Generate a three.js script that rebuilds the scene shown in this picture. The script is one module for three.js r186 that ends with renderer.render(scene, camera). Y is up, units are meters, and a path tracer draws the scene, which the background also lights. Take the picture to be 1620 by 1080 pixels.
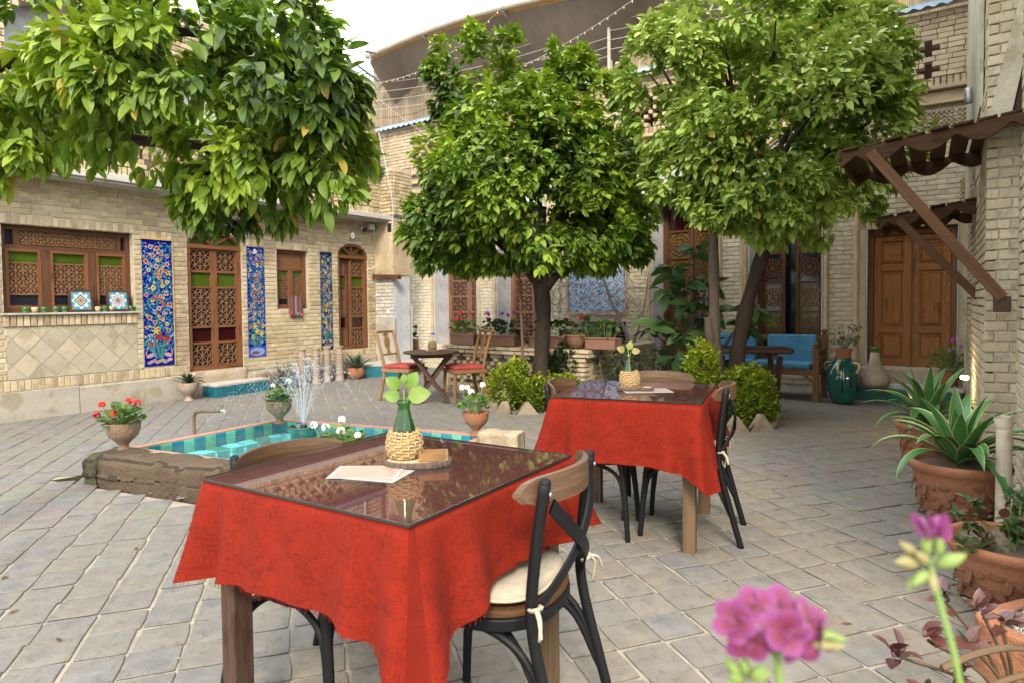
import * as THREE from 'three';
import { mergeGeometries, mergeVertices } from 'three/addons/utils/BufferGeometryUtils.js';
import { RoundedBoxGeometry } from 'three/addons/geometries/RoundedBoxGeometry.js';

// ---------- camera, sky, sun, exposure ----------
const scene = new THREE.Scene();
const camera = new THREE.PerspectiveCamera(54.88, 1620 / 1080, 0.05, 200);
camera.position.set(0, 1.25, 0);
camera.rotation.set(-0.0349, 0, -0.010);
camera.setViewOffset(1620, 1080, 0, 24.5, 1620, 1080);
camera.focus = 3.0; camera.userData.fStop = 4.8;
scene.add(camera);
const renderer = new THREE.WebGLRenderer({ antialias: true });
renderer.toneMapping = THREE.LinearToneMapping;
renderer.toneMappingExposure = 4.5;
renderer.shadowMap.enabled = true;
{ // an even bright overcast sky
  const W = 128, Hh = 64, d = new Float32Array(W * Hh * 4);
  for (let j = 0; j < Hh; j++) for (let i = 0; i < W; i++) {
    const el = ((j + 0.5) / Hh - 0.5) * Math.PI, s = Math.max(0, Math.sin(el));
    const soft = 0.04 * Math.sin(i / W * 6.283 * 3 + j * 0.2) * s * (1 - s);
    const b = el > -0.02 ? 0.78 + 0.18 * s + soft : 0.2, k = (j * W + i) * 4;
    d[k] = b * 0.975; d[k + 1] = b * 0.99; d[k + 2] = b * 1.03; d[k + 3] = 1;
  }
  const t = new THREE.DataTexture(d, W, Hh, THREE.RGBAFormat, THREE.FloatType);
  t.mapping = THREE.EquirectangularReflectionMapping; t.magFilter = t.minFilter = THREE.LinearFilter; t.needsUpdate = true;
  scene.background = t; scene.environment = t;
}
const sun = new THREE.DirectionalLight(0xfff0dc, 1.5);
sun.position.set(-0.5, 13, 10); sun.target.position.set(0, 0, -6);
sun.castShadow = true; sun.shadow.radius = 28; sun.shadow.mapSize.set(2048, 2048);
Object.assign(sun.shadow.camera, { left: -14, right: 14, top: 14, bottom: -14, near: 1, far: 60 });
scene.add(sun, sun.target);

// ---------- helpers ----------
let seed = 7;
const rnd = () => { seed = (seed + 0x6d2b79f5) | 0; let t = Math.imul(seed ^ (seed >>> 15), 1 | seed); t = (t + Math.imul(t ^ (t >>> 7), 61 | t)) ^ t; return ((t ^ (t >>> 14)) >>> 0) / 4294967296; };
const reseed = (s) => { seed = s; };
const rr = (a, b) => a + (b - a) * rnd();
const pick = (a) => a[Math.floor(rnd() * a.length) % a.length];
const V = (x, y, z) => new THREE.Vector3(x, y, z);
const lerp = (a, b, t) => a + (b - a) * t;
const sst = (a, b, x) => { const t = Math.min(1, Math.max(0, (x - a) / (b - a))); return t * t * (3 - 2 * t); };
const used = {};
function numbered(n) { const k = used[n] = (used[n] || 0) + 1; return k === 1 ? n : n + '_' + String(k - 1).padStart(3, '0'); }
function shade(o) { o.castShadow = o.receiveShadow = true; return o; }
function tag(o, label, category, group, kind) {
  if (label) o.userData.label = label; if (category) o.userData.category = category;
  if (group) o.userData.group = group; if (kind) o.userData.kind = kind; return o;
}
function thing(name, label, category, p = [0, 0, 0], turn = 0, group) {
  const o = new THREE.Group(); o.name = numbered(name); o.position.set(...p); o.rotation.y = turn; scene.add(o);
  return tag(o, label, category, group);
}
function copyOf(src, name, label, p, turn) {
  const c = src.clone(); c.name = numbered(name); c.userData = { ...src.userData, label }; c.position.set(...p); c.rotation.set(0, turn, 0); scene.add(c); return c;
}
// geometry
function clean(g, color) {
  g = g.index ? g.toNonIndexed() : g;
  for (const k of Object.keys(g.attributes)) if (!['position', 'normal', 'uv', 'color'].includes(k)) g.deleteAttribute(k);
  if (!g.attributes.normal) g.computeVertexNormals();
  if (!g.attributes.uv) boxUV(g);
  if (color && !g.attributes.color) { const n = g.attributes.position.count, a = new Float32Array(n * 3).fill(1); g.setAttribute('color', new THREE.BufferAttribute(a, 3)); }
  g.morphAttributes = {}; return g;
}
function merge(list) {
  if (!Array.isArray(list)) return list;
  if (list.length === 1) return list[0];
  const col = list.some((g) => g.attributes.color);
  return mergeGeometries(list.map((g) => clean(g, col)), false);
}
function part(name, geo, m, parent, top) {
  const o = shade(new THREE.Mesh(merge(geo), m)); o.name = top ? numbered(name) : name; (parent || scene).add(o); return o;
}
function single(name, geo, m, label, category, p = [0, 0, 0], turn = 0, group) {
  const o = shade(new THREE.Mesh(merge(geo), m)); o.name = numbered(name); o.position.set(...p); o.rotation.y = turn; scene.add(o);
  return tag(o, label, category, group);
}
function paint(g, c) { const n = g.attributes.position.count, a = new Float32Array(n * 3); for (let i = 0; i < n; i++) a.set(c, i * 3); g.setAttribute('color', new THREE.BufferAttribute(a, 3)); return g; }
function boxUV(g, long = -1, ou = null, ov = null) {
  const p = g.attributes.position, n = g.attributes.normal, uv = new Float32Array(p.count * 2);
  ou = ou ?? rnd() * 7; ov = ov ?? rnd() * 7;
  for (let i = 0; i < p.count; i++) {
    const q = [p.getX(i), p.getY(i), p.getZ(i)], a = [Math.abs(n.getX(i)), Math.abs(n.getY(i)), Math.abs(n.getZ(i))];
    const d = a[0] > a[1] && a[0] > a[2] ? 0 : a[1] > a[2] ? 1 : 2;
    let [s, t] = d === 0 ? [2, 1] : d === 1 ? [0, 2] : [0, 1];
    if (t === long) [s, t] = [t, s];
    uv[2 * i] = q[s] + ou; uv[2 * i + 1] = q[t] + ov;
  }
  g.setAttribute('uv', new THREE.BufferAttribute(uv, 2)); return g;
}
const longest = (w, h, d) => (w >= h && w >= d ? 0 : h >= d ? 1 : 2);
const _m = new THREE.Matrix4(), _q = new THREE.Quaternion(), _e = new THREE.Euler();
function put(g, x = 0, y = 0, z = 0, rx = 0, ry = 0, rz = 0) { _m.compose(V(x, y, z), _q.setFromEuler(_e.set(rx, ry, rz, 'YXZ')), V(1, 1, 1)); return g.applyMatrix4(_m); }
function box(w, h, d, ...at) { return put(boxUV(new THREE.BoxGeometry(w, h, d), longest(w, h, d)), ...at); }
function rbox(w, h, d, r, ...at) { return put(boxUV(new RoundedBoxGeometry(w, h, d, 2, Math.min(r, w / 2.01, h / 2.01, d / 2.01)), longest(w, h, d)), ...at); }
// a bar between two points, square section
function bar(a, b, w, d, up = V(0, 1, 0)) {
  const A = V(...a), B = V(...b), L = A.distanceTo(B), g = boxUV(new THREE.BoxGeometry(w, L, d), 1);
  const y = B.clone().sub(A).normalize(), x = new THREE.Vector3().crossVectors(y, Math.abs(y.dot(up)) > 0.99 ? V(0, 0, 1) : up).normalize(), z = new THREE.Vector3().crossVectors(x, y);
  return g.applyMatrix4(new THREE.Matrix4().makeBasis(x, y, z).setPosition(A.add(B).multiplyScalar(0.5)));
}
// a tube along points with a radius that may change
function tube(pts, r, seg = 8, steps = 0, smooth = true) {
  const P = pts.map((p) => (p.isVector3 ? p : V(...p))), rf = typeof r === 'function' ? r : () => r;
  const c = smooth && P.length > 2 ? new THREE.CatmullRomCurve3(P, false, 'centripetal') : null, n = steps || (c ? P.length * 4 : P.length - 1);
  const at = (t) => { if (c) return c.getPoint(t); const f = t * (P.length - 1), i = Math.min(P.length - 2, Math.floor(f)); return P[i].clone().lerp(P[i + 1], f - i); };
  const pos = [], uv = [], idx = []; let nrm = null, prev = null, len = 0;
  for (let i = 0; i <= n; i++) {
    const t = i / n, p = at(t), q = at(Math.min(1, t + 1e-3)), o = at(Math.max(0, t - 1e-3)), T = q.sub(o).normalize();
    if (!nrm) nrm = new THREE.Vector3().crossVectors(T, Math.abs(T.y) > 0.9 ? V(1, 0, 0) : V(0, 1, 0)).normalize();
    else nrm.addScaledVector(T, -nrm.dot(T)).normalize();
    const bn = new THREE.Vector3().crossVectors(T, nrm), R = rf(t); if (prev) len += p.distanceTo(prev); prev = p;
    for (let k = 0; k <= seg; k++) { const a = k / seg * 6.28318; pos.push(p.x + R * (Math.cos(a) * nrm.x + Math.sin(a) * bn.x), p.y + R * (Math.cos(a) * nrm.y + Math.sin(a) * bn.y), p.z + R * (Math.cos(a) * nrm.z + Math.sin(a) * bn.z)); uv.push(len, k / seg * 6.28 * R); }
  }
  for (let i = 0; i < n; i++) for (let k = 0; k < seg; k++) { const a = i * (seg + 1) + k, b = a + seg + 1; idx.push(a, a + 1, b, b, a + 1, b + 1); }
  const c0 = pos.length / 3; { const s = at(0), e = at(1); pos.push(s.x, s.y, s.z, e.x, e.y, e.z); uv.push(0, 0, 0, 0); for (let k = 0; k < seg; k++) { idx.push(c0, k + 1, k); const b = n * (seg + 1); idx.push(c0 + 1, b + k, b + k + 1); } }
  const g = new THREE.BufferGeometry(); g.setAttribute('position', new THREE.Float32BufferAttribute(pos, 3)); g.setAttribute('uv', new THREE.Float32BufferAttribute(uv, 2)); g.setIndex(idx); g.computeVertexNormals(); return g;
}
function lathe(prof, seg = 28, ...at) {
  const g = new THREE.LatheGeometry(prof.map(([r, y]) => new THREE.Vector2(Math.max(r, 1e-4), y)), seg), uv = g.attributes.uv, R = Math.max(...prof.map((p) => p[0])), p = g.attributes.position;
  for (let i = 0; i < uv.count; i++) uv.setXY(i, uv.getX(i) * 6.28 * R, p.getY(i));
  return put(g, ...at);
}
function prism(pts, depth, bevel = 0, holes = []) {
  const s = new THREE.Shape(pts.map(([x, y]) => new THREE.Vector2(x, y)));
  for (const h of holes) s.holes.push(new THREE.Path(h.map(([x, y]) => new THREE.Vector2(x, y))));
  return boxUV(new THREE.ExtrudeGeometry(s, { depth, bevelEnabled: bevel > 0, bevelSize: bevel, bevelThickness: bevel, bevelSegments: 2, steps: 1, curveSegments: 12 }));
}
// ground polygons: [x, z] outline up from y0 to y1
function slab(pts, y0, y1, bevel = 0) { const g = prism(pts.map(([x, z]) => [x, -z]), y1 - y0 - 2 * bevel, bevel); g.rotateX(-Math.PI / 2); g.translate(0, y0 + bevel, 0); return boxUV(g); }
function displace(g, amp, freq, axisScale = [1, 1, 1]) {
  g = mergeVertices(clean(g.clone()).deleteAttribute('uv').deleteAttribute('normal'), 1e-4); g.computeVertexNormals();
  const p = g.attributes.position, n = g.attributes.normal;
  for (let i = 0; i < p.count; i++) { const f = (fbm3(p.getX(i) * freq, p.getY(i) * freq, p.getZ(i) * freq) - 0.5) * 2 * amp; p.setXYZ(i, p.getX(i) + n.getX(i) * f * axisScale[0], p.getY(i) + n.getY(i) * f * axisScale[1], p.getZ(i) + n.getZ(i) * f * axisScale[2]); }
  g.computeVertexNormals(); return boxUV(g);
}
function inPoly(x, z, P) { let c = false; for (let i = 0, j = P.length - 1; i < P.length; j = i++) if ((P[i][1] > z) !== (P[j][1] > z) && x < (P[j][0] - P[i][0]) * (z - P[i][1]) / (P[j][1] - P[i][1]) + P[i][0]) c = !c; return c; }
function clipRect(poly, x0, y0, x1, y1) {
  for (const [ax, s, lim] of [[0, 1, x0], [0, -1, -x1], [1, 1, y0], [1, -1, -y1]]) {
    const out = [];
    for (let i = 0; i < poly.length; i++) { const a = poly[i], b = poly[(i + 1) % poly.length], da = a[ax] * s - lim, db = b[ax] * s - lim; if (da >= 0) out.push(a); if ((da >= 0) !== (db >= 0)) { const t = da / (da - db); out.push([a[0] + (b[0] - a[0]) * t, a[1] + (b[1] - a[1]) * t]); } }
    poly = out; if (poly.length < 3) return null;
  }
  return poly;
}
// noise
const hsh = (x, y, z) => { let h = Math.imul(x, 374761393) ^ Math.imul(y, 668265263) ^ Math.imul(z, 1274126177); h = Math.imul(h ^ (h >>> 13), 1274126177); return ((h ^ (h >>> 16)) >>> 0) / 4294967296; };
function vn3(x, y, z) { const i = Math.floor(x), j = Math.floor(y), k = Math.floor(z), f = (t) => t * t * (3 - 2 * t), u = f(x - i), v = f(y - j), w = f(z - k); let s = 0; for (let c = 0; c < 8; c++) { const a = c & 1, b = c >> 1 & 1, d = c >> 2; s += hsh(i + a, j + b, k + d) * (a ? u : 1 - u) * (b ? v : 1 - v) * (d ? w : 1 - w); } return s; }
function fbm3(x, y, z) { return (vn3(x, y, z) + 0.5 * vn3(2 * x, 2 * y, 2 * z + 9) + 0.25 * vn3(4 * x, 4 * y, 4 * z + 17)) / 1.75; }
function tn(u, v, fx, fy, s) { const x = u * fx, y = v * fy, i = Math.floor(x), j = Math.floor(y), f = (t) => t * t * (3 - 2 * t), a = f(x - i), b = f(y - j), m = (p, q) => ((p % q) + q) % q, h = (p, q) => hsh(m(p, fx), m(q, fy), s); return (h(i, j) * (1 - a) + h(i + 1, j) * a) * (1 - b) + (h(i, j + 1) * (1 - a) + h(i + 1, j + 1) * a) * b; }
function tf(u, v, fx, fy, s, oct = 4) { let a = 0, w = 1, t = 0; for (let o = 0; o < oct; o++) { a += w * tn(u, v, fx << o, fy << o, s + o); t += w; w *= 0.55; } return a / t; }
function tex(n, f, rep, srgb = false) {
  const d = new Uint8Array(n * n * 4);
  for (let j = 0; j < n; j++) for (let i = 0; i < n; i++) { const c = f(i / n, j / n), k = (j * n + i) * 4, a = Array.isArray(c) ? c : [c, c, c]; for (let q = 0; q < 3; q++) d[k + q] = Math.max(0, Math.min(255, a[q] * 255)); d[k + 3] = 255; }
  const t = new THREE.DataTexture(d, n, n); t.wrapS = t.wrapT = THREE.RepeatWrapping; t.magFilter = THREE.LinearFilter; t.minFilter = THREE.LinearMipmapLinearFilter; t.generateMipmaps = true; t.repeat.set(rep, rep); if (srgb) t.colorSpace = THREE.SRGBColorSpace; t.needsUpdate = true; return t;
}
function again(t, rx, ry = rx) { const c = t.clone(); c.repeat.set(rx, ry); c.needsUpdate = true; return c; }
const mix3 = (a, b, t) => [lerp(a[0], b[0], t), lerp(a[1], b[1], t), lerp(a[2], b[2], t)];
const C = (r, g, b) => new THREE.Color().setRGB(r, g, b);
// ---------- textures and materials (linear base colours) ----------
const T = {};
T.mottle = tex(256, (u, v) => { const a = tf(u, v, 4, 4, 1), b = tf(u, v, 24, 24, 5, 3), s = sst(0.62, 0.8, tf(u, v, 6, 6, 9)); return 0.62 + 0.34 * a + 0.16 * (b - 0.5) - 0.18 * s; }, 2.2);
T.grit = tex(256, (u, v) => 0.5 * tf(u, v, 48, 48, 21, 3) + 0.5 * tf(u, v, 12, 12, 25, 3), 3);
T.slate = tex(512, (u, v) => { // stone tile: blue-grey to buff patches with dark scuffs
  const a = tf(u, v, 5, 5, 31, 5), b = tf(u, v, 9, 7, 37, 5), c = tf(u, v, 40, 40, 41, 3), s = sst(0.6, 0.72, tf(u, v, 11, 19, 45, 4));
  const m = mix3([0.765, 0.77, 0.765], [0.84, 0.81, 0.745], sst(0.35, 0.65, a)), k = 0.80 + 0.34 * (b - 0.3) + 0.16 * (c - 0.5) - 0.15 * s; return m.map((x) => x * k);
}, 2.0);
T.stain = tex(512, (u, v) => { const a = tf(u, v, 3, 5, 51, 5), s = sst(0.52, 0.68, tf(u, v, 7, 7, 57, 5)), c = tf(u, v, 50, 50, 61, 2); const k = 0.78 + 0.3 * (a - 0.5) + 0.12 * (c - 0.5); return mix3([k, k * 0.98, k * 0.94], [k * 0.72, k * 0.66, k * 0.52], s * 0.75); }, 0.8);
T.wood = tex(512, (u, v) => { // grain runs along u
  const w = tf(u, v, 2, 6, 71, 4), g = tf(u, v, 3, 90, 75, 3), g2 = tf(u, v, 6, 34, 79, 3), k = sst(0.62, 0.75, tf(u, v, 4, 22, 83, 4)); const t = 0.55 * g + 0.3 * g2 + 0.3 * w; return 0.34 + 0.78 * t - 0.3 * k;
}, 1.1);
T.velvet = tex(512, (u, v) => { const a = tf(u, v, 7, 9, 91, 4), b = tf(u, v, 26, 128, 95, 2), c2 = tf(u, v, 128, 40, 97, 1), s = sst(0.58, 0.72, tf(u, v, 18, 52, 99, 4)); return 0.9 + 0.42 * (a - 0.5) + 0.30 * (b - 0.5) + 0.30 * (c2 - 0.5) - 0.12 * s; }, 2.6);
T.weave = tex(128, (u, v) => 0.5 + 0.25 * Math.sin(u * 6.283 * 16) + 0.25 * Math.sin(v * 6.283 * 16), 22);
T.clay = tex(256, (u, v) => { const a = tf(u, v, 4, 4, 111, 4), s = sst(0.55, 0.75, tf(u, v, 7, 7, 117, 4)), c = tf(u, v, 40, 40, 121, 2); const k = 0.72 + 0.3 * a + 0.12 * (c - 0.5); return mix3([k, k, k], [1.0, 0.98, 0.95], s * 0.5); }, 2.5);
T.leaf = tex(128, (u, v) => { // u across, v along, one leaf per 0..1
  const x = Math.abs(u - 0.5) * 2, mid = sst(0.10, 0.02, x), ve = Math.abs(((v * 9 + x * 1.6) % 1) - 0.5), vein = sst(0.10, 0.0, ve) * sst(1, 0.6, x) * 0.22; const k = 0.80 + 0.22 * tf(u, v, 5, 5, 131, 3); return mix3([k, k, k], [1.0, 1.0, 0.75], Math.max(mid * 0.8, vein));
}, 1);
T.leafBump = tex(128, (u, v) => { const x = Math.abs(u - 0.5) * 2, ve = Math.abs(((v * 9 + x * 1.6) % 1) - 0.5); return 0.6 - 0.5 * sst(0.16, 0, x) - 0.35 * sst(0.2, 0, ve); }, 1);
T.bark = tex(256, (u, v) => { const a = tf(u, v, 4, 16, 141, 4), b = tf(u, v, 20, 60, 145, 2); return 0.45 + 0.6 * a * 0.7 + 0.25 * (b - 0.5); }, 2.5);
T.reed = tex(256, (u, v) => { const i = Math.floor(u * 32), e = Math.abs(u * 32 - i - 0.5) * 2; return (0.6 + 0.4 * hsh(i, Math.floor(v * 2), 3)) * (1 - 0.55 * e * e) * (0.85 + 0.3 * tf(u, v, 32, 8, 151, 2)) * (Math.abs((v * 3) % 1 - 0.5) < 0.03 ? 0.6 : 1); }, 1.6);
T.net = tex(256, (u, v) => { const a = Math.abs((u * 40) % 1 - 0.5), b = Math.abs((v * 40) % 1 - 0.5); return (0.45 + 0.5 * Math.max(a, b)) * (0.8 + 0.4 * tf(u, v, 6, 6, 161, 4)); }, 1.4);
T.wave = tex(256, (u, v) => 0.6 * tf(u, v, 9, 9, 171, 3) + 0.4 * tf(u, v, 22, 22, 175, 2), 1.6);
T.chip = tex(256, (u, v) => { const s = sst(0.60, 0.64, tf(u, v, 5, 26, 181, 5)); const g = 0.45 + 0.6 * tf(u, v, 3, 60, 185, 3); return mix3([g, g * 0.98, g * 0.95], [1.9, 1.75, 1.45], s); }, 2.2);

const std = (o) => new THREE.MeshStandardMaterial({ roughness: 0.8, side: THREE.DoubleSide, ...o });
const phy = (o) => new THREE.MeshPhysicalMaterial({ roughness: 0.6, side: THREE.DoubleSide, ...o });
const wood = (r, g, b, o = {}) => phy({ color: C(r, g, b), map: T.wood, bumpMap: T.wood, bumpScale: 0.0015, roughness: 0.65, specularIntensity: 0.3, ...o });
const M = {
  mortar: std({ color: C(0.45, 0.40, 0.30), map: T.mottle, bumpMap: T.grit, bumpScale: 0.003, roughness: 0.95 }),
  mortarB: std({ color: C(0.47, 0.40, 0.29), map: T.mottle, bumpMap: T.grit, bumpScale: 0.003, roughness: 0.95 }),
  plaster: std({ color: C(0.47, 0.485, 0.50), map: T.mottle, bumpMap: T.grit, bumpScale: 0.002, roughness: 0.9 }),
  tan: std({ color: C(0.43, 0.34, 0.21), map: T.mottle, bumpMap: T.grit, bumpScale: 0.004, roughness: 0.95 }),
  greenPlaster: std({ color: C(0.46, 0.44, 0.34), map: T.stain, bumpMap: T.grit, bumpScale: 0.005, roughness: 0.95 }),
  dado: std({ color: C(0.35, 0.325, 0.27), map: T.stain, bumpMap: T.grit, bumpScale: 0.003, roughness: 0.9 }),
  marble: std({ color: C(0.40, 0.385, 0.345), map: T.stain, roughness: 0.55 }),
  concrete: std({ color: C(0.44, 0.425, 0.395), map: T.stain, bumpMap: T.grit, bumpScale: 0.002, roughness: 0.9 }),
  grout: std({ color: C(0.285, 0.255, 0.20), map: T.mottle, bumpMap: T.grit, bumpScale: 0.003, roughness: 0.95 }),
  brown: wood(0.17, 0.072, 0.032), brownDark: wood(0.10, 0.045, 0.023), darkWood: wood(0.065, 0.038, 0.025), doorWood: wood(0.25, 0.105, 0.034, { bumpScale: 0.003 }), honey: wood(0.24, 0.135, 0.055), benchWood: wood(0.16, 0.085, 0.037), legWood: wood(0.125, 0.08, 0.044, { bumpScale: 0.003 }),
  canopyWood: wood(0.055, 0.028, 0.012, { roughness: 0.8, bumpScale: 0.004 }), braceWood: wood(0.10, 0.049, 0.02, { bumpScale: 0.003 }),
  rail: std({ color: C(0.095, 0.052, 0.025), map: T.chip, bumpMap: T.wood, bumpScale: 0.001, roughness: 0.45 }),
  black: phy({ color: C(0.005, 0.0055, 0.006), roughness: 0.5, specularIntensity: 0.35, bumpMap: T.grit, bumpScale: 0.0006 }),
  paleLat: wood(0.20, 0.105, 0.05),
  glassGreen: phy({ color: C(0.05, 0.085, 0.007), roughness: 0.16, map: T.mottle }), glassRed: phy({ color: C(0.022, 0.002, 0.003), roughness: 0.12 }), glassDark: phy({ color: C(0.012, 0.013, 0.02), roughness: 0.1 }),
  glassBlue: phy({ color: C(0.008, 0.011, 0.03), roughness: 0.12 }), glassYellow: phy({ color: C(0.075, 0.07, 0.012), roughness: 0.14 }), glassTeal: phy({ color: C(0.01, 0.14, 0.09), roughness: 0.12 }),
  gold: std({ color: C(0.75, 0.55, 0.16), metalness: 0.6, roughness: 0.35 }),
  teal: phy({ color: C(0.012, 0.125, 0.165), map: T.mottle, roughness: 0.18 }), tealGreen: phy({ color: C(0.02, 0.10, 0.085), map: T.mottle, roughness: 0.2 }), mint: phy({ color: C(0.12, 0.40, 0.28), map: T.mottle, roughness: 0.15 }), rimTeal: phy({ color: C(0.01, 0.20, 0.27), map: T.mottle, roughness: 0.15 }), rimRed: std({ color: C(0.36, 0.19, 0.13), map: T.clay, roughness: 0.8 }),
  pool: std({ color: C(0.28, 0.86, 0.86), map: T.mottle, roughness: 0.4 }), poolGreen: std({ color: C(0.07, 0.26, 0.07), map: T.mottle, roughness: 0.3 }),
  water: phy({ color: C(0.86, 0.98, 1.0), transmission: 1, thickness: 0, roughness: 0.10, ior: 1.33, bumpMap: T.wave, bumpScale: 0.022 }),
  spray: phy({ color: C(0.95, 0.97, 1), transmission: 0.85, thickness: 0, roughness: 0.3 }),
  clay: std({ color: C(0.30, 0.125, 0.06), map: T.stain, bumpMap: T.grit, bumpScale: 0.006, roughness: 0.85 }),
  clayPink: std({ color: C(0.30, 0.235, 0.175), map: T.clay, bumpMap: T.grit, bumpScale: 0.003, roughness: 0.9 }),
  clayOld: std({ color: C(0.25, 0.165, 0.105), map: T.stain, bumpMap: T.grit, bumpScale: 0.012, roughness: 0.95 }),
  soil: std({ color: C(0.16, 0.12, 0.08), map: T.mottle, bumpMap: T.grit, bumpScale: 0.01, roughness: 1 }),
  bark: phy({ specularIntensity: 0.3, color: C(0.055, 0.040, 0.029), map: T.bark, bumpMap: T.bark, bumpScale: 0.008, roughness: 0.95 }),
  barkPale: std({ color: C(0.105, 0.077, 0.053), map: T.bark, bumpMap: T.bark, bumpScale: 0.008, roughness: 0.95 }),
  twig: std({ color: C(0.13, 0.11, 0.10), roughness: 0.9 }),
  reed: std({ color: C(0.56, 0.44, 0.24), map: T.reed, bumpMap: T.reed, bumpScale: 0.006, roughness: 0.9 }),
  reedDark: std({ color: C(0.30, 0.23, 0.15), map: T.reed, roughness: 0.95 }),
  net: phy({ color: C(0.36, 0.285, 0.21), map: T.net, roughness: 0.95, transmission: 0.5, thickness: 0 }), tarp: phy({ color: C(0.62, 0.42, 0.20), map: T.mottle, roughness: 0.9, transmission: 0.35, thickness: 0 }),
  eaveBlue: std({ color: C(0.33, 0.42, 0.50), roughness: 0.5, metalness: 0.2, map: T.mottle }), eaveGrey: std({ color: C(0.10, 0.13, 0.17), roughness: 0.6 }),
  steel: std({ color: C(0.35, 0.36, 0.37), metalness: 0.6, roughness: 0.45 }), pole: std({ color: C(0.42, 0.36, 0.28), map: T.mottle, roughness: 0.7 }), wire: std({ color: C(0.36, 0.34, 0.30), roughness: 0.7 }),
  velvet: phy({ color: C(0.138, 0.0075, 0.0011), specularIntensity: 0.35, map: T.velvet, bumpMap: T.velvet, bumpScale: 0.0015, roughness: 0.9, sheen: 0.08, sheenColor: C(0.8, 0.07, 0.01), sheenRoughness: 0.4 }),
  glassTop: phy({ color: C(0.74, 0.60, 0.57), transmission: 0.98, thickness: 0, roughness: 0.015, ior: 1.52, map: null }),
  cushion: std({ color: C(0.40, 0.35, 0.25), map: T.mottle, bumpMap: T.weave, bumpScale: 0.0004, roughness: 0.9 }),
  redSeat: std({ color: C(0.26, 0.025, 0.022), map: T.mottle, roughness: 0.75 }),
  blueCloth: phy({ color: C(0.045, 0.17, 0.29), map: T.velvet, bumpMap: T.weave, bumpScale: 0.0006, roughness: 0.95, sheen: 0.3, sheenColor: C(0.2, 0.5, 0.7) }),
  rope: std({ color: C(0.30, 0.23, 0.14), map: T.bark, bumpMap: T.weave, bumpScale: 0.004, roughness: 0.95 }), straw: std({ color: C(0.36, 0.25, 0.11), map: T.wood, bumpMap: T.wood, bumpScale: 0.002, roughness: 0.8 }),
  cutWood: std({ color: C(0.50, 0.34, 0.17), map: T.mottle, roughness: 0.8 }),
  bottle: phy({ color: C(0.22, 0.58, 0.20), transmission: 1, thickness: 0, roughness: 0.03 }),
  bottleClear: phy({ color: C(0.62, 0.82, 0.48), transmission: 1, thickness: 0, roughness: 0.03 }),
  boxClay: std({ color: C(0.20, 0.105, 0.07), map: T.stain, bumpMap: T.grit, bumpScale: 0.004, roughness: 0.9 }), glaze: phy({ color: C(0.008, 0.085, 0.065), roughness: 0.1, clearcoat: 0.6, map: T.stain }), glazeDark: phy({ color: C(0.004, 0.012, 0.03), roughness: 0.12 }), glazeGreen: phy({ color: C(0.03, 0.16, 0.04), roughness: 0.15, map: T.mottle }), glazeCream: phy({ color: C(0.5, 0.42, 0.24), roughness: 0.35, map: T.mottle }),
  gourd: std({ color: C(0.42, 0.37, 0.30), map: T.stain, bumpMap: T.grit, bumpScale: 0.004, roughness: 0.9 }),
  stone: std({ color: C(0.085, 0.058, 0.031), map: T.stain, bumpMap: T.grit, bumpScale: 0.02, roughness: 0.9 }), stoneMoss: std({ color: C(0.06, 0.058, 0.026), map: T.stain, bumpMap: T.grit, bumpScale: 0.02, roughness: 0.9 }), edgeStone: std({ color: C(0.27, 0.22, 0.155), map: T.stain, bumpMap: T.grit, bumpScale: 0.012, roughness: 0.95 }), paleStone: std({ color: C(0.38, 0.32, 0.235), map: T.stain, bumpMap: T.grit, bumpScale: 0.01, roughness: 0.9 }),
  white: std({ color: C(0.58, 0.57, 0.53), roughness: 0.6 }), pvc: std({ color: C(0.48, 0.42, 0.31), map: T.mottle, roughness: 0.5 }), camBlack: std({ color: C(0.015, 0.015, 0.017), roughness: 0.4 }),
  petalWhite: phy({ color: C(0.80, 0.79, 0.72), roughness: 0.8, transmission: 0.2, thickness: 0 }), petalRed: phy({ color: C(0.60, 0.025, 0.012), roughness: 0.7, transmission: 0.15, thickness: 0 }), petalDark: phy({ color: C(0.30, 0.01, 0.03), roughness: 0.7 }), petalPurple: phy({ color: C(0.42, 0.05, 0.36), roughness: 0.7 }), petalPink: phy({ color: C(0.26, 0.045, 0.18), roughness: 0.75, transmission: 0.25, thickness: 0 }), petalMagenta: phy({ color: C(0.62, 0.01, 0.16), roughness: 0.7, transmission: 0.2, thickness: 0 }), petalCream: phy({ color: C(0.78, 0.70, 0.46), roughness: 0.8 }),
  stem: std({ color: C(0.13, 0.21, 0.045), roughness: 0.7 }), bud: phy({ color: C(0.13, 0.19, 0.04), roughness: 0.7 }), budPink: phy({ color: C(0.17, 0.15, 0.055), roughness: 0.7 }),
};
const leafMat = (r, g, b, o = {}) => phy({ color: C(r, g, b), map: T.leaf, bumpMap: T.leafBump, bumpScale: 0.0012, roughness: 0.5, specularIntensity: 0.45, transmission: 0.58, thickness: 0, clearcoat: 0.08, clearcoatRoughness: 0.3, ...o });
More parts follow.
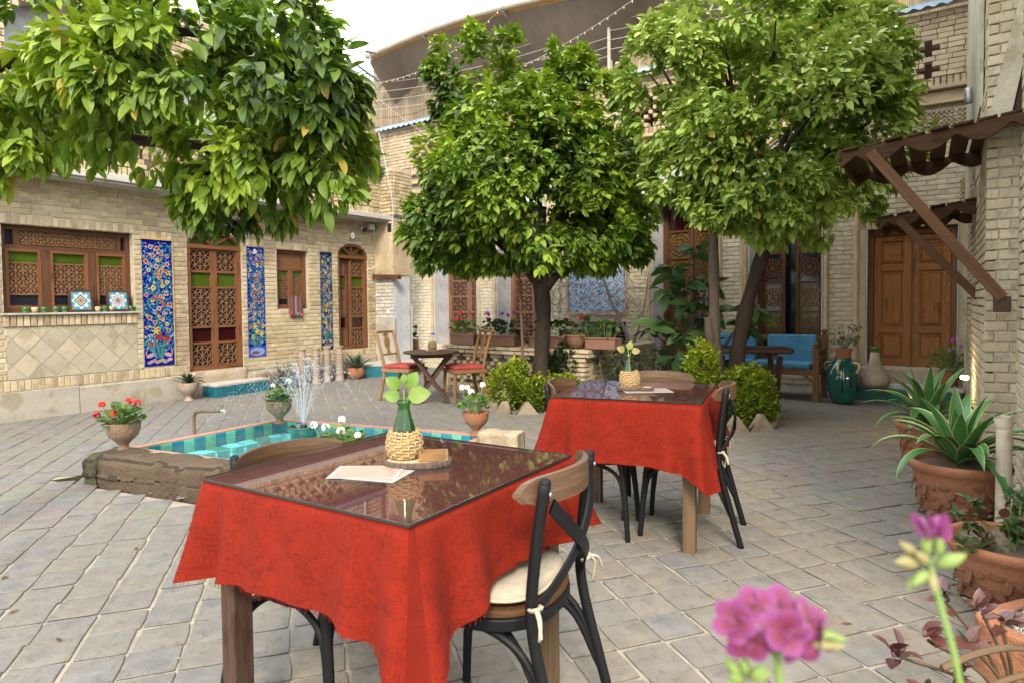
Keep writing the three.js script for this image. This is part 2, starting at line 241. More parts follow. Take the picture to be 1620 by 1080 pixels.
// ---------- bricks: one unit brick with chamfered face, laid singly near, joined far ----------
function unitBrick() {
  const e = [[-0.5, -0.5], [0.5, -0.5], [0.5, 0.5], [-0.5, 0.5]].map(([x, y]) => [x + rr(-0.012, 0.012), y + rr(-0.05, 0.05)]), cx = 0.016, cy = 0.07, pos = [];
  const inn = e.map(([x, y]) => [x - Math.sign(x) * cx, y - Math.sign(y) * cy]);
  const tri = (a, b, c, d) => pos.push(...a, ...b, ...c, ...a, ...c, ...d);
  const P = (p, z) => [p[0], p[1], z];
  tri(P(inn[0], 0.5), P(inn[1], 0.5), P(inn[2], 0.5), P(inn[3], 0.5));
  for (let i = 0; i < 4; i++) { const j = (i + 1) % 4; tri(P(e[i], 0.42), P(e[j], 0.42), P(inn[j], 0.5), P(inn[i], 0.5)); tri(P(e[i], -0.5), P(e[j], -0.5), P(e[j], 0.42), P(e[i], 0.42)); }
  const g = new THREE.BufferGeometry(); g.setAttribute('position', new THREE.Float32BufferAttribute(pos, 3)); g.computeVertexNormals();
  const n = pos.length / 3, uv = [], ou = rnd() * 5, ov = rnd() * 5; for (let i = 0; i < n; i++) uv.push(pos[3 * i] * 0.2 + ou, pos[3 * i + 1] * 0.05 + pos[3 * i + 2] * 0.03 + ov);
  g.setAttribute('uv', new THREE.Float32BufferAttribute(uv, 2)); return g;
}
reseed(11);
const BRICKS = [...Array(8)].map(unitBrick);
const brickMats = (tints) => tints.map((c) => std({ color: C(...c), map: T.mottle, bumpMap: T.grit, bumpScale: 0.004, roughness: 0.95 }));
const PAL = {
  L: [[0.47, 0.385, 0.225], [0.43, 0.35, 0.205], [0.42, 0.34, 0.205], [0.49, 0.41, 0.26], [0.37, 0.29, 0.175], [0.45, 0.375, 0.235], [0.42, 0.335, 0.18], [0.32, 0.24, 0.15]],
  B: [[0.44, 0.35, 0.225], [0.41, 0.325, 0.205], [0.38, 0.30, 0.19], [0.46, 0.375, 0.25], [0.33, 0.25, 0.155], [0.42, 0.34, 0.225]],
  pale: [[0.53, 0.47, 0.335], [0.50, 0.44, 0.305], [0.54, 0.485, 0.36], [0.47, 0.41, 0.28]],
  R: [[0.47, 0.41, 0.27], [0.44, 0.38, 0.25], [0.50, 0.44, 0.30], [0.40, 0.335, 0.215], [0.48, 0.42, 0.285]],
};
const lum = (c) => c[0] + c[1] + c[2], tone = (pal, u, v) => { const n = PAL[pal].length, f = fbm3(u * 0.9 + 3, v * 1.5, n); return Math.max(0, Math.min(n - 1, Math.floor((0.68 - f) / 0.4 * n + rr(-0.32, 0.32) * n))); };
for (const k in PAL) PAL[k].sort((a, b) => lum(b) - lum(a));
const PALM = {}; for (const k in PAL) PALM[k] = brickMats(PAL[k]);
const stuffBrickMat = std({ vertexColors: true, map: T.mottle, bumpMap: T.grit, bumpScale: 0.004, roughness: 0.95 });
// courses of running bond over a rectangle with holes: each hole gives for a height the [from, to] it takes, or null
function courses(out, pal, u0, u1, v0, v1, holes = [], o = {}) {
  const L = o.len || 0.205, Hc = o.h || 0.062, J = o.joint ?? 0.011, w = o.w || 0, D = o.d || 0.06, n = Math.round((v1 - v0) / Hc), h = (v1 - v0) / n;
  for (let k = 0; k < n; k++) {
    const v = v0 + (k + 0.5) * h; let free = [[u0, u1]];
    for (const f of holes) { const c = f(v); if (!c) continue; free = free.flatMap(([a, b]) => (c[1] <= a || c[0] >= b ? [[a, b]] : [[a, Math.min(b, c[0])], [Math.max(a, c[1]), b]].filter(([p, q]) => q - p > 0.02))); }
    for (const [a, b] of free) {
      let x = a - ((k % 2) * 0.5 + rr(0, 0.12) + (o.phase || 0)) * L;
      while (x < b) { const s = Math.max(a, x), e = Math.min(b, x + L); if (e - s > 0.03) out.push({ u: (s + e) / 2, v, w: w + rr(-0.003, 0.003), l: e - s - J, h: h - J, d: D, pal, k: tone(pal, (s + e) / 2, v), g: Math.floor(rnd() * 8) }); x += L; }
    }
  }
}
function soldiers(out, pal, u0, u1, v0, v1, o = {}) { // upright bricks in a row
  const n = Math.round((u1 - u0) / (o.step || 0.066)), s = (u1 - u0) / n;
  for (let i = 0; i < n; i++) out.push({ u: u0 + (i + 0.5) * s, v: (v0 + v1) / 2, w: (o.w || 0) + rr(-0.003, 0.004), l: v1 - v0 - 0.008, h: s - 0.011, d: o.d || 0.06, pal, k: Math.floor(rnd() * PAL[pal].length), g: Math.floor(rnd() * 8), up: true });
}
const rectHole = (a, b, c, d) => (v) => (v > c && v < d ? [a, b] : null);
const archHole = (a, b, c, sp, top) => (v) => { if (v < c || v > top) return null; if (v < sp) return [a, b]; const t = (v - sp) / (top - sp), r = (b - a) / 2 * Math.sqrt(Math.max(0, 1 - t * t)), m = (a + b) / 2; return [m - r, m + r]; };
function crossHole(u, v, s = 0.075, h = 0.062) { return [rectHole(u - s * 1.5, u + s * 1.5, v - h / 2, v + h / 2), rectHole(u - s / 2, u + s / 2, v - h * 1.5, v + h * 1.5)]; }
function layBricks(parent, list, single = 300) {
  parent.updateMatrixWorld(true);
  const c = camera.position, p = V(0, 0, 0), fr = new THREE.Frustum(); camera.updateMatrixWorld(true); camera.updateProjectionMatrix();
  fr.setFromProjectionMatrix(new THREE.Matrix4().multiplyMatrices(camera.projectionMatrix, camera.matrixWorldInverse));
  for (const b of list) { p.set(b.u, b.v, b.w).applyMatrix4(parent.matrixWorld); b.dist = p.distanceTo(c) + (fr.containsPoint(p) ? 0 : 100); }
  list.sort((a, b) => a.dist - b.dist);
  const rest = [];
  list.forEach((b, i) => {
    const pos = V(b.u, b.v, b.w - b.d / 2), q = new THREE.Quaternion().setFromEuler(new THREE.Euler(0, b.turn || 0, (b.up ? Math.PI / 2 : 0) + rr(-0.006, 0.006), 'YXZ')), s = V(b.l, b.h, b.d);
    if (i < single && b.dist < 60) { const m = shade(new THREE.Mesh(BRICKS[b.g], PALM[b.pal][b.k])); m.name = 'brick'; m.position.copy(pos); m.quaternion.copy(q); m.scale.copy(s); parent.add(m); }
    else { const g = BRICKS[b.g].clone().applyMatrix4(new THREE.Matrix4().compose(pos, q, s)), f = rr(0.94, 1.06); rest.push(paint(g, PAL[b.pal][b.k].map((x) => x * f))); }
  });
  if (rest.length) tag(part('brickwork', rest, stuffBrickMat, parent), null, null, null, 'stuff');
}

// ---------- floor ----------
const POOL = [[-2.24, -6.28], [-3.0, -5.0], [-1.0, -4.0], [-0.25, -5.45]];
const CHAN = [[-3.36, -4.72], [-0.86, -3.58], [-0.98, -3.83], [-3.02, -4.62], [-3.14, -4.95]];
reseed(21);
const floor = tag(new THREE.Group(), 'grey stone tile floor of the courtyard with pale joints', null, null, 'structure'); floor.name = 'courtyard_floor'; scene.add(floor);
{
  const s = new THREE.Shape([[-60, -60], [60, -60], [60, 60], [-60, 60]].map(([x, y]) => new THREE.Vector2(x, y)));
  for (const P of [POOL, CHAN]) s.holes.push(new THREE.Path(P.map(([x, z]) => new THREE.Vector2(x, -z))));
  const g = new THREE.ShapeGeometry(s); g.rotateX(-Math.PI / 2); part('grout', boxUV(g, -1, 0, 0), M.grout, floor);
  const th = -18 * Math.PI / 180, cv = [Math.sin(th), -Math.cos(th)], ru = [Math.cos(th), Math.sin(th)], pitch = 0.186; // columns run away from the viewer, rows across
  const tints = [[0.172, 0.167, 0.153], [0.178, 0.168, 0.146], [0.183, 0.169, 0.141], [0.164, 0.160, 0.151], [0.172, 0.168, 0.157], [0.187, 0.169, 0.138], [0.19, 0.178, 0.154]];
  const mats = tints.map((c) => std({ color: C(...c), map: T.slate, bumpMap: T.grit, bumpScale: 0.003, roughness: 0.82 }));
  const joined = std({ vertexColors: true, map: T.slate, bumpMap: T.grit, bumpScale: 0.003, roughness: 0.82 });
  const shapes = [...Array(10)].map(() => { // uneven worn slab with a rounded edge
    const o = [], q = []; for (const [x, y] of [[-0.5, -0.5], [0, -0.5], [0.5, -0.5], [0.5, 0], [0.5, 0.5], [0, 0.5], [-0.5, 0.5], [-0.5, 0]]) { const c = x * y ? 0.014 : 0; o.push([x * (1 - c) + rr(-0.02, 0.02), y * (1 - c) + rr(-0.02, 0.02)]); }
    for (const [x, y] of o) q.push([x * 0.968, y * 0.968]);
    const pos = [], T3 = (...a) => { for (const v of a) pos.push(...v); };
    for (let i = 0; i < 8; i++) { const j = (i + 1) % 8; T3([0, 0.0092, 0], [q[i][0], 0.0085, q[i][1]], [q[j][0], 0.0085, q[j][1]]); T3([q[i][0], 0.0085, q[i][1]], [o[i][0], 0.0035, o[i][1]], [o[j][0], 0.0035, o[j][1]]); T3([q[i][0], 0.0085, q[i][1]], [o[j][0], 0.0035, o[j][1]], [q[j][0], 0.0085, q[j][1]]); }
    for (let i = 0; i < pos.length; i += 9) { const t = pos.slice(i + 3, i + 6); for (let k = 0; k < 3; k++) { pos[i + 3 + k] = pos[i + 6 + k]; pos[i + 6 + k] = t[k]; } }
    let g = new THREE.BufferGeometry(); g.setAttribute('position', new THREE.Float32BufferAttribute(pos, 3)); g = mergeVertices(g); g.computeVertexNormals();
    const p = g.attributes.position, uv = [], a = rnd() * 9, b = rnd() * 9; for (let i = 0; i < p.count; i++) uv.push(p.getX(i) * 0.19 + a, p.getZ(i) * 0.19 + b); g.setAttribute('uv', new THREE.Float32BufferAttribute(uv, 2)); return g;
  });
  const list = [];
  const OL = [-5.555, -7.08], nL = [0.8406, 0.5417], OB = [-1.99, -13.13], nB = [-0.576, 0.817];
  for (let i = -70; i < 70; i++) for (let j = -6; j < 86; j++) {
    const jo = rr(-0.006, 0.006), x = ru[0] * i * pitch + cv[0] * j * pitch - 0.05, z = ru[1] * i * pitch + cv[1] * j * pitch - 0.9;
    if (z > -0.2 || (x - OL[0]) * nL[0] + (z - OL[1]) * nL[1] < -0.1 || (x - OB[0]) * nB[0] + (z - OB[1]) * nB[1] < -0.1) continue;
    if ((x - 5.49) * -0.8406 + (z + 7.86) * -0.5417 < -0.1) continue;
    let near = false; for (const [P, e] of [[POOL, 0.05], [CHAN, 0.0]]) for (const [a, b] of [[e, e], [-e, e], [e, -e], [-e, -e]]) if (inPoly(x + a, z + b, P)) near = true;
    if (near || Math.abs(x / z) > 0.95) continue;
    list.push({ x: x + jo, z: z + jo, d: Math.hypot(x, z) });
  }
  list.sort((a, b) => a.d - b.d);
  const inView = (t) => Math.abs(t.x / t.z) < 0.84 && t.z < -2.0; let n = 0; const rest = [];
  for (const t of list) {
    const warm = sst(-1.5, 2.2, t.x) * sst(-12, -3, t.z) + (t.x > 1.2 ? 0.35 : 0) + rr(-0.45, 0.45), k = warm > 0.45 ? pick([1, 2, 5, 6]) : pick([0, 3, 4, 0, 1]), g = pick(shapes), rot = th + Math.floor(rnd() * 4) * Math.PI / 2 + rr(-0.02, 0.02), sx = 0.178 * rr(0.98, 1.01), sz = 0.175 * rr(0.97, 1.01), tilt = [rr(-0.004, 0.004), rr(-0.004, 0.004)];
    const m4 = new THREE.Matrix4().compose(V(t.x, rr(0.0, 0.002), t.z), new THREE.Quaternion().setFromEuler(new THREE.Euler(tilt[0], -rot, tilt[1], 'YXZ')), V(sx, 1, sz));
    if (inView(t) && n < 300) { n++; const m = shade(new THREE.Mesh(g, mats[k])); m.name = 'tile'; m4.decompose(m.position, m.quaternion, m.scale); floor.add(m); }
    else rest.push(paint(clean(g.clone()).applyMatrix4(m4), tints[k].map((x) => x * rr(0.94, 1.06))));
  }
  tag(part('tilework', rest, joined, floor), null, null, null, 'stuff');
}
// ---------- lattice, doors, windows ----------
function strips(list, t = 0.014, d = 0.012, z = 0) { return list.map(([x0, y0, x1, y1]) => bar([x0, y0, z + rr(0, 0.0008)], [x1, y1, z + rr(0, 0.0008)], t, d, V(0, 0, 1))); }
function girih(w, h, nx, ny, t = 0.012, d = 0.012) { // stars of eight rays in octagons, one per cell
  const L = [], cw = w / nx, ch = h / ny;
  for (let i = 0; i < nx; i++) for (let j = 0; j < ny; j++) {
    const cx = -w / 2 + (i + 0.5) * cw, cy = -h / 2 + (j + 0.5) * ch, P = (r, a) => [cx + r * cw * Math.cos(a), cy + r * ch * Math.sin(a)];
    for (let k = 0; k < 8; k++) {
      const a = k * Math.PI / 4, b = a + Math.PI / 4;
      L.push([...P(0.0, a), ...P(k % 2 ? 0.66 : 0.5, a)]);
      const m = P(0.27, a + Math.PI / 8); L.push([...P(0.38, a), ...m], [...m, ...P(0.38, b)]);
      L.push([...P(0.38, a), ...P(0.5, a + Math.PI / 8)], [...P(0.38, a), ...P(0.5, a - Math.PI / 8)]);
    }
  }
  for (let i = 0; i <= nx; i++) L.push([-w / 2 + i * cw, -h / 2, -w / 2 + i * cw, h / 2]);
  for (let j = 0; j <= ny; j++) L.push([-w / 2, -h / 2 + j * ch, w / 2, -h / 2 + j * ch]);
  const clip = L.map(([a, b, c, e]) => [Math.max(-w / 2, Math.min(w / 2, a)), Math.max(-h / 2, Math.min(h / 2, b)), Math.max(-w / 2, Math.min(w / 2, c)), Math.max(-h / 2, Math.min(h / 2, e))]);
  return strips(clip.filter(([a, b, c, e]) => Math.hypot(a - c, b - e) > 0.004), t, d);
}
function wheel(w, h, t = 0.011) { // round rosette in a square panel
  const L = [], r = Math.min(w, h) / 2 * 0.96, N = 16;
  for (let k = 0; k < N; k++) { const a = k * 6.2832 / N, b = (k + 1) * 6.2832 / N, P = (s, x) => [s * r * Math.cos(x), s * r * Math.sin(x)]; L.push([...P(1, a), ...P(1, b)], [...P(0.62, a), ...P(0.62, b)]); if (k % 2 === 0) L.push([...P(0, a), ...P(1, a)]); else L.push([...P(0.62, a), ...P(1, a)]); }
  for (const [x, y] of [[1, 1], [1, -1], [-1, 1], [-1, -1]]) L.push([x * w / 2, y * h / 2, x * r * 0.7, y * r * 0.7]);
  return strips(L, t);
}
// an assembly part (one level below the thing): a Group named by its kind, with its pieces as sub-parts
function sub(parent, name, x, y, z, turn = 0) { const o = new THREE.Group(); o.name = name; o.position.set(x, y, z); o.rotation.y = turn; parent.add(o); return o; }
const rect = (w, h, t, d, z = 0) => [box(t, h, d, -w / 2 + t / 2, 0, z), box(t, h, d, w / 2 - t / 2, 0, z), box(w - 2 * t, t, d, 0, h / 2 - t / 2, z), box(w - 2 * t, t, d, 0, -h / 2 + t / 2, z)];
// a leaf of a lattice door: rows from the top as [height, kind]
function latticeLeaf(g, cx, y0, w, rows, frameMat, cellW = 1) {
  const fr = [], tot = rows.reduce((s, r) => s + r[0], 0), st = 0.045; let y = y0 + tot;
  fr.push(box(st, tot, 0.045, cx - w / 2 + st / 2, y0 + tot / 2, 0), box(st, tot, 0.045, cx + w / 2 - st / 2, y0 + tot / 2, 0));
  const iw = w - 2 * st;
  for (const [h, kind, glass] of rows) {
    fr.push(box(iw, 0.028, 0.04, cx, y - 0.014, 0));
    const ih = h - 0.028, cy = y - 0.028 - ih / 2;
    if (glass) { const p = part('pane', box(iw + 0.004, ih + 0.004, 0.004, cx, cy, -0.012), glass, g); p.name = 'pane'; }
    if (kind === 'star') part('lattice', girih(iw, ih, cellW, Math.max(1, Math.round(ih / iw * cellW)), 0.009).map((q) => q.translate(cx, cy, 0.004)), M.paleLat, g);
    if (kind === 'wheel') part('lattice', wheel(iw, ih).map((q) => q.translate(cx, cy, 0.004)), M.brown, g);
    y -= h;
  }
  fr.push(box(iw, 0.03, 0.042, cx, y0 + 0.015, 0));
  part('door_leaf', fr, frameMat, g);
}
// ---------- left facade ----------
const LA = 57.2 * Math.PI / 180;
const left = thing('brick_facade', 'long tan brick courtyard facade with lattice windows, arched doors and blue flower murals', 'facade', [-5.555, 0, -7.08], LA);
reseed(31);
{
  const W = [0.07, 1.46, 1.19, 2.17], D1 = [2.17, 3.0, 0.36, 2.10, 2.30], D2 = [4.84, 5.53, 0.48, 2.10, 2.30], W2 = [3.61, 4.21, 1.19, 2.11], MU = [[1.56, 1.96, 0.48, 2.12], [3.08, 3.38, 0.49, 2.12], [4.45, 4.70, 0.51, 2.12]], DA = [0.08, 1.48, 0.46, 1.04];
  const arcPts = (a, b, c, sp, top) => { const o = [[a, c], [b, c], [b, sp]]; for (let i = 1; i < 12; i++) { const t = i / 12 * Math.PI; o.push([(a + b) / 2 + (b - a) / 2 * Math.cos(t), sp + (top - sp) * Math.sin(t)]); } o.push([a, sp]); return o; };
  const R4 = ([a, b, c, d]) => [[a, c], [b, c], [b, d], [a, d]];
  part('wall', prism([[-2.6, 0], [5.71, 0], [5.71, 2.72], [-2.6, 2.72]], 0.3, 0, [R4(W), arcPts(...D1), arcPts(...D2), R4(W2)].map((h) => h)).translate(0, 0, -0.308), M.mortar, left);
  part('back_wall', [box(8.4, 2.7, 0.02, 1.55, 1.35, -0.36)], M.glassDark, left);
  // stone base, below and between the doors
  const base = []; for (const [a, b, h] of [[-2.6, -0.9, 0.34], [-0.9, 0.78, 0.33], [0.78, 2.16, 0.31]]) base.push(rbox(b - a - 0.006, h, 0.07, 0.006, (a + b) / 2, h / 2, -0.002));
  for (const g of base) part('base_slab', g, M.dado, left);
  for (const [a, b, h] of [[2.17, 3.02, 0.35], [3.03, 3.62, 0.27], [3.63, 4.3, 0.26], [4.31, 4.82, 0.25], [4.83, 5.7, 0.36]]) part('base_slab', displace(new THREE.BoxGeometry(b - a - 0.01, h, 0.06, 12, 5, 2), 0.012, 9).translate((a + b) / 2, h / 2, 0.0), M.paleStone, left);
  const list = [];
  const holes = [rectHole(W[0] - 0.005, W[1] + 0.005, 1.03, 2.28), rectHole(DA[0], DA[1], 0.4, 1.05), archHole(D1[0], D1[1], 0.3, D1[3], D1[4]), archHole(D2[0], D2[1], 0.3, D2[3], D2[4]), rectHole(W2[0], W2[1], W2[2], W2[3] + 0.1), ...MU.map((m) => rectHole(m[0], m[1], m[2], m[3] + 0.10))];
  courses(list, 'L', -2.6, 2.16, 0.46, 2.72, holes); courses(list, 'L', 2.16, 5.71, 0.30, 2.72, holes);
  soldiers(list, 'L', -2.6, 2.16, 0.335, 0.455); soldiers(list, 'L', W[0] - 0.02, W[1] + 0.02, 2.172, 2.275); soldiers(list, 'L', W[0] - 0.02, W[1] + 0.02, 1.04, 1.165, { w: 0.018 });
  for (const m of [...MU, W2]) soldiers(list, 'L', m[0], m[1], m[3] + 0.005, m[3] + 0.10);
  soldiers(list, 'L', 4.84, 5.53, 0.37, 0.475);
  // cross-pierced parapet and upper storey
  const cross = []; for (let i = 0; i < 46; i++) for (let j = 0; j < 4; j++) { const u = -2.4 + i * 0.225 + (j % 2) * 0.112; if (u > 5.1 && u < 5.2) continue; if (u < 5.55 && Math.abs(((u + 2.4) % 2.4) - 0.1) > 0.22) cross.push(...crossHole(u, 3.035 + j * 0.124, 0.05, 0.062)); }
  courses(list, 'L', -2.6, 5.98, 2.97, 3.60, cross, { w: 0.12, d: 0.11, len: 0.15, joint: 0.004 });
  soldiers(list, 'L', -2.6, 5.98, 2.84, 2.965, { w: 0.12, d: 0.11 });
  courses(list, 'B', -2.6, 6.15, 3.55, 5.3, [archHole(0.3, 1.5, 3.5, 4.4, 4.9), archHole(2.3, 3.5, 3.5, 4.4, 4.9)], { w: -0.35, h: 0.075, len: 0.24 });
  layBricks(left, list);
  part('upper_wall', prism([[-2.6, 2.8], [6.15, 2.8], [6.15, 5.4], [-2.6, 5.4]], 0.25, 0, [arcPts(0.3, 1.5, 3.5, 4.4, 4.9), arcPts(2.3, 3.5, 3.5, 4.4, 4.9)]).translate(0, 0, -0.64), M.mortarB, left);
  part('upper_recess', box(8.7, 2.6, 0.02, 1.77, 4.1, -0.72), M.plaster, left);
  part('ledge', [rbox(8.6, 0.085, 0.46, 0.012, 1.68, 2.772, 0.145), box(8.6, 0.025, 0.40, 1.68, 2.716, 0.13)], M.concrete, left);
  // scalloped eave over the parapet
  const sc = []; for (let i = 0; i <= 8.6 / 0.012; i++) { const u = -2.6 + i * 0.012; sc.push([u, 3.60 - 0.022 * Math.abs(Math.sin((u + 2.6) * Math.PI / 0.085)) - 0.012]); } sc.push([6.0, 3.66], [-2.6, 3.66]);
  part('eave', [prism(sc, 0.006).translate(0, 0, 0.24), put(box(8.6, 0.008, 0.36), 1.7, 3.675, 0.08, 0.08)], M.eaveGrey, left);
  part('downpipe', tube([[5.62, 3.7, -0.27], [5.62, 4.6, -0.27], [5.62, 5.6, -0.27]], 0.03, 10), M.steel, left);
  // sill and dado of slanted stone tiles
  part('sill', [rbox(1.46, 0.022, 0.16, 0.006, 0.765, 1.178, -0.03)], M.concrete, left);
  part('dado_bed', box(1.42, 0.6, 0.02, 0.78, 0.75, -0.02), M.mortar, left);
  const dm = [std({ color: C(0.39, 0.345, 0.255), map: T.stain, bumpMap: T.grit, bumpScale: 0.003 }), std({ color: C(0.36, 0.325, 0.245), map: T.stain, bumpMap: T.grit, bumpScale: 0.003 }), std({ color: C(0.41, 0.365, 0.27), map: T.stain, bumpMap: T.grit, bumpScale: 0.003 })];
  const hd = 0.142, sh = 0.134;
  for (let i = -2; i < 13; i++) for (let j = -2; j < 7; j++) { if ((i + j) & 1) continue; const cx = DA[0] + 0.05 + i * hd, cy = 0.47 + j * hd, p = clipRect([[cx - sh, cy], [cx, cy - sh], [cx + sh, cy], [cx, cy + sh]], DA[0] + 0.006, DA[2] + 0.006, DA[1] - 0.006, DA[3] - 0.006); if (p) { let ar = 0; p.forEach((a, k) => { const b = p[(k + 1) % p.length]; ar += a[0] * b[1] - b[0] * a[1]; }); if (Math.abs(ar) > 0.002) part('stone_tile', prism(ar > 0 ? p : p.reverse(), 0.008, 0.002).translate(0, 0, -0.010), pick(dm), left); } }
  // big three-bay window
  {
    const g = sub(left, 'window', 0.765, 1.19, -0.12), w = 1.39, h = 0.98, f = [...rect(w, h, 0.055, 0.07).map((q) => q.translate(0, h / 2, 0)), box(w - 0.11, 0.05, 0.066, 0, 0.735, 0), box(0.085, 0.68, 0.066, -0.245, 0.38, 0), box(0.085, 0.68, 0.066, 0.245, 0.38, 0), box(0.05, 0.18, 0.06, -0.53, 0.85, 0), box(0.05, 0.18, 0.06, 0.56, 0.85, 0)];
    part('frame', f, M.brownDark, g);
    part('lattice', girih(1.02, 0.15, 7, 1, 0.009).map((q) => q.translate(0.015, 0.85, 0)), M.paleLat, g);
    
    for (const [x, bw] of [[-0.465, 0.345], [0, 0.40], [0.465, 0.345]]) {
      part('sash', rect(bw, 0.66, 0.03, 0.045, 0.012).map((q) => q.translate(x, 0.385, 0)), M.brown, g);
      part('pane', box(bw - 0.06, 0.13, 0.004, x, 0.62, 0), M.glassGreen, g); part('pane', box(bw - 0.06, 0.15, 0.004, x, 0.13, 0), M.glassDark, g); part('pane', box(bw - 0.06, 0.35, 0.004, x, 0.38, -0.02), M.glassBlue, g);
      part('lattice', [...girih(bw - 0.06, 0.34, 2, 2, 0.008).map((q) => q.translate(x, 0.385, 0.008)), box(bw - 0.06, 0.018, 0.02, x, 0.21, 0.01), box(bw - 0.06, 0.014, 0.02, x, 0.562, 0.01)], M.paleLat, g);
    }
    part('pane', box(1.3, 0.2, 0.004, 0, 0.85, -0.025), M.glassDark, g);
  }
  { // small window
    const g = sub(left, 'window', 3.91, 1.19, -0.10), w = 0.6, h = 0.92;
    part('frame', [...rect(w, h, 0.05, 0.07).map((q) => q.translate(0, h / 2, 0)), box(w - 0.1, 0.04, 0.066, 0, 0.64, 0), box(0.05, 0.6, 0.06, 0, 0.34, 0)], M.brown, g);
    part('lattice', girih(0.46, 0.19, 5, 2, 0.008).map((q) => q.translate(-0.01, 0.76, 0.004)), M.paleLat, g);
    for (const x of [-0.135, 0.135]) { part('pane', box(0.2, 0.11, 0.004, x, 0.56, 0), M.glassGreen, g); part('pane', box(0.2, 0.35, 0.004, x, 0.33, -0.02), M.glassTeal, g); part('pane', box(0.2, 0.1, 0.004, x, 0.1, 0), M.glassDark, g); part('lattice', girih(0.19, 0.34, 1, 2, 0.008).map((q) => q.translate(x, 0.33, 0.006)), M.paleLat, g); part('sash', rect(0.22, 0.57, 0.02, 0.04, 0.01).map((q) => q.translate(x, 0.335, 0)), M.brown, g); }
    part('pane', box(0.5, 0.22, 0.004, 0, 0.76, -0.02), M.glassDark, g);
  }
  // the two arched lattice doors
  const door = ([a, b, c, sp, top], open) => {
    const g = sub(left, 'door', (a + b) / 2, c, -0.07), w = b - a, h = sp - c, f = [box(0.055, h, 0.09, -w / 2 + 0.0275, h / 2, 0), box(0.055, h, 0.09, w / 2 - 0.0275, h / 2, 0), box(w, 0.055, 0.10, 0, h - 0.03, 0.004), box(w, 0.04, 0.09, 0, 0.02, 0)];
    const arc = (r, d) => { const o = []; for (let i = 0; i <= 16; i++) { const t = i / 16 * Math.PI; o.push([(w / 2 - r) * Math.cos(t), h + (top - sp - r) * Math.sin(t)]); } return o; };
    f.push(prism([...arc(0), ...arc(0.045).reverse()], 0.09).translate(0, 0, -0.045));
    for (const t of [0.28, 0.5, 0.72]) f.push(bar([0, h, 0], [(w / 2 - 0.03) * Math.cos(t * Math.PI), h + (top - sp - 0.03) * Math.sin(t * Math.PI), 0], 0.04, 0.04, V(0, 0, 1)));
    part('frame', f, M.brown, g);
    part('fanlight', prism(arc(0.03), 0.004).translate(0, 0, -0.03), M.glassGreen, g);
    const H = h - 0.10, k = H / 1.64, rows = [[0.30 * k, 'star', M.glassDark], [0.22 * k, '', M.glassGreen], [0.55 * k, 'star', M.glassBlue], [0.22 * k, '', M.glassRed], [0.35 * k, 'star', M.glassDark]];
    if (!open) for (const s of [-1, 1]) latticeLeaf(g, s * (w / 4 - 0.014), 0.04, w / 2 - 0.03, rows, M.brown);
    else { latticeLeaf(g, 0.13, 0.04, 0.36, rows, M.brown); const o = sub(g, 'door_leaf', 0, 0, 0); g.remove(o); const half = new THREE.Group(); latticeLeaf(half, 0, 0, 0.24, rows, M.brownDark); for (const m of [...half.children]) { m.position.set(-0.19, 0.04, -0.06); m.rotation.y = -0.35; g.add(m); } }
  };
  door(D1, false); door(D2, true);
  // painted flower murals, each of seven tiles
  const mural = (s, dark) => {
    const cv = document.createElement('canvas'); cv.width = 256; cv.height = 1024; const x = cv.getContext('2d'); reseed(s);
    x.fillStyle = dark ? '#0c1250' : '#121a96'; x.fillRect(0, 0, 256, 1024);
    const blob = (X, Y, r, n, cols, core) => { for (const [q, c] of cols.entries()) { x.fillStyle = c; const R = r * (1 - q * 0.28); for (let i = 0; i < n; i++) { const a = i / n * 6.283 + q * 0.4; x.beginPath(); x.ellipse(X + Math.cos(a) * R * 0.55, Y + Math.sin(a) * R * 0.55, R * 0.48, R * 0.36, a, 0, 7); x.fill(); } } x.fillStyle = core; x.beginPath(); x.arc(X, Y, r * 0.26, 0, 7); x.fill(); };
    x.lineWidth = 4; for (let i = 0; i < 9; i++) { x.strokeStyle = pick(['#2f9a8e', '#3f7fb8', '#4aa04e']); x.beginPath(); let X = 128 + rr(-20, 20), Y = 940; x.moveTo(X, Y); for (let k = 0; k < 6; k++) { const nx = rr(20, 236), ny = Y - rr(90, 170); x.quadraticCurveTo(nx + rr(-60, 60), (Y + ny) / 2, nx, ny); Y = ny; } x.stroke(); }
    x.strokeStyle = '#5b3a2a'; x.lineWidth = 7; x.beginPath(); x.moveTo(130, 860); x.quadraticCurveTo(112, 720, 132, 560); x.stroke();
    const leaves = ['#3aa6a0', '#58b7c9', '#3f93d0', '#6fc7d6', '#4f9e4a', '#8bd0e0'];
    for (let i = 0; i < 760; i++) { const X = rr(0, 256), Y = rr(30, 900), a = rr(0, 6.28); x.fillStyle = pick(leaves); x.beginPath(); x.ellipse(X, Y, rr(5, 11), rr(2, 4), a, 0, 7); x.fill(); }
    for (let i = 0; i < 120; i++) blob(rr(8, 248), rr(24, 900), rr(6, 11), 5, [pick(['#5fb4e8', '#7fcbe8', '#e8d46a', '#b7d9ea', '#d98a9a', '#e9c7a2'])], pick(['#fff3c0', '#8a2a3a', '#f2efe4']));
    const big = []; for (let i = 0; i < 30; i++) { let X, Y, t = 0; do { X = rr(26, 230); Y = rr(50, 760); } while (big.some(([p, q]) => Math.hypot(p - X, q - Y) < 48) && t++ < 40); big.push([X, Y]); const c = pick([['#e8b9a6', '#c4603f', '#8e2a1d'], ['#f0d2cb', '#d99aa0', '#a85c6a'], ['#f3e39a', '#e9cf55', '#c79a2a'], ['#e6c3c8', '#c78a9a', '#87506a'], ['#f0c9a8', '#d2613a', '#a33a22']]); blob(X, Y, rr(15, 22), 8, c, '#7a2a20'); }
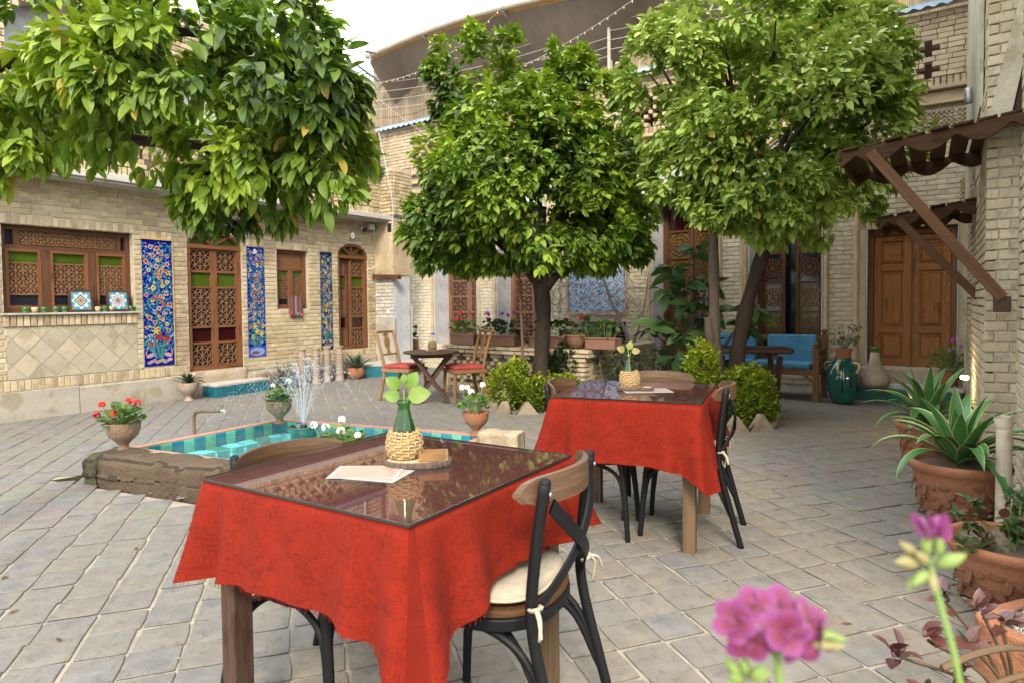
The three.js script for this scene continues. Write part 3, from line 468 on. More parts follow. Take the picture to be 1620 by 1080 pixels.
    for (let i = 0; i < 7; i++) { const X = rr(50, 206), Y = rr(140, 640), s2 = rnd() < 0.5 ? -1 : 1, c = pick(['#d9b06a', '#c98b60', '#e6d7c0', '#b9744f']); x.save(); x.translate(X, Y); x.scale(s2, 1); x.rotate(-0.5); x.fillStyle = c; x.beginPath(); x.ellipse(0, 0, 27, 13, 0, 0, 7); x.fill(); x.beginPath(); x.arc(26, -10, 9, 0, 7); x.fill(); x.beginPath(); x.moveTo(-20, 0); x.lineTo(-52, 8); x.lineTo(-24, 10); x.fill(); x.fillStyle = '#8d5a43'; x.beginPath(); x.ellipse(-6, -3, 17, 7, 0.3, 0, 7); x.fill(); x.fillStyle = '#f0e0a0'; x.beginPath(); x.moveTo(33, -12); x.lineTo(43, -9); x.lineTo(33, -6); x.fill(); x.restore(); }
    for (const [X, Y, c] of [[128, 790, 0], [70, 850, 0], [192, 815, 0], [100, 740, 1]]) { x.fillStyle = c ? '#e9cf55' : dark ? '#e2a38a' : s === 42 ? '#f0dc60' : '#c43a20'; for (let i = 0; i < 6; i++) { const a = i / 6 * 6.283; x.beginPath(); x.ellipse(X + Math.cos(a) * 17, Y + Math.sin(a) * 17, 21, 7, a, 0, 7); x.fill(); } }
    x.lineWidth = 6; for (let i = 0; i < 16; i++) { x.strokeStyle = pick(['#3a8fb8', '#56b3b0', '#3f8a4a']); const X = rr(50, 210); x.beginPath(); x.moveTo(128 + (X - 128) * 0.4, 960); x.quadraticCurveTo(X, 900, X + rr(-30, 30), rr(800, 860)); x.stroke(); }
    if (s === 42) { x.fillStyle = '#3f5fd0'; x.fillRect(0, 925, 256, 99); x.fillStyle = '#9fb6f0'; x.beginPath(); x.ellipse(128, 975, 108, 40, 0, 0, 7); x.fill(); x.fillStyle = '#8a5a70'; x.beginPath(); x.ellipse(100, 985, 60, 16, 0, 0, 7); x.fill(); x.fillStyle = '#f0f0f0'; x.beginPath(); x.arc(118, 44, 24, 0, 7); x.fill(); }
    else { for (let i = 0; i < 9; i++) { x.fillStyle = pick(['#d9cfc4', '#c2b2a2', '#b79f92']); x.beginPath(); x.ellipse(40 + i * 22, 994 - (i % 3) * 9, 20, 13, 0, 0, 7); x.fill(); } for (const [X, d] of [[50, 1], [200, -1]]) { x.save(); x.translate(X, 935); x.scale(d, 1); x.fillStyle = '#d8b2ae'; x.beginPath(); x.ellipse(0, 0, 36, 17, -0.3, 0, 7); x.fill(); x.lineWidth = 8; x.strokeStyle = '#d8b2ae'; x.beginPath(); x.moveTo(-26, 6); x.quadraticCurveTo(-46, -24, -28, -42); x.stroke(); x.restore(); } }
    const t = new THREE.CanvasTexture(cv); t.colorSpace = THREE.SRGBColorSpace; return phy({ map: t, color: C(0.46, 0.46, 0.46), roughness: 0.16, clearcoat: 0.3 });
  };
  MU.forEach(([a, b, c, d], q) => {
    const m = mural([41, 42, 43][q], q === 2), g = sub(left, 'flower_mural', (a + b) / 2, c, -0.003), n = 7, hh = (d - c) / n, w = b - a;
    for (let i = 0; i < n; i++) { const t = new THREE.BoxGeometry(w - 0.006, hh - 0.006, 0.012), uv = t.attributes.uv; for (let k = 0; k < uv.count; k++) uv.setY(k, (i + uv.getY(k)) / n); const o = part('tile', t, m, g); o.position.set(0, (i + 0.5) * hh, rr(-0.001, 0.001)); }
    if (q === 0) part('gold_strip', [box(w, 0.02, 0.02, 0, d - c + 0.0, 0.012), box(0.008, d - c, 0.02, w / 2 + 0.001, (d - c) / 2, 0.008)], M.gold, g);
  });
  // house-number plaques
  for (const u of [2.60, 5.17]) {
    const cv = document.createElement('canvas'); cv.width = 128; cv.height = 160; const x = cv.getContext('2d'); x.fillStyle = '#b0763a'; x.fillRect(0, 0, 128, 160); for (let i = 0; i < 30; i++) { x.fillStyle = pick(['#2a7f9a', '#d9b56a', '#7a3a1a', '#3d9a8a']); x.fillRect(rr(0, 120), rr(0, 150), 12, 10); } x.fillStyle = '#2a8fb0'; x.fillRect(0, 144, 128, 16); x.fillRect(0, 0, 128, 12);
    x.beginPath(); for (let i = 0; i < 6; i++) { const a = i / 6 * 6.283 + 0.524; x.lineTo(64 + 52 * Math.cos(a), 80 + 58 * Math.sin(a)); } x.closePath(); x.fillStyle = '#f2efe6'; x.fill(); x.lineWidth = 5; x.strokeStyle = '#26323c'; x.stroke();
    x.strokeStyle = '#222'; x.lineWidth = 3; x.beginPath(); x.moveTo(38, 82); x.quadraticCurveTo(48, 94, 58, 80); x.quadraticCurveTo(66, 92, 76, 78); x.lineTo(90, 84); x.stroke(); x.fillStyle = '#222'; x.fillRect(52, 68, 4, 4); x.fillRect(74, 66, 4, 4); x.fillRect(66, 96, 4, 4);
    const t = new THREE.CanvasTexture(cv); t.colorSpace = THREE.SRGBColorSpace; const g = new THREE.BoxGeometry(0.14, 0.175, 0.014);
    single('tile_plaque', g.rotateY(LA), phy({ map: t, roughness: 0.2 }), u < 3 ? 'small hexagon-faced ceramic plaque above the large arched door' : 'small hexagon-faced ceramic plaque above the narrow ajar door', 'plaque', [-5.555 + 0.5417 * u + 0.8406 * 0.01, 2.44, -7.08 - 0.8406 * u + 0.5417 * 0.01]);
  }
}
// world point from facade coordinates
const Lp = (u, v, w) => [-5.555 + 0.5417 * u + 0.8406 * w, v, -7.08 - 0.8406 * u + 0.5417 * w];
const BA = -35.2 * Math.PI / 180;
const Bp = (u, v, w) => [-1.99 + 0.817 * u - 0.576 * w, v, -13.13 + 0.576 * u + 0.817 * w];
const Rp = (u, v, w) => [5.49 - 0.5417 * u - 0.8406 * w, v, -7.86 + 0.8406 * u - 0.5417 * w];
// ---------- back facade ----------
const back = thing('brick_facade', 'pale brick back facade with tall arched lattice doors, a star-tile panel and a pierced parapet', 'facade', [-1.99, 0, -13.13], BA);
reseed(51);
{
  const O = [[0.59, 1.65, 0.45, 2.85, 3.45], [2.11, 3.17, 0.45, 2.85, 3.45], [5.10, 6.10, 0.22, 2.90, 3.48], [6.56, 7.52, 0.22, 2.90, 3.48]], WD = [8.04, 9.03, 0.40, 2.14];
  const arcPts = (a, b, c, sp, top) => { const o = [[a, c], [b, c], [b, sp]]; for (let i = 1; i < 14; i++) { const t = i / 14 * Math.PI, k = Math.sin(t); o.push([(a + b) / 2 + (b - a) / 2 * Math.cos(t), sp + (top - sp) * (0.8 * k + 0.2 * Math.pow(k, 6))]); } o.push([a, sp]); return o; };
  part('wall', prism([[-1.2, 0], [9.15, 0], [9.15, 3.75], [-1.2, 3.75]], 0.5, 0, [...O.map((o) => arcPts(...o)), [[WD[0], WD[2]], [WD[1], WD[2]], [WD[1], WD[3]], [WD[0], WD[3]]]]).translate(0, 0, -0.508), M.mortarB, back);
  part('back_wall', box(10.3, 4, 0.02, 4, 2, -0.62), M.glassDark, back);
  // plaster reveals and arch heads
  for (const [a, b, c, sp, top] of O) {
    part('plaster_jamb', [box(0.012, sp - c, 0.49, a + 0.005, (sp + c) / 2, -0.240), box(0.012, sp - c, 0.49, b - 0.005, (sp + c) / 2, -0.240), box(b - a - 0.03, 0.012, 0.47, (a + b) / 2, sp - 0.012, -0.235)], M.plaster, back);
    part('tympanum', prism(arcPts(a + 0.01, b - 0.01, sp - 0.004, sp, top - 0.01).slice(0), 0.05).translate(0, 0, -0.10), M.plaster, back);
    const edge = []; for (let i = 0; i <= 20; i++) { const t = i / 20 * Math.PI, k = Math.sin(t); edge.push([(a + b) / 2 + ((b - a) / 2 + 0.05) * Math.cos(t), sp + (top - sp + 0.06) * (0.8 * k + 0.2 * Math.pow(k, 6)), 0.008]); }
    part('arch_moulding', [tube([[b + 0.05, c, 0.008], [b + 0.05, sp, 0.008], ...edge, [a - 0.05, sp, 0.008], [a - 0.05, c, 0.008]], 0.03, 8, 60, false)], M.tan, back);
  }
  for (const u of [2.06, 6.47, 7.93]) part('roll_moulding', tube([[u, 0.2, 0.01], [u, 1.5, 0.012], [u, 3.5, 0.01]], 0.035, 8), M.tan, back);
  const list = [], hs = [...O.map(([a, b, c, s, t]) => archHole(a - 0.06, b + 0.06, c, s, t + 0.08)), rectHole(3.56, 4.70, 1.0, 2.60), rectHole(WD[0] - 0.10, WD[1] + 0.10, WD[2] - 0.3, 2.26)];
  courses(list, 'pale', 0, 9.15, 0.1, 3.56, hs); courses(list, 'B', -1.2, 0, 0.1, 3.56, []);
  // parapet above the double ledge
  const cross = []; for (let j = 0; j < 4; j++) for (let i = 0; i < 40; i++) { const u = 0.0 + i * 0.30 + (j % 2) * 0.15 - 0.01, m = ((u + 0.35) % 1.5); if ((m > 0.35 && m < 1.3 || (u > 7.7 && (j === 0 || j === 2))) && u > 0 && u < 8.75) cross.push(...crossHole(u, 4.05 + j * 0.124, 0.08, 0.062)); }
  courses(list, 'B', -0.81, 9.15, 3.93, 4.70, cross, { w: 0.03, d: 0.12, joint: 0.004, len: 0.17 });
  soldiers(list, 'B', -0.81, 9.15, 3.81, 3.925, { w: 0.03, d: 0.1 });
  layBricks(back, list);
  part('terrace_wall', [box(15.4, 2.7, 0.05, 1.6, 5.1, -1.9), box(11.4, 0.08, 2.0, 3.6, 3.74, -1.0)], M.darkWood, back); part('parapet_core', [box(0.4, 0.8, 0.08, 0.0, 4.32, -0.12), box(9.96, 0.06, 0.08, 4.17, 4.70, -0.05)], M.mortarB, back);  // terrace backing: shade of the interior is put into its dark colour
  part('cornice', [rbox(10.3, 0.05, 0.16, 0.01, 4.0, 3.785, 0.03), rbox(10.3, 0.13, 0.07, 0.012, 4.0, 3.69, -0.005), rbox(10.3, 0.035, 0.12, 0.01, 4.0, 3.61, 0.022)], M.tan, back);
  { // corrugated edge
    const pts = []; for (let i = 0; i <= 9.96 / 0.02; i++) { const u = -0.81 + i * 0.02; pts.push([u, 4.755 - 0.03 * (0.5 - 0.5 * Math.cos(u * 6.283 / 0.14))]); }
    part('eave', [prism([...pts, [9.15, 4.80], [-0.81, 4.80]], 0.006).translate(0, 0, 0.16), put(box(9.96, 0.008, 0.3), 4.17, 4.805, 0.02, 0.05)], M.eaveBlue, back);
  }
  // carved spandrel reliefs beside the pointed blind arch over the wooden door
  { const arc = []; for (let i = 0; i <= 16; i++) { const t = i / 16 * 2 - 1; arc.push([8.56 + t * 0.62, 3.47 - 0.32 * Math.pow(Math.abs(t), 0.62), 0.012]); } part('arch_moulding', tube(arc, 0.022, 6, 40, false), M.tan, back);
    const st = []; for (let i = 0; i < 46; i++) for (let j = 0; j < 12; j++) { const u = 7.95 + i * 0.026, v = 2.92 + j * 0.052 + (i % 2) * 0.026, yy = 3.47 - 0.32 * Math.pow(Math.min(1, Math.abs((u - 8.56) / 0.62)), 0.62); if (v < yy + 0.04 || v > 3.57 || u > 9.12) continue; if (hsh(i, j, 4) < 0.8) st.push(box(0.022, 0.02, 0.03, u, v, 0.008 + 0.018 * hsh(i, j, 7))); }
    for (const u0 of [7.72, 9.04]) for (let i = 0; i < 5; i++) for (let j = 0; j < 20; j++) if ((i + j) % 2 === 0 && (j < 14 || u0 < 8)) st.push(box(0.022, 0.022, 0.03, u0 + i * 0.024, 2.35 + j * 0.026, 0.012));
    tag(part('relief', st, M.tan, back), null, null, null, 'stuff'); }
  part('door_surround', [box(0.10, 2.1, 0.05, WD[0] - 0.055, 1.22, -0.005), box(0.10, 2.1, 0.05, WD[1] + 0.055, 1.22, -0.005), box(1.24, 0.12, 0.05, 8.535, 2.205, -0.005)], M.tan, back);
  part('painted_edge', [box(0.014, 1.74, 0.05, WD[0] + 0.008, 1.27, 0.0), box(0.014, 1.74, 0.05, WD[1] - 0.008, 1.27, 0.0)], std({ color: C(0.40, 0.52, 0.54), map: T.stain }), back);
  part('stone_step', [rbox(1.1, 0.2, 0.3, 0.015, 8.55, 0.295, 0.06)], M.paleStone, back);
  { // panelled double door
    const g = sub(back, 'door', 8.535, 0.40, -0.10), w = 0.96, h = 1.72;
    part('frame', [box(0.06, h, 0.1, -w / 2 + 0.03, h / 2, 0), box(0.06, h, 0.1, w / 2 - 0.03, h / 2, 0), box(w - 0.12, 0.06, 0.1, 0, h - 0.03, 0)], M.brown, g);
    for (const s of [-1, 1]) {
      const cx = s * 0.21, lw = 0.412, f = [box(lw, 1.65, 0.03, cx, 0.83, -0.012)];
      for (const [y, k] of [[0.05, 0.1], [0.46, 0.09], [1.25, 0.09], [1.62, 0.07]]) f.push(rbox(lw, k, 0.034, 0.006, cx, y, 0.006));
      f.push(rbox(0.08, 1.65, 0.034, 0.006, cx - lw / 2 + 0.04, 0.83, 0.008), rbox(0.08, 1.65, 0.034, 0.006, cx + lw / 2 - 0.04, 0.83, 0.008));
      part('door_leaf', f, s < 0 ? M.doorWood : wood(0.24, 0.11, 0.04, { map: T.chip }), g);
      for (const [y, hh] of [[0.255, 0.28], [0.855, 0.66], [1.44, 0.24]]) part('panel', [rbox(0.21, hh - 0.03, 0.03, 0.012, cx, y, 0.004), ...rect(0.25, hh, 0.016, 0.03, 0.008).map((q) => q.translate(cx, y, 0))], M.doorWood, g);
    }
    part('meeting_strip', [box(0.018, 1.65, 0.02, 0, 0.83, 0.03)], M.brown, g);
    part('handle', [box(0.018, 0.16, 0.014, 0.03, 1.28, 0.03)], M.camBlack, g);
  }
  // lattice doors in the arches
  O.forEach(([a, b, c, sp], i) => {
    const g = sub(back, 'door', (a + b) / 2, c, -0.46), w = b - a - 0.03, h = sp - c - 0.02, k = i > 1;
    part('frame', [box(0.07, h, 0.09, -w / 2 + 0.035, h / 2, 0), box(0.07, h, 0.09, w / 2 - 0.035, h / 2, 0), box(w - 0.14, 0.07, 0.09, 0, h - 0.035, 0)], k ? M.brownDark : wood(0.21, 0.105, 0.065), g);
    const n = k ? 5 : 6, hh = (h - 0.55) / n, rows = [...Array(n)].map((_, q) => [hh, k ? 'wheel' : 'star', k ? [M.glassYellow, M.glassDark, M.glassYellow][(q + i) % 3] : M.glassBlue]); rows.unshift([0.42, '', i > 1 ? M.glassRed : M.glassGreen]);
    const fm = k ? M.brownDark : wood(0.19, 0.095, 0.06);
    if (i === 3) { for (const s of [-1, 1]) latticeLeaf(g, s * 0.235 + (s < 0 ? -0.03 : 0), 0.03, 0.36, rows, fm); } else for (const s of [-1, 1]) latticeLeaf(g, s * (w / 4 - 0.018), 0.03, w / 2 - 0.05, rows, fm);
  });
  { // star-and-cross tile panel
    const cv = document.createElement('canvas'); cv.width = cv.height = 256; const x = cv.getContext('2d'); x.fillStyle = '#c9c39a'; x.fillRect(0, 0, 256, 256);
    const dia = (X, Y, r, c) => { x.fillStyle = c; x.beginPath(); x.moveTo(X, Y - r); x.lineTo(X + r, Y); x.lineTo(X, Y + r); x.lineTo(X - r, Y); x.fill(); };
    for (const [X, Y] of [[0, 0], [256, 0], [0, 256], [256, 256]]) { dia(X, Y, 100, '#1560b8'); dia(X, Y, 64, '#c9d2c0'); dia(X, Y, 50, '#10205e'); dia(X, Y, 18, '#d9d2ba'); }
    x.lineWidth = 40; x.strokeStyle = '#1f8fd0'; x.beginPath(); for (let i = 0; i <= 8; i++) { const a = i / 8 * 6.283 + 0.39; x.lineTo(128 + 74 * Math.cos(a), 128 + 74 * Math.sin(a)); } x.stroke(); x.lineWidth = 5; x.strokeStyle = '#12204f'; x.stroke();
    dia(128, 128, 44, '#1a2460'); dia(128, 128, 28, '#7fc0e0'); dia(128, 128, 13, '#c08a3a'); for (const [X, Y] of [[128, 12], [12, 128], [244, 128], [128, 244]]) { dia(X, Y, 30, '#2a4fa8'); dia(X, Y, 14, '#e0d8b8'); }
    const t = new THREE.CanvasTexture(cv); t.colorSpace = THREE.SRGBColorSpace; const m = phy({ map: t, roughness: 0.18, clearcoat: 0.2 });
    const g = sub(back, 'tile_panel', 4.13, 1.09, -0.005), n = 7, s = 1.02 / n, tg = new THREE.BoxGeometry(s - 0.003, s - 0.003, 0.014);
    for (let i = 0; i < n; i++) for (let j = 0; j < 10; j++) { const o = part('tile', tg, m, g); o.position.set(-0.51 + (i + 0.5) * s, (j + 0.5) * s, rr(-0.001, 0.001)); }
    part('bed', box(1.05, 1.49, 0.03, 0, 0.735, -0.02), M.mortarB, g);
    part('border', [box(0.03, 1.5, 0.05, -0.535, 0.74, 0), box(0.03, 1.5, 0.05, 0.535, 0.74, 0), box(1.1, 0.05, 0.06, 0, -0.03, 0)], M.tan, g);
  }
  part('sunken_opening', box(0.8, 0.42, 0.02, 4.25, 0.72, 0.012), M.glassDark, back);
}
// ---------- corner pier between the two facades, with the passage ----------
{
  const pier = thing('brick_pier', 'corner pier with white-painted bricks, a grey marble slab below and a timber beam', 'pier', Lp(5.72, 0, 0), LA);
  reseed(61);
  const list = [], add = (u, v, l, k) => list.push({ u, v, w: 0, l, h: 0.062, d: 0.05, pal: 'pale', k, g: k * 2 + 1 });
  part('core', [box(0.42, 1.72, 0.43, 0.22, 0.87, 0.215)], M.plaster, pier);
  // white bricks on the face towards the viewer (-x side)
  const bm = [std({ color: C(0.52, 0.49, 0.42), map: T.mottle, bumpMap: T.grit, bumpScale: 0.004 }), std({ color: C(0.46, 0.425, 0.35), map: T.mottle, bumpMap: T.grit, bumpScale: 0.004 })];
  for (let k = 0; k < 11; k++) { let x = (k % 2) * -0.075; while (x < 0.43) { const a = Math.max(0, x), b = Math.min(0.43, x + 0.15); if (b - a > 0.02) { const m = shade(new THREE.Mesh(pick(BRICKS), pick(bm))); m.name = 'brick'; m.position.set(0.005, 1.03 + k * 0.064, (a + b) / 2); m.rotation.y = -Math.PI / 2; m.scale.set(b - a - 0.012, 0.053, 0.03); pier.add(m); } x += 0.15; } }
  part('marble_slab', rbox(0.02, 0.93, 0.47, 0.004, 0.0, 0.55, 0.225), M.marble, pier);
  part('overhang', [box(0.5, 0.95, 0.45, 0.24, 2.24, 0.225)], M.tan, pier);
  part('timber_beam', bar([-0.04, 1.745, -0.02], [-0.02, 1.72, 0.60], 0.09, 0.08), M.braceWood, pier);
  part('vent', box(0.01, 0.15, 0.09, -0.012, 2.6, 0.37), M.camBlack, pier);
  part('upper_block', [box(0.5, 0.85, 0.42, 0.30, 3.24, 0.20)], M.mortarB, pier);
  for (let k = 0; k < 13; k++) { let x = -0.02 + (k % 2) * -0.075; while (x < 0.42) { const a = Math.max(-0.02, x), b = Math.min(0.42, x + 0.15); if (b - a > 0.02) { const m = shade(new THREE.Mesh(pick(BRICKS), pick(PALM.L))); m.name = 'brick'; m.position.set(0.045, 2.86 + k * 0.063, (a + b) / 2); m.rotation.y = -Math.PI / 2; m.scale.set(b - a - 0.011, 0.053, 0.04); pier.add(m); const m2 = shade(new THREE.Mesh(pick(BRICKS), pick(PALM.L))); m2.name = 'brick'; m2.position.set(0.07 + (a + b) / 2, 2.86 + k * 0.063, 0.412); m2.scale.set(b - a - 0.011, 0.053, 0.04); pier.add(m2); } x += 0.15; } }
  part('socket', rbox(0.012, 0.07, 0.05, 0.003, -0.01, 1.12, 0.30), M.white, pier);
  const ms = single('marble_slab', rbox(0.10, 1.25, 0.03, 0.005, 0, 0.62, 0), M.white, 'narrow white marble slab standing at the mouth of the corner passage', 'slab', [-1.90, 0, -12.2], 0.1);
}
// ---------- right wall with stepped piers ----------
const RA = LA + Math.PI;
const right = thing('brick_wall', 'pale greenish brick side wall with stepped piers behind the wooden canopies', 'wall', [5.49, 0, -7.86], RA);
reseed(71);
{
  const list = [];
  courses(list, 'R', 0.0, 1.15, 0.0, 2.75, [], { w: 0.05 }); courses(list, 'R', 1.9, 4.1, 0.0, 2.75, [], { w: 0.07 }); courses(list, 'R', 4.1, 7.2, 0.0, 6.0, [], { w: -0.10, h: 0.07 });
  courses(list, 'R', 0.0, 4.1, 2.75, 6.0, [], { w: 0.05, h: 0.07 });
  const end = []; courses(end, 'R', -0.12, 0.09, 0, 6.0, [], { w: 0, h: 0.068, len: 0.15 });
  for (const b of end) { list.push({ ...b, u: 4.10, w: b.u, _end: true }); }
  const face = list.filter((b) => !b._end); layBricks(right, face);
  const em = PALM.R; for (const b of list.filter((q) => q._end)) { const m = shade(new THREE.Mesh(BRICKS[b.g], em[b.k])); m.name = 'brick'; m.position.set(4.085, b.v, b.w - 0.01); m.rotation.y = Math.PI / 2; m.scale.set(b.l, b.h, 0.05); right.add(m); }
  part('wall', [box(1.2, 6, 0.3, 0.6, 3, -0.14), box(2.2, 6, 0.3, 3.0, 3, -0.13), box(0.75, 3.2, 0.3, 1.52, 4.5, -0.14), box(3.1, 6, 0.3, 5.65, 3, -0.298)], M.mortar, right);
  part('door_recess', [box(0.75, 2.9, 0.06, 1.525, 1.45, -0.24)], M.brownDark, right); part('door_frame', [box(0.05, 2.6, 0.1, 1.18, 1.3, -0.03), box(0.05, 2.6, 0.1, 1.87, 1.3, -0.03)], M.brown, right);
  part('plaster_band', [box(0.35, 6.0, 0.02, 0.20, 3.0, 0.06), box(2.6, 3.3, 0.02, 1.9, 4.4, 0.068)], M.greenPlaster, right);
  // plastered arch soffit high on the near pier
  const so = []; for (let i = 0; i <= 10; i++) { const t = i / 10; so.push([4.06 + 1.6 * (1 - Math.cos(t * 1.4)), 2.75 + 1.25 * Math.sin(t * 1.4)]); }
  part('arch_soffit', prism([[-0.08, 2.40], [0.04, 2.40], [0.19, 3.25], [0.095, 3.25]], 0.06).rotateY(Math.PI / 2).translate(4.13, 0, 0), M.greenPlaster, right); part('arch_shade_plate', prism([[0.045, 2.40], [0.13, 2.40], [0.12, 2.86]], 0.04).rotateY(Math.PI / 2).translate(4.13, 0, 0), M.darkWood, right);  // flat dark triangle stands in for the shade under the arch
}
// ---------- pierced porch wall ----------
const porch = thing('porch_wall', 'low pierced brick wall with a coping of bricks, flower boxes along its top', 'low wall', Bp(3.1, 0, 2.54), BA);
reseed(81);
{
  const list = [], cross = []; for (let i = 0; i < 9; i++) for (let j = 0; j < 4; j++) cross.push(...crossHole(0.14 + i * 0.235 + (j % 2) * 0.118, 0.20 + j * 0.10, 0.06, 0.052));
  courses(list, 'B', 0, 1.98, 0.10, 0.575, cross, { d: 0.2, h: 0.052, joint: 0.003, len: 0.14 }); soldiers(list, 'B', 0, 1.98, 0, 0.098, { d: 0.2, w: 0.01 });
  courses(list, 'B', 1.98, 2.24, 0, 0.575, [], { w: 0.05, d: 0.26, h: 0.058, len: 0.19 }); courses(list, 'B', -0.04, 2.30, 0.575, 0.68, [], { w: 0.065, d: 0.27, h: 0.052, len: 0.21 });
  layBricks(porch, list);
  // the return towards the facade
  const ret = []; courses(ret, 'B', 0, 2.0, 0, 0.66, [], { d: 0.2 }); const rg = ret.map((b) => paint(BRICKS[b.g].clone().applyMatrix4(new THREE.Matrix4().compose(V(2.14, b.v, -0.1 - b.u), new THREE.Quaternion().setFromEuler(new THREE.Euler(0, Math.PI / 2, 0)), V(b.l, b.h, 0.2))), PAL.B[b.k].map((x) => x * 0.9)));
  tag(part('brickwork', rg, stuffBrickMat, porch), null, null, null, 'stuff');
  part('core', [box(0.16, 0.62, 2.0, 2.14, 0.31, -1.1), box(0.2, 0.55, 1.9, -0.02, 0.28, -1.0)], M.mortarB, porch);
  part('terrace', box(2.0, 0.14, 2.2, 1.0, 0.07, -1.3), M.dado, porch);
}
// ---------- tiled steps ----------
function tiledStep(label, pts, h, mat, tileW, sides) {
  const t = thing('tiled_step', label, 'step', [0, 0, 0]);
  part('step_slab', slab(pts.map(([x, z]) => [x, z]), h - 0.035, h, 0.006), M.concrete, t);
  const cx = pts.reduce((s, p) => s + p[0], 0) / pts.length, cz = pts.reduce((s, p) => s + p[1], 0) / pts.length;
  part('core', slab(pts.map(([x, z]) => [cx + (x - cx) * 0.97, cz + (z - cz) * 0.97]), 0, h - 0.036), M.mortar, t);
  for (const i of sides) {
    const [x0, z0] = pts[i], [x1, z1] = pts[(i + 1) % pts.length], L = Math.hypot(x1 - x0, z1 - z0), n = Math.max(1, Math.round(L / tileW)), s = L / n;
    for (let k = 0; k < n; k++) { const f = (k + 0.5) / n, o = part('tile', rbox(s - 0.004, h - 0.04, 0.02, 0.003), mat, t); o.position.set(cx + (lerp(x0, x1, f) - cx) * 0.985, (h - 0.036) / 2, cz + (lerp(z0, z1, f) - cz) * 0.985); o.rotation.y = -Math.atan2(z1 - z0, x1 - x0); }
  }
  return t;
}
const P2 = (p) => [p[0], p[2]];
tiledStep('teal tiled step under the large arched lattice door', [P2(Lp(2.32, 0, 0.0)), P2(Lp(2.32, 0, 0.34)), P2(Lp(3.24, 0, 0.26)), P2(Lp(3.24, 0, 0))], 0.19, M.teal, 0.16, [0, 1]);
tiledStep('teal tiled step at the corner under the narrow door and marble slab', [[-2.80, -11.98], [-2.78, -11.15], [-1.66, -11.35], [-1.70, -12.4]], 0.23, M.teal, 0.2, [1]);
tiledStep('dark green tiled step in front of the old panelled wooden door', [P2(Bp(8.0, 0, 0.05)), P2(Bp(8.0, 0, 0.50)), P2(Bp(9.1, 0, 0.50)), P2(Bp(9.1, 0, 0.05))], 0.21, M.tealGreen, 0.17, [0, 1]);
// ---------- leaves and flowers ----------
const aimFace = (dir, face) => { const z = dir.clone().normalize(), y = face.clone().addScaledVector(z, -face.dot(z)).normalize(), x = new THREE.Vector3().crossVectors(y, z); return new THREE.Quaternion().setFromRotationMatrix(new THREE.Matrix4().makeBasis(x, y, z)); };
function leafGeo(len, wid, bend = 0.25, fold = 0.25, rows = 5, tip = 1, wavy = 0) { // lies along +z from the stalk, face up
  const pos = [], uv = [], idx = [];
  for (let i = 0; i <= rows; i++) {
    const t = i / rows, w = wid / 2 * Math.pow(Math.sin(Math.PI * Math.pow(t, 0.8)), 0.75 * tip) + (i === 0 ? 0.001 : 0), y = -bend * len * t * t + 0.06 * len * t, z = len * (t - 0.25 * bend * t * t);
    for (const s of [-1, 0, 1]) { pos.push(s * w, y + Math.abs(s) * fold * w + (wavy ? wavy * len * Math.sin(t * 14 + s) * Math.abs(s) : 0), z); uv.push(0.5 + s * 0.5, t); }
  }
  for (let i = 0; i < rows; i++) for (let s = 0; s < 2; s++) { const a = i * 3 + s; idx.push(a, a + 3, a + 1, a + 1, a + 3, a + 4); }
  const g = new THREE.BufferGeometry(); g.setAttribute('position', new THREE.Float32BufferAttribute(pos, 3)); g.setAttribute('uv', new THREE.Float32BufferAttribute(uv, 2)); g.setIndex(idx); g.computeVertexNormals(); return g;
}
// an orientation whose z runs along dir, with the leaf's face as near to up as it can be, then rolled
function aim(dir, roll = 0) {
  const z = dir.clone().normalize(), up = Math.abs(z.y) > 0.97 ? V(1, 0, 0) : V(0, 1, 0), x = new THREE.Vector3().crossVectors(up, z).normalize(), y = new THREE.Vector3().crossVectors(z, x);
  const q = new THREE.Quaternion().setFromRotationMatrix(new THREE.Matrix4().makeBasis(x, y, z)); return roll ? q.multiply(new THREE.Quaternion().setFromAxisAngle(V(0, 0, 1), roll)) : q;
}
const onDir = () => { let v; do v = V(rr(-1, 1), rr(-1, 1), rr(-1, 1)); while (v.lengthSq() > 1 || v.lengthSq() < 0.01); return v.normalize(); };
// leaves = [{p, q, s, c}]: the nearest in view become meshes of their own, the rest one instanced part
function setLeaves(parent, leaves, geo, mats, tints, base, n = 300, name = 'leaf', rest = 'foliage') {
  parent.updateMatrixWorld(true); camera.updateMatrixWorld(true); camera.updateProjectionMatrix();
  const fr = new THREE.Frustum().setFromProjectionMatrix(new THREE.Matrix4().multiplyMatrices(camera.projectionMatrix, camera.matrixWorldInverse)), w = V(0, 0, 0);
  for (const l of leaves) { w.copy(l.p).applyMatrix4(parent.matrixWorld); l.d = w.distanceTo(camera.position) + (fr.containsPoint(w) ? 0 : 1000); }
  leaves.sort((a, b) => a.d - b.d);
  const near = leaves.slice(0, n).filter((l) => l.d < 900), far = leaves.slice(near.length);
  for (const l of near) { const m = shade(new THREE.Mesh(geo, mats[l.c])); m.name = name; m.position.copy(l.p); m.quaternion.copy(l.q); m.scale.setScalar(l.s); parent.add(m); }
  if (far.length) {
    const im = shade(new THREE.InstancedMesh(geo, base, far.length)); im.name = rest;
    far.forEach((l, i) => { im.setMatrixAt(i, new THREE.Matrix4().compose(l.p, l.q, V(l.s, l.s, l.s))); im.setColorAt(i, C(...tints[l.c])); });
    tag(im, null, null, null, 'stuff'); parent.add(im);
  }
}
function kinds(tints, o = {}) { return { tints, mats: tints.map((c) => leafMat(...c, o)), base: leafMat(1, 1, 1, o) }; }
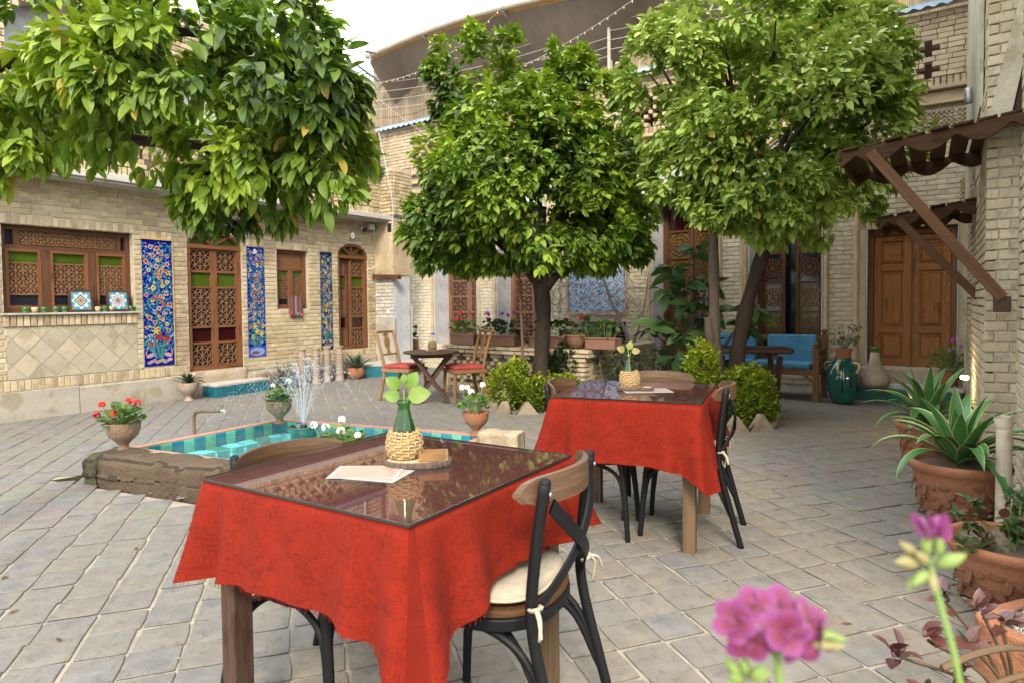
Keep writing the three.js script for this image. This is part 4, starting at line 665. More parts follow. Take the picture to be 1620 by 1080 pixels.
const CITRUS = kinds([[0.05, 0.105, 0.008], [0.085, 0.165, 0.011], [0.14, 0.245, 0.014], [0.22, 0.34, 0.019], [0.33, 0.45, 0.027], [0.45, 0.36, 0.04]]);
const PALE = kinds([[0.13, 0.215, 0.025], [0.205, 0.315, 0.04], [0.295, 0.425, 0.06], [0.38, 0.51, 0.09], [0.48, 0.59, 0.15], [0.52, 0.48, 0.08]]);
const HEDGE = kinds([[0.19, 0.27, 0.012], [0.28, 0.37, 0.018], [0.40, 0.48, 0.03], [0.50, 0.55, 0.05]]);
const GERA = kinds([[0.075, 0.16, 0.022], [0.12, 0.24, 0.03], [0.20, 0.34, 0.05]], { roughness: 0.75, clearcoat: 0 });
const DARK = kinds([[0.020, 0.050, 0.014], [0.032, 0.075, 0.018], [0.05, 0.105, 0.022]]);
// round scalloped geranium leaf
function roundLeaf(r) { const pos = [0, 0, 0], uv = [0.5, 0], idx = [], n = 18; for (let i = 0; i <= n; i++) { const a = (i / n - 0.5) * 5.7, k = r * (1 - 0.10 * Math.abs(Math.sin(i * 1.57))); pos.push(k * Math.sin(a), 0.22 * r * (0.4 + 0.6 * Math.abs(Math.cos(i * 0.8))) , k * (Math.cos(a) + 0.2)); uv.push(0.5 + 0.5 * Math.sin(a), 0.5 + 0.5 * Math.cos(a)); if (i < n) idx.push(0, i + 1, i + 2); } const g = new THREE.BufferGeometry(); g.setAttribute('position', new THREE.Float32BufferAttribute(pos, 3)); g.setAttribute('uv', new THREE.Float32BufferAttribute(uv, 2)); g.setIndex(idx); g.computeVertexNormals(); return g; }
const LEAF = { round: roundLeaf(0.028), citrus: leafGeo(0.095, 0.040, 0.32, 0.30, 6), small: leafGeo(0.034, 0.023, 0.2, 0.2, 4), ivy: leafGeo(0.05, 0.042, 0.15, 0.2, 4), loquat: leafGeo(0.27, 0.115, 0.30, 0.16, 9, 1, 0.005), long: leafGeo(0.06, 0.018, 0.3, 0.3, 4) };
// a head of many small petals
function umbel(p, r, n, s = 0.011) { const out = [], pet = leafGeo(s * 1.6, s * 1.4, 0.1, -0.25, 3); for (let i = 0; i < n; i++) { const d = onDir(); if (d.y < -0.35) d.y = -d.y; const c = p.clone().addScaledVector(d, r); for (let k = 0; k < 5; k++) { const a = k * 1.2566 + i, t = V(Math.cos(a), 0.35, Math.sin(a)).applyQuaternion(new THREE.Quaternion().setFromUnitVectors(V(0, 1, 0), d)); out.push(pet.clone().applyMatrix4(new THREE.Matrix4().compose(c, aimFace(t, d), V(1, 1, 1)))); } } return out; }
function geraniumIn(t, y, r, h, flowers, petal, n = 46) { // a bushy plant over a pot rim at height y
  const st = [], lv = [];
  for (let i = 0; i < n; i++) { const a = rnd() * 6.283, k = Math.sqrt(rnd()), e = V(Math.cos(a) * k * r, y + h * (0.25 + 0.75 * rnd()) * (1 - 0.45 * k * k), Math.sin(a) * k * r), o = V(e.x * 0.3, y - 0.01, e.z * 0.3); if (i % 2 === 0) st.push(tube([o, o.clone().lerp(e, 0.5).add(V(0, 0.02, 0)), e], 0.0025, 5, 5)); const d = V(e.x, rr(0.0, 0.5) * r, e.z).normalize(); lv.push({ p: e, q: aim(d.add(V(rr(-0.5, 0.5), rr(-0.2, 0.2), rr(-0.5, 0.5))), rr(-0.5, 0.5)), s: rr(0.7, 1.35), c: Math.floor(rnd() * 3) }); if (rnd() < 0.7) lv.push({ p: e.clone().add(V(rr(-0.03, 0.03), rr(-0.05, 0.01), rr(-0.03, 0.03))), q: aim(onDir(), rr(-0.5, 0.5)), s: rr(0.5, 1), c: Math.floor(rnd() * 2) }); }
  for (const [x, fy, z, s] of flowers) { st.push(tube([[x * 0.3, y, z * 0.3], [x * 0.8, y + (fy - y) * 0.6, z * 0.8], [x, fy, z]], 0.0028, 5, 6)); part('flower', umbel(V(x, fy, z), 0.017 * (s || 1), Math.round(13 * (s || 1))), petal, t); }
  part('stems', st, M.stem, t); setLeaves(t, lv, LEAF.round, GERA.mats, GERA.tints, GERA.base, 120);
}
// ---------- pool ----------
reseed(91);
{
  const pool = thing('courtyard_pool', 'small turquoise courtyard pool with a striped teal and mint tile rim and rough stone front', 'pool', [0, 0, 0]);
  const y1 = 0.15, wl = 0.122;
  part('basin', [slab(POOL, -0.12, -0.08), ...POOL.map(([x0, z0], i) => { const [x1, z1] = POOL[(i + 1) % 4]; return bar([x0, -0.1, z0], [x1, -0.1, z1], 0.02, 0.34, V(0, 0, 0.001)).translate(0, 0, 0); }).slice(0, 0), (() => { const pos = [], idx = []; POOL.forEach(([x, z], i) => { pos.push(x, -0.12, z, x, 0.06, z); const a = 2 * i, b = 2 * ((i + 1) % 4); idx.push(a, b, a + 1, a + 1, b, b + 1); }); const g = new THREE.BufferGeometry(); g.setAttribute('position', new THREE.Float32BufferAttribute(pos, 3)); g.setIndex(idx); return clean(g); })()], M.pool, pool);
  const cx = -1.58, cz = -5.18, inn = POOL.map(([x, z]) => [cx + (x - cx) * 0.86, cz + (z - cz) * 0.86]);
  // an underwater ledge of mosaic squares
  const led = []; POOL.forEach((p, i) => { const q = POOL[(i + 1) % 4], a = inn[i], b = inn[(i + 1) % 4], n = 9; for (let k = 0; k < n; k++) { const f = k / n + 0.008, e = (k + 1) / n - 0.008, L2 = (s, t, f2) => [lerp(s[0], t[0], f2), lerp(s[1], t[1], f2)]; led.push([L2(p, q, f), L2(p, q, e), L2(a, b, e), L2(a, b, f)]); } });
  led.forEach((q, i) => part('ledge_tile', slab(q.map(([x, z]) => [x, z]), -0.06, 0.03), i % 3 === 1 ? M.mint : M.pool, pool));
  part('ledge_core', (() => { const pos = [], idx = []; inn.forEach(([x, z], i) => { pos.push(x, -0.1, z, x, 0.02, z); const a = 2 * i, b = 2 * ((i + 1) % 4); idx.push(a, b, a + 1, a + 1, b, b + 1); }); const g = new THREE.BufferGeometry(); g.setAttribute('position', new THREE.Float32BufferAttribute(pos, 3)); g.setIndex(idx); return clean(g); })(), M.pool, pool);
  // striped inner rim on the two far sides and the right
  for (const [i, j] of [[1, 0], [0, 3], [3, 2]]) {
    const [x0, z0] = POOL[i], [x1, z1] = POOL[j], L = Math.hypot(x1 - x0, z1 - z0), n = Math.round(L / 0.098), ang = -Math.atan2(z1 - z0, x1 - x0), nx = (z1 - z0) / L, nz = -(x1 - x0) / L, s = (cx - x0) * nx + (cz - z0) * nz > 0 ? 1 : -1;
    for (let k = 0; k < n; k++) { const f = (k + 0.5) / n, o = part('tile', rbox(L / n - 0.003, 0.13, 0.012, 0.002), k % 2 ? M.mint : M.rimTeal, pool); o.position.set(lerp(x0, x1, f) + nx * s * 0.006, y1 - 0.075, lerp(z0, z1, f) + nz * s * 0.006); o.rotation.y = ang; }
    part('rim', put(rbox(L + 0.06, 0.16, 0.07, 0.008), (x0 + x1) / 2 - nx * s * 0.036, y1 - 0.076, (z0 + z1) / 2 - nz * s * 0.036, 0, ang), M.rimRed, pool);
  }
  { const g = slab(POOL.map(([x, z]) => [cx + (x - cx) * 0.995, cz + (z - cz) * 0.995]), wl - 0.001, wl); const sh = new THREE.ShapeGeometry(new THREE.Shape(POOL.map(([x, z]) => new THREE.Vector2(cx + (x - cx) * 0.995, -(cz + (z - cz) * 0.995))))); sh.rotateX(-Math.PI / 2); sh.translate(0, wl, 0); tag(part('water', boxUV(sh, -1, 0, 0), M.water, pool), 'clear turquoise water in the pool'); }
  // rough stone front, in blocks
  const blk = [[-3.03, -4.575], [-0.98, -3.815], [-0.95, -3.97], [-2.96, -4.86]], L3 = (a, b, f) => [lerp(a[0], b[0], f), lerp(a[1], b[1], f)];
  for (const [f0, f1, m] of [[0.0, 0.06, M.stoneMoss], [0.062, 0.56, M.stone], [0.563, 1, M.stone]]) {
    const a = L3(blk[0], blk[1], f0), b = L3(blk[0], blk[1], f1), c = L3(blk[3], blk[2], f1), d = L3(blk[3], blk[2], f0), W = Math.hypot(b[0] - a[0], b[1] - a[1]), D = 0.44;
    const nx = Math.max(3, Math.round(W * 34)), g = new THREE.BoxGeometry(1, 0.28, 1, nx, 14, 16), p = g.attributes.position;
    for (let i = 0; i < p.count; i++) { const u = p.getX(i) + 0.5, v = 0.5 - p.getZ(i), y = p.getY(i) - 0.14 + 0.215 + 0.0, A = L3(a, b, u), B = L3(d, c, u), q = L3(A, B, v); let yy = y - (v < 0.25 ? 0.05 * Math.pow(1 - v / 0.25, 2) * (y > 0.1 ? 1 : 0) : 0); p.setXYZ(i, q[0], yy, q[1]); }
    part('stone_block', displace(displace(g, 0.026, 4), 0.008, 19), m, pool);
  }
  part('stone_edge', displace(new THREE.BoxGeometry(2.12, 0.02, 0.07, 40, 2, 4), 0.006, 9).rotateY(-0.437).translate(-1.93, 0.200, -4.40), M.rimRed, pool);
  single('stone_block', displace(new THREE.BoxGeometry(0.34, 0.20, 0.2, 12, 8, 8), 0.02, 8).translate(0, 0.1, 0), M.paleStone, 'pale cream stone block on the right-hand corner of the pool', 'stone', [-0.10, 0.02, -5.26], -0.3);
  // narrow channel with green water along the front
  const ch = thing('water_channel', 'narrow sunken channel of green water along the stone front of the pool', 'channel', [0, 0, 0]);
  part('channel_bed', slab(CHAN, -0.12, -0.10), M.poolGreen, ch);
  part('channel_side', (() => { const pos = [], idx = []; CHAN.forEach(([x, z], i) => { pos.push(x, -0.11, z, x, 0.0, z); const a = 2 * i, b = 2 * ((i + 1) % CHAN.length); idx.push(a, b, a + 1, a + 1, b, b + 1); }); const g = new THREE.BufferGeometry(); g.setAttribute('position', new THREE.Float32BufferAttribute(pos, 3)); g.setIndex(idx); return clean(g); })(), M.stoneMoss, ch);
  { const sh = new THREE.ShapeGeometry(new THREE.Shape(CHAN.map(([x, z]) => new THREE.Vector2(x, -z)))); sh.rotateX(-Math.PI / 2); sh.translate(0, -0.055, 0); part('water', boxUV(sh, -1, 0, 0), M.water, ch); }
  // tap
  const tap = thing('standpipe_tap', 'bent standpipe tap wrapped in brown rope behind the pool', 'tap', [-3.06, 0, -6.27], -0.1);
  part('pipe', [tube([[0, 0, 0], [0, 0.20, 0], [0.015, 0.235, 0], [0.05, 0.245, 0], [0.2, 0.25, 0], [0.27, 0.255, 0]], (t) => 0.017 + 0.0025 * Math.sin(t * 130), 10, 90)], M.rope, tap);
  part('spout', tube([[0.26, 0.255, 0], [0.305, 0.25, 0], [0.315, 0.215, 0]], 0.012, 8), M.steel, tap); part('handle', [tube([[0.275, 0.26, 0], [0.275, 0.30, 0]], 0.008, 8), rbox(0.05, 0.012, 0.012, 0.004, 0.275, 0.302, 0)], M.rope, tap);
  // green glazed fountain pot and its jets
  const fp = thing('fountain_pot', 'green glazed ridged fountain pot standing in the pool', 'fountain', [-1.70, 0, -5.30]);
  part('pot_body', lathe([[0.001, -0.2], [0.15, -0.2], [0.135, 0.02], [0.115, 0.1], [0.10, 0.2], [0.115, 0.255], [0.125, 0.27], [0.11, 0.275], [0.1, 0.24], [0.001, 0.23]], 32), M.glaze, fp);
  for (let i = 0; i < 6; i++) { const a = i * 1.047 + 0.3; part('knob', lathe([[0.001, -0.03], [0.026, -0.02], [0.03, 0.01], [0.02, 0.03], [0.001, 0.034]], 10).translate(0.125 * Math.cos(a), 0.12, 0.125 * Math.sin(a)), M.glazeGreen, fp); }
  part('nozzle', lathe([[0.03, 0.235], [0.028, 0.28], [0.02, 0.285], [0.001, 0.286]], 12), M.camBlack, fp);
  const jets = [], drops = [], dg = new THREE.IcosahedronGeometry(1, 1);
  for (let i = 0; i < 40; i++) {
    const a = rnd() * 6.283, sp = rr(0.03, 0.42), H = rr(0.40, 0.60) * (1 - sp * 0.4), pts = []; // thrown up, spreading, falling at the end
    const N = 12, stop = rr(0.45, 0.85); for (let k = 0; k <= N; k++) { const t = k / N * stop; pts.push([sp * t * 1.1 * Math.cos(a), 0.28 + H * (2 * t - t * t), sp * t * 1.1 * Math.sin(a)]); }
    jets.push(tube(pts, (t) => 0.0012 + 0.0009 * Math.sin(t * 60 + i), 5, 30));
    for (let k = 0; k < 54; k++) { const t = rr(0.5, 1.75), q = V(sp * t * 1.1 * Math.cos(a + rr(-0.15, 0.15)), 0.28 + H * (2 * t - t * t), sp * t * 1.1 * Math.sin(a + rr(-0.15, 0.15))); if (q.y < 0.07) continue; drops.push(dg.clone().scale(1, rr(1, 2.6), 1).scale(...Array(3).fill(rr(0.0010, 0.0028))).translate(q.x, q.y, q.z)); }
  }
  for (let i = 0; i < 90; i++) { const t = rnd(); drops.push(put(dg.clone().scale(0.0013, rr(0.006, 0.014), 0.0013), -0.25 - t * 0.55 + rr(-0.03, 0.03), 0.62 - 0.35 * t * t + rr(-0.06, 0.06), rr(-0.1, 0.1), 0, 0, -0.5)); }
  const sp = thing('fountain_spray', 'fine white spray of water rising from the green fountain pot', 'water spray', [-1.70, 0, -5.30]); part('water_jet', jets, M.spray, sp); tag(part('water_drops', drops, M.spray, sp), null, null, null, 'stuff');
}
// ---------- urns with geraniums ----------
function urn(label, p, s, mat, rimWave = true) {
  const t = thing('flower_urn', label, 'flower pot', p, rnd() * 6);
  let g = lathe([[0.001, 0], [0.052, 0], [0.05, 0.012], [0.032, 0.03], [0.03, 0.05], [0.05, 0.075], [0.088, 0.11], [0.104, 0.15], [0.106, 0.185], [0.112, 0.2], [0.104, 0.203], [0.095, 0.185], [0.001, 0.18]], 36); g.scale(s, s, s);
  const q = g.attributes.position; for (let i = 0; i < q.count; i++) { const x = q.getX(i), y = q.getY(i) / s, z = q.getZ(i), a = Math.atan2(z, x); if (rimWave && y > 0.183) { q.setY(i, (y + 0.006 * Math.cos(a * 18)) * s); } const k = 1 + 0.02 * (fbm3(x * 30, y * 30, z * 30) - 0.5); q.setX(i, x * k); q.setZ(i, z * k); }
  g.computeVertexNormals(); part('pot', g, mat, t); part('soil', lathe([[0.001, 0.183], [0.094, 0.18]], 16).scale(s, s, s), M.soil, t); return t;
}
reseed(101);
{
  const a = urn('ribbed clay urn with red geraniums on the left corner of the stone pool', [-2.83, 0.2, -4.74], 1.08, M.clayOld, false); a.rotation.y = 0;
  geraniumIn(a, 0.20, 0.14, 0.16, [[-0.13, 0.35, 0.03], [-0.14, 0.28, 0.08], [0.02, 0.30, 0.13], [0.13, 0.36, 0.05, 1.4], [0.03, 0.37, -0.02, 0.7]], M.petalRed, 60);
  const b = urn('clay urn with white geraniums on the far corner of the pool behind the fountain', [-2.18, 0.15, -6.10], 1.08, M.clayOld); b.rotation.y = 0;
  geraniumIn(b, 0.20, 0.13, 0.15, [[0.11, 0.40, 0.05, 1.2], [-0.03, 0.36, 0.06, 0.8]], M.petalWhite, 60);
  const c = urn('clay urn with white geraniums on the right corner of the pool', [-0.31, 0.145, -5.46], 1.0, M.clay); c.rotation.y = 0;
  geraniumIn(c, 0.20, 0.13, 0.18, [[-0.11, 0.41, 0.04], [-0.03, 0.38, 0.08], [0.06, 0.43, 0.03], [-0.07, 0.40, -0.03, 0.8]], M.petalWhite, 42);
  const d = urn('clay pot of white geraniums half hidden behind the near red table', [-1.08, 0.18, -4.05], 0.9, M.clay); d.rotation.y = 0;
  geraniumIn(d, 0.17, 0.14, 0.16, [[-0.15, 0.33, 0.02, 0.9], [-0.07, 0.32, 0.04, 1], [0.02, 0.36, 0.0, 0.9], [0.03, 0.30, 0.07, 1.1], [0.13, 0.27, 0.05, 0.8]], M.petalWhite, 44);
  // agave in an urn by the wall
  const e = urn('pale clay urn with a small agave beside the teal step', Lp(2.02, 0, 0.2), 1.22, M.clayPink, false); agaveIn(e, 0.22, 14, 0.26, 0.028, DARK, M.clayPink, 0.9);
}
function agaveLeaf(L, w, lift, curl) { // thick channelled blade along +z, rising then bending
  const pos = [], uv = [], idx = [], n = 12; let y = 0, z = 0;
  for (let i = 0; i <= n; i++) { const t = i / n, a = lift - curl * Math.pow(t, 1.6), ww = w * Math.pow(Math.sin(Math.PI * (0.18 + 0.82 * t)), 0.8) * (t < 0.3 ? 0.8 + t * 0.66 : 1) + 0.0005; pos.push(-ww, y + ww * 0.35, z, -ww * 0.55, y + ww * 0.05, z, 0, y, z, ww * 0.55, y + ww * 0.05, z, ww, y + ww * 0.35, z); for (let k = 0; k < 5; k++) uv.push(k / 4, t); y += Math.sin(a) * L / n; z += Math.cos(a) * L / n; }
  for (let i = 0; i < n; i++) for (let k = 0; k < 4; k++) { const a = i * 5 + k; idx.push(a, a + 5, a + 1, a + 1, a + 5, a + 6); }
  const g = new THREE.BufferGeometry(); g.setAttribute('position', new THREE.Float32BufferAttribute(pos, 3)); g.setAttribute('uv', new THREE.Float32BufferAttribute(uv, 2)); g.setIndex(idx); g.computeVertexNormals(); return g;
}
function agaveIn(t, y, n, L, w, K, _m, spread = 1, mats) { for (let i = 0; i < n; i++) { const f = i / n, m = mats ? pick(mats) : pick(K.mats), o = part('leaf_blade', agaveLeaf(L * rr(0.75, 1.1) * lerp(1, 0.75, f), w * rr(0.85, 1.15), lerp(0.55, 1.45, f), (lerp(1.3, 0.25, f) + rr(-0.2, 0.5)) * spread), m, t); o.position.set(0, y, 0); o.rotation.y = i * 2.4 + rr(-0.2, 0.2); } }
// ---------- trees ----------
// lobes: [x, y, z, rx, ry, rz, share]; every twig tip carries a tuft of leaves
function crown(tree, lobes, count, K, geo, sc, o = {}) {
  const leaves = [], tot = lobes.reduce((s, l) => s + l[6], 0), flowers = [];
  for (const [cx, cy, cz, rx, ry, rz, sh] of lobes) {
    const n = Math.round(count * sh / tot), hubs = [...Array(Math.max(o.least || 16, Math.round((rx * ry + ry * rz + rx * rz) * (o.hubs || 17))))].map(() => ({ d: onDir(), k: rr(0.84, 1.08) }));
    for (let i = 0; i < n; i++) {
      const hub = pick(hubs), shell = rnd() < 0.84, jit = onDir().multiplyScalar(Math.sqrt(rnd()) * (o.spread || 0.34)), d = hub.d.clone().add(jit).normalize(), k = shell ? hub.k * (1.0 - 1.6 * jit.lengthSq()) * rr(0.93, 1.03) : rr(0.4, 0.8), bump = 0.88 + 0.24 * fbm3(d.x * 2.4 + cx, d.y * 2.4 + cy, d.z * 2.4 + cz);
      if (o.floor && cy + d.y * k * ry < o.floor + 0.10 * fbm3(d.x * 5, d.z * 5, 2)) d.y = (o.floor - cy + rr(0, 0.15)) / (k * ry);
      const p = V(cx + d.x * rx * k * bump, cy + d.y * ry * k * bump, cz + d.z * rz * k * bump); if (o.keep && !o.keep(p)) continue;
      if (fbm3(p.x * 2.6, p.y * 2.6, p.z * 2.6) < (o.gap || 0.30)) continue;
      const out = V(d.x, d.y * 0.7 + (o.lift ?? 0.45), d.z).normalize(), m = 4 + Math.floor(rnd() * 5), tone = fbm3(p.x * 1.7 + 9, p.y * 1.7, p.z * 1.7), high = shell ? 1 : 0;
      for (let j = 0; j < m; j++) {
        const a = j * 2.4 + rnd(), e = rr(0.25, 1.15), u = onDir(), side = u.addScaledVector(out, -u.dot(out)).normalize(), dir = out.clone().multiplyScalar(Math.cos(e)).addScaledVector(side, Math.sin(e)); dir.y -= rr(0.1, o.droop || 0.55);
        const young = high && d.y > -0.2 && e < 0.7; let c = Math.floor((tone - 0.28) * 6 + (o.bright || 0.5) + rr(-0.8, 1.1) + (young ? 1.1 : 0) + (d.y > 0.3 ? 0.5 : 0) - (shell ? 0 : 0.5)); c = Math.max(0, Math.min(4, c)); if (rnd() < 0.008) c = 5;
        leaves.push({ p: p.clone().addScaledVector(dir, 0.012).add(V(rr(-0.03, 0.03), rr(-0.03, 0.03), rr(-0.03, 0.03))), q: aim(dir, rr(-0.7, 0.7)), s: sc * rr(0.55, 1.2), c });
      }
      if (o.flower && shell && rnd() < o.flower) flowers.push(p.clone().addScaledVector(out, 0.05));
    }
  }
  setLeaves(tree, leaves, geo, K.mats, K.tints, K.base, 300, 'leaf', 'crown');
  if (flowers.length) { const pet = leafGeo(0.018, 0.007, 0.3, 0.2, 3), star = []; for (let k = 0; k < 5; k++) star.push(pet.clone().applyMatrix4(new THREE.Matrix4().compose(V(0, 0, 0), aim(V(Math.cos(k * 1.2566), 0.35, Math.sin(k * 1.2566))), V(1, 1, 1)))); const sg = merge(star), all = []; for (const f of flowers) for (let k = 0; k < 3; k++) all.push(sg.clone().applyMatrix4(new THREE.Matrix4().compose(f.clone().add(V(rr(-0.03, 0.03), rr(-0.03, 0.03), rr(-0.03, 0.03))), aim(onDir()), V(1, 1, 1).multiplyScalar(rr(0.8, 1.25))))); tag(part('blossom', all, M.petalCream, tree), null, null, null, 'stuff'); }
  return leaves.length;
}
function limbs(tree, from, lobes, r, mat) { const g = []; for (const l of lobes) for (let k = 0; k < 3; k++) { const e = V(l[0] + rr(-0.5, 0.5) * l[3], l[1] + rr(-0.2, 0.5) * l[4], l[2] + rr(-0.5, 0.5) * l[5]), s = V(...from), m = s.clone().lerp(e, 0.5).add(V(rr(-0.1, 0.1), rr(0, 0.1), rr(-0.1, 0.1))); g.push(tube([s, m, e], (t) => lerp(r, 0.006, t), 6, 10)); } tag(part('limb', g, mat, tree)); }
reseed(111);
{ // the orange tree in the middle of the court
  const t = thing('orange_tree', 'round-topped orange tree with dense glossy leaves in the middle of the courtyard', 'tree', [0.33, 0, -7.95]);
  part('trunk', tube([[0.02, -0.05, 0], [0.0, 0.25, 0], [0.03, 0.7, 0.01], [0.05, 1.1, 0], [0.02, 1.5, 0], [-0.02, 2.0, 0], [0, 2.4, 0]], (u) => 0.135 - 0.035 * Math.sin(Math.min(1, u * 1.4) * Math.PI) - 0.03 * u + 0.007 * Math.sin(u * 37), 14, 40), M.bark, t);
  part('limb', [tube([[0.03, 1.35, 0], [0.28, 1.65, 0.05], [0.7, 2.0, 0.1], [1.0, 2.3, 0.1]], (u) => lerp(0.06, 0.015, u), 8, 14), tube([[0.03, 1.4, 0], [-0.25, 1.75, 0.1], [-0.7, 2.1, 0.15]], (u) => lerp(0.055, 0.015, u), 8, 12)], M.bark, t);
  const lobes = [[-0.10, 2.52, 0, 1.46, 1.22, 1.35, 10], [-0.72, 2.75, 0.15, 0.74, 0.66, 0.8, 2.2], [0.74, 2.75, 0.15, 0.76, 0.66, 0.8, 2.2], [-1.05, 2.05, 0.1, 0.62, 0.58, 0.7, 2], [0.75, 2.15, 0.1, 0.70, 0.70, 0.8, 2.6], [-0.68, 4.02, -0.2, 0.70, 0.68, 0.6, 2.6], [0.38, 3.62, -0.1, 0.60, 0.66, 0.55, 1.8], [-0.2, 3.35, 0, 1.05, 0.6, 0.85, 2.0], [0.35, 4.12, -0.1, 0.24, 0.32, 0.25, 0.4]];
  limbs(t, [0, 1.8, 0], lobes.slice(0, 7), 0.05, M.bark);
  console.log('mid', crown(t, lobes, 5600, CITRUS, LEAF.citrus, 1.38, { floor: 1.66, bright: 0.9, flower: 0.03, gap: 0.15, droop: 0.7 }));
}
{ // the pale blossoming tree on the right: one thing, two stems
  const t = thing('orange_tree', 'pale green blossoming orange tree with two leaning stems on the right', 'tree', [2.15, 0, -6.75]);
  part('trunk', [tube([[-0.02, -0.05, 0], [-0.02, 0.35, 0], [-0.06, 0.8, 0], [-0.07, 1.3, 0], [-0.06, 2.15, 0.02], [0.1, 2.7, 0]], (u) => 0.075 - 0.035 * u + 0.005 * Math.sin(u * 41), 12, 34), put(lathe([[0.001, 0.1], [0.032, 0.1], [0.045, 0], [0.05, -0.12], [0.03, -0.2]], 10), -0.13, 0.98, 0.02, 0, 0, 0.12)], M.barkPale, t);
  part('trunk', tube([[0.14, -0.05, -0.1], [0.17, 0.35, -0.1], [0.23, 0.85, -0.1], [0.31, 1.25, -0.08], [0.45, 1.75, -0.05], [0.55, 2.3, 0], [0.6, 2.8, 0]], (u) => 0.088 - 0.03 * u + 0.007 * Math.sin(u * 33), 12, 34), M.bark, t);
  part('limb', [tube([[-0.06, 2.0, 0], [-0.35, 2.5, 0.1], [-0.62, 2.85, 0.2]], (u) => lerp(0.045, 0.015, u), 8, 12), tube([[0.5, 2.1, 0], [0.9, 2.6, 0.1], [1.4, 3.0, 0.2]], (u) => lerp(0.055, 0.015, u), 8, 12)], M.bark, t);
  const lobes = [[0.55, 3.0, 0.15, 1.30, 1.0, 1.1, 8], [-0.55, 3.45, 0.1, 0.55, 0.75, 0.6, 1.7], [1.18, 3.5, 0.1, 0.58, 0.7, 0.7, 2.0], [0.35, 3.9, 0, 1.1, 0.6, 0.9, 3], [0.2, 2.3, 0.45, 0.72, 0.55, 0.6, 2.2], [0.95, 2.35, 0.35, 0.55, 0.55, 0.55, 1.4], [-0.55, 2.55, 0.1, 0.32, 0.3, 0.35, 0.4]];
  limbs(t, [0.3, 2.2, 0], lobes.slice(0, 5), 0.045, M.bark);
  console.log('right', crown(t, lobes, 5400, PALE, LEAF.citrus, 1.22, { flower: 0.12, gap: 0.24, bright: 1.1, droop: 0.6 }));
}
{ // the near tree at the upper left
  const t = thing('orange_tree', 'near orange tree whose long drooping leaves fill the upper left corner', 'tree', [-3.1, 0, -2.9]);
  part('trunk', tube([[0, -0.05, 0], [0.05, 0.8, 0], [0, 1.5, 0], [0.2, 2.1, 0]], (u) => 0.12 - 0.04 * u, 12, 20), M.bark, t);
  part('limb', [tube([[0.15, 2.0, 0], [0.7, 2.5, -0.4], [1.4, 2.65, -0.5], [2.0, 2.5, -0.5]], (u) => lerp(0.05, 0.01, u), 8, 20), tube([[0.1, 1.9, 0], [0.8, 2.15, -0.6], [1.5, 2.1, -0.6], [2.0, 2.15, -0.5]], (u) => lerp(0.05, 0.01, u), 8, 18), tube([[0.6, 2.3, -0.05], [0.7, 2.7, -0.1], [0.6, 3.2, -0.1]], (u) => lerp(0.05, 0.02, u), 8, 12), tube([[1.4, 2.1, -0.3], [1.7, 1.95, -0.35], [1.85, 1.7, -0.4]], (u) => lerp(0.02, 0.005, u), 6, 10)], M.bark, t);
  const lobes = [[0.82, 2.60, -0.40, 0.60, 0.48, 0.43, 5.00], [1.53, 2.53, -0.30, 0.65, 0.46, 0.42, 6.00], [2.09, 2.33, -0.10, 0.40, 0.38, 0.34, 5.00], [1.45, 2.26, -0.05, 0.57, 0.31, 0.28, 5.00], [1.83, 2.00, -0.20, 0.34, 0.27, 0.24, 3.00], [2.26, 2.03, -0.10, 0.20, 0.27, 0.18, 2.40], [1.62, 1.79, -0.40, 0.20, 0.16, 0.14, 0.90], [1.90, 1.85, -0.30, 0.25, 0.18, 0.17, 1.40], [0.88, 2.13, -0.10, 0.27, 0.25, 0.22, 2.40], [0.81, 1.92, -0.10, 0.08, 0.09, 0.07, 0.30], [0.90, 2.26, -1.30, 0.65, 0.22, 0.20, 1.80], [0.29, 2.39, -1.40, 0.62, 0.21, 0.19, 1.40], [2.25, 1.82, -0.15, 0.16, 0.12, 0.11, 0.60], [1.60, 1.73, -0.50, 0.15, 0.08, 0.07, 0.35]];
  console.log('left', crown(t, lobes, 2450, CITRUS, LEAF.citrus, 1.02, { bright: 1.0, gap: 0.2, droop: 1.1, lift: 0.15, least: 14, hubs: 34, spread: 0.42 }));
}
// ---------- hedges with sawtooth stones ----------
function hedge(label, cx, cz, lobes, count, dark) {
  const t = thing('hedge_bush', label, 'hedge', [cx, 0, cz]), lv = [];
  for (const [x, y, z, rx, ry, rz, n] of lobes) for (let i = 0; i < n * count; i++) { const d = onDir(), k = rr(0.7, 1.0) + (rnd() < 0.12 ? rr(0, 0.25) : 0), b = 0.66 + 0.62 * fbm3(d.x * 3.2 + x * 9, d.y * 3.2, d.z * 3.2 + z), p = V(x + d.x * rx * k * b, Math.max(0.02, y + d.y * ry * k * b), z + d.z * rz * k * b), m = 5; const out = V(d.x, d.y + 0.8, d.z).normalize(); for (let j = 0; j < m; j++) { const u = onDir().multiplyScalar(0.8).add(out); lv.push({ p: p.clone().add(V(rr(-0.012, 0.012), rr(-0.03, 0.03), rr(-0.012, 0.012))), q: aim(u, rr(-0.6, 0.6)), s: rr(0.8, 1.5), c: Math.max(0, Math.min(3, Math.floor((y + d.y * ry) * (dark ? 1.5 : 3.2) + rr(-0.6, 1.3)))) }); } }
  const K = dark ? { mats: [...DARK.mats, HEDGE.mats[0]], tints: [...DARK.tints, HEDGE.tints[0]], base: DARK.base } : HEDGE;
  part('stems', lobes.map(([x, y, z, rx, ry]) => tube([[x * 0.6, 0, z * 0.6], [x, y, z]], 0.01, 6)), M.bark, t);
  setLeaves(t, lv, LEAF.small, K.mats, K.tints, K.base, 260);
}
reseed(121);
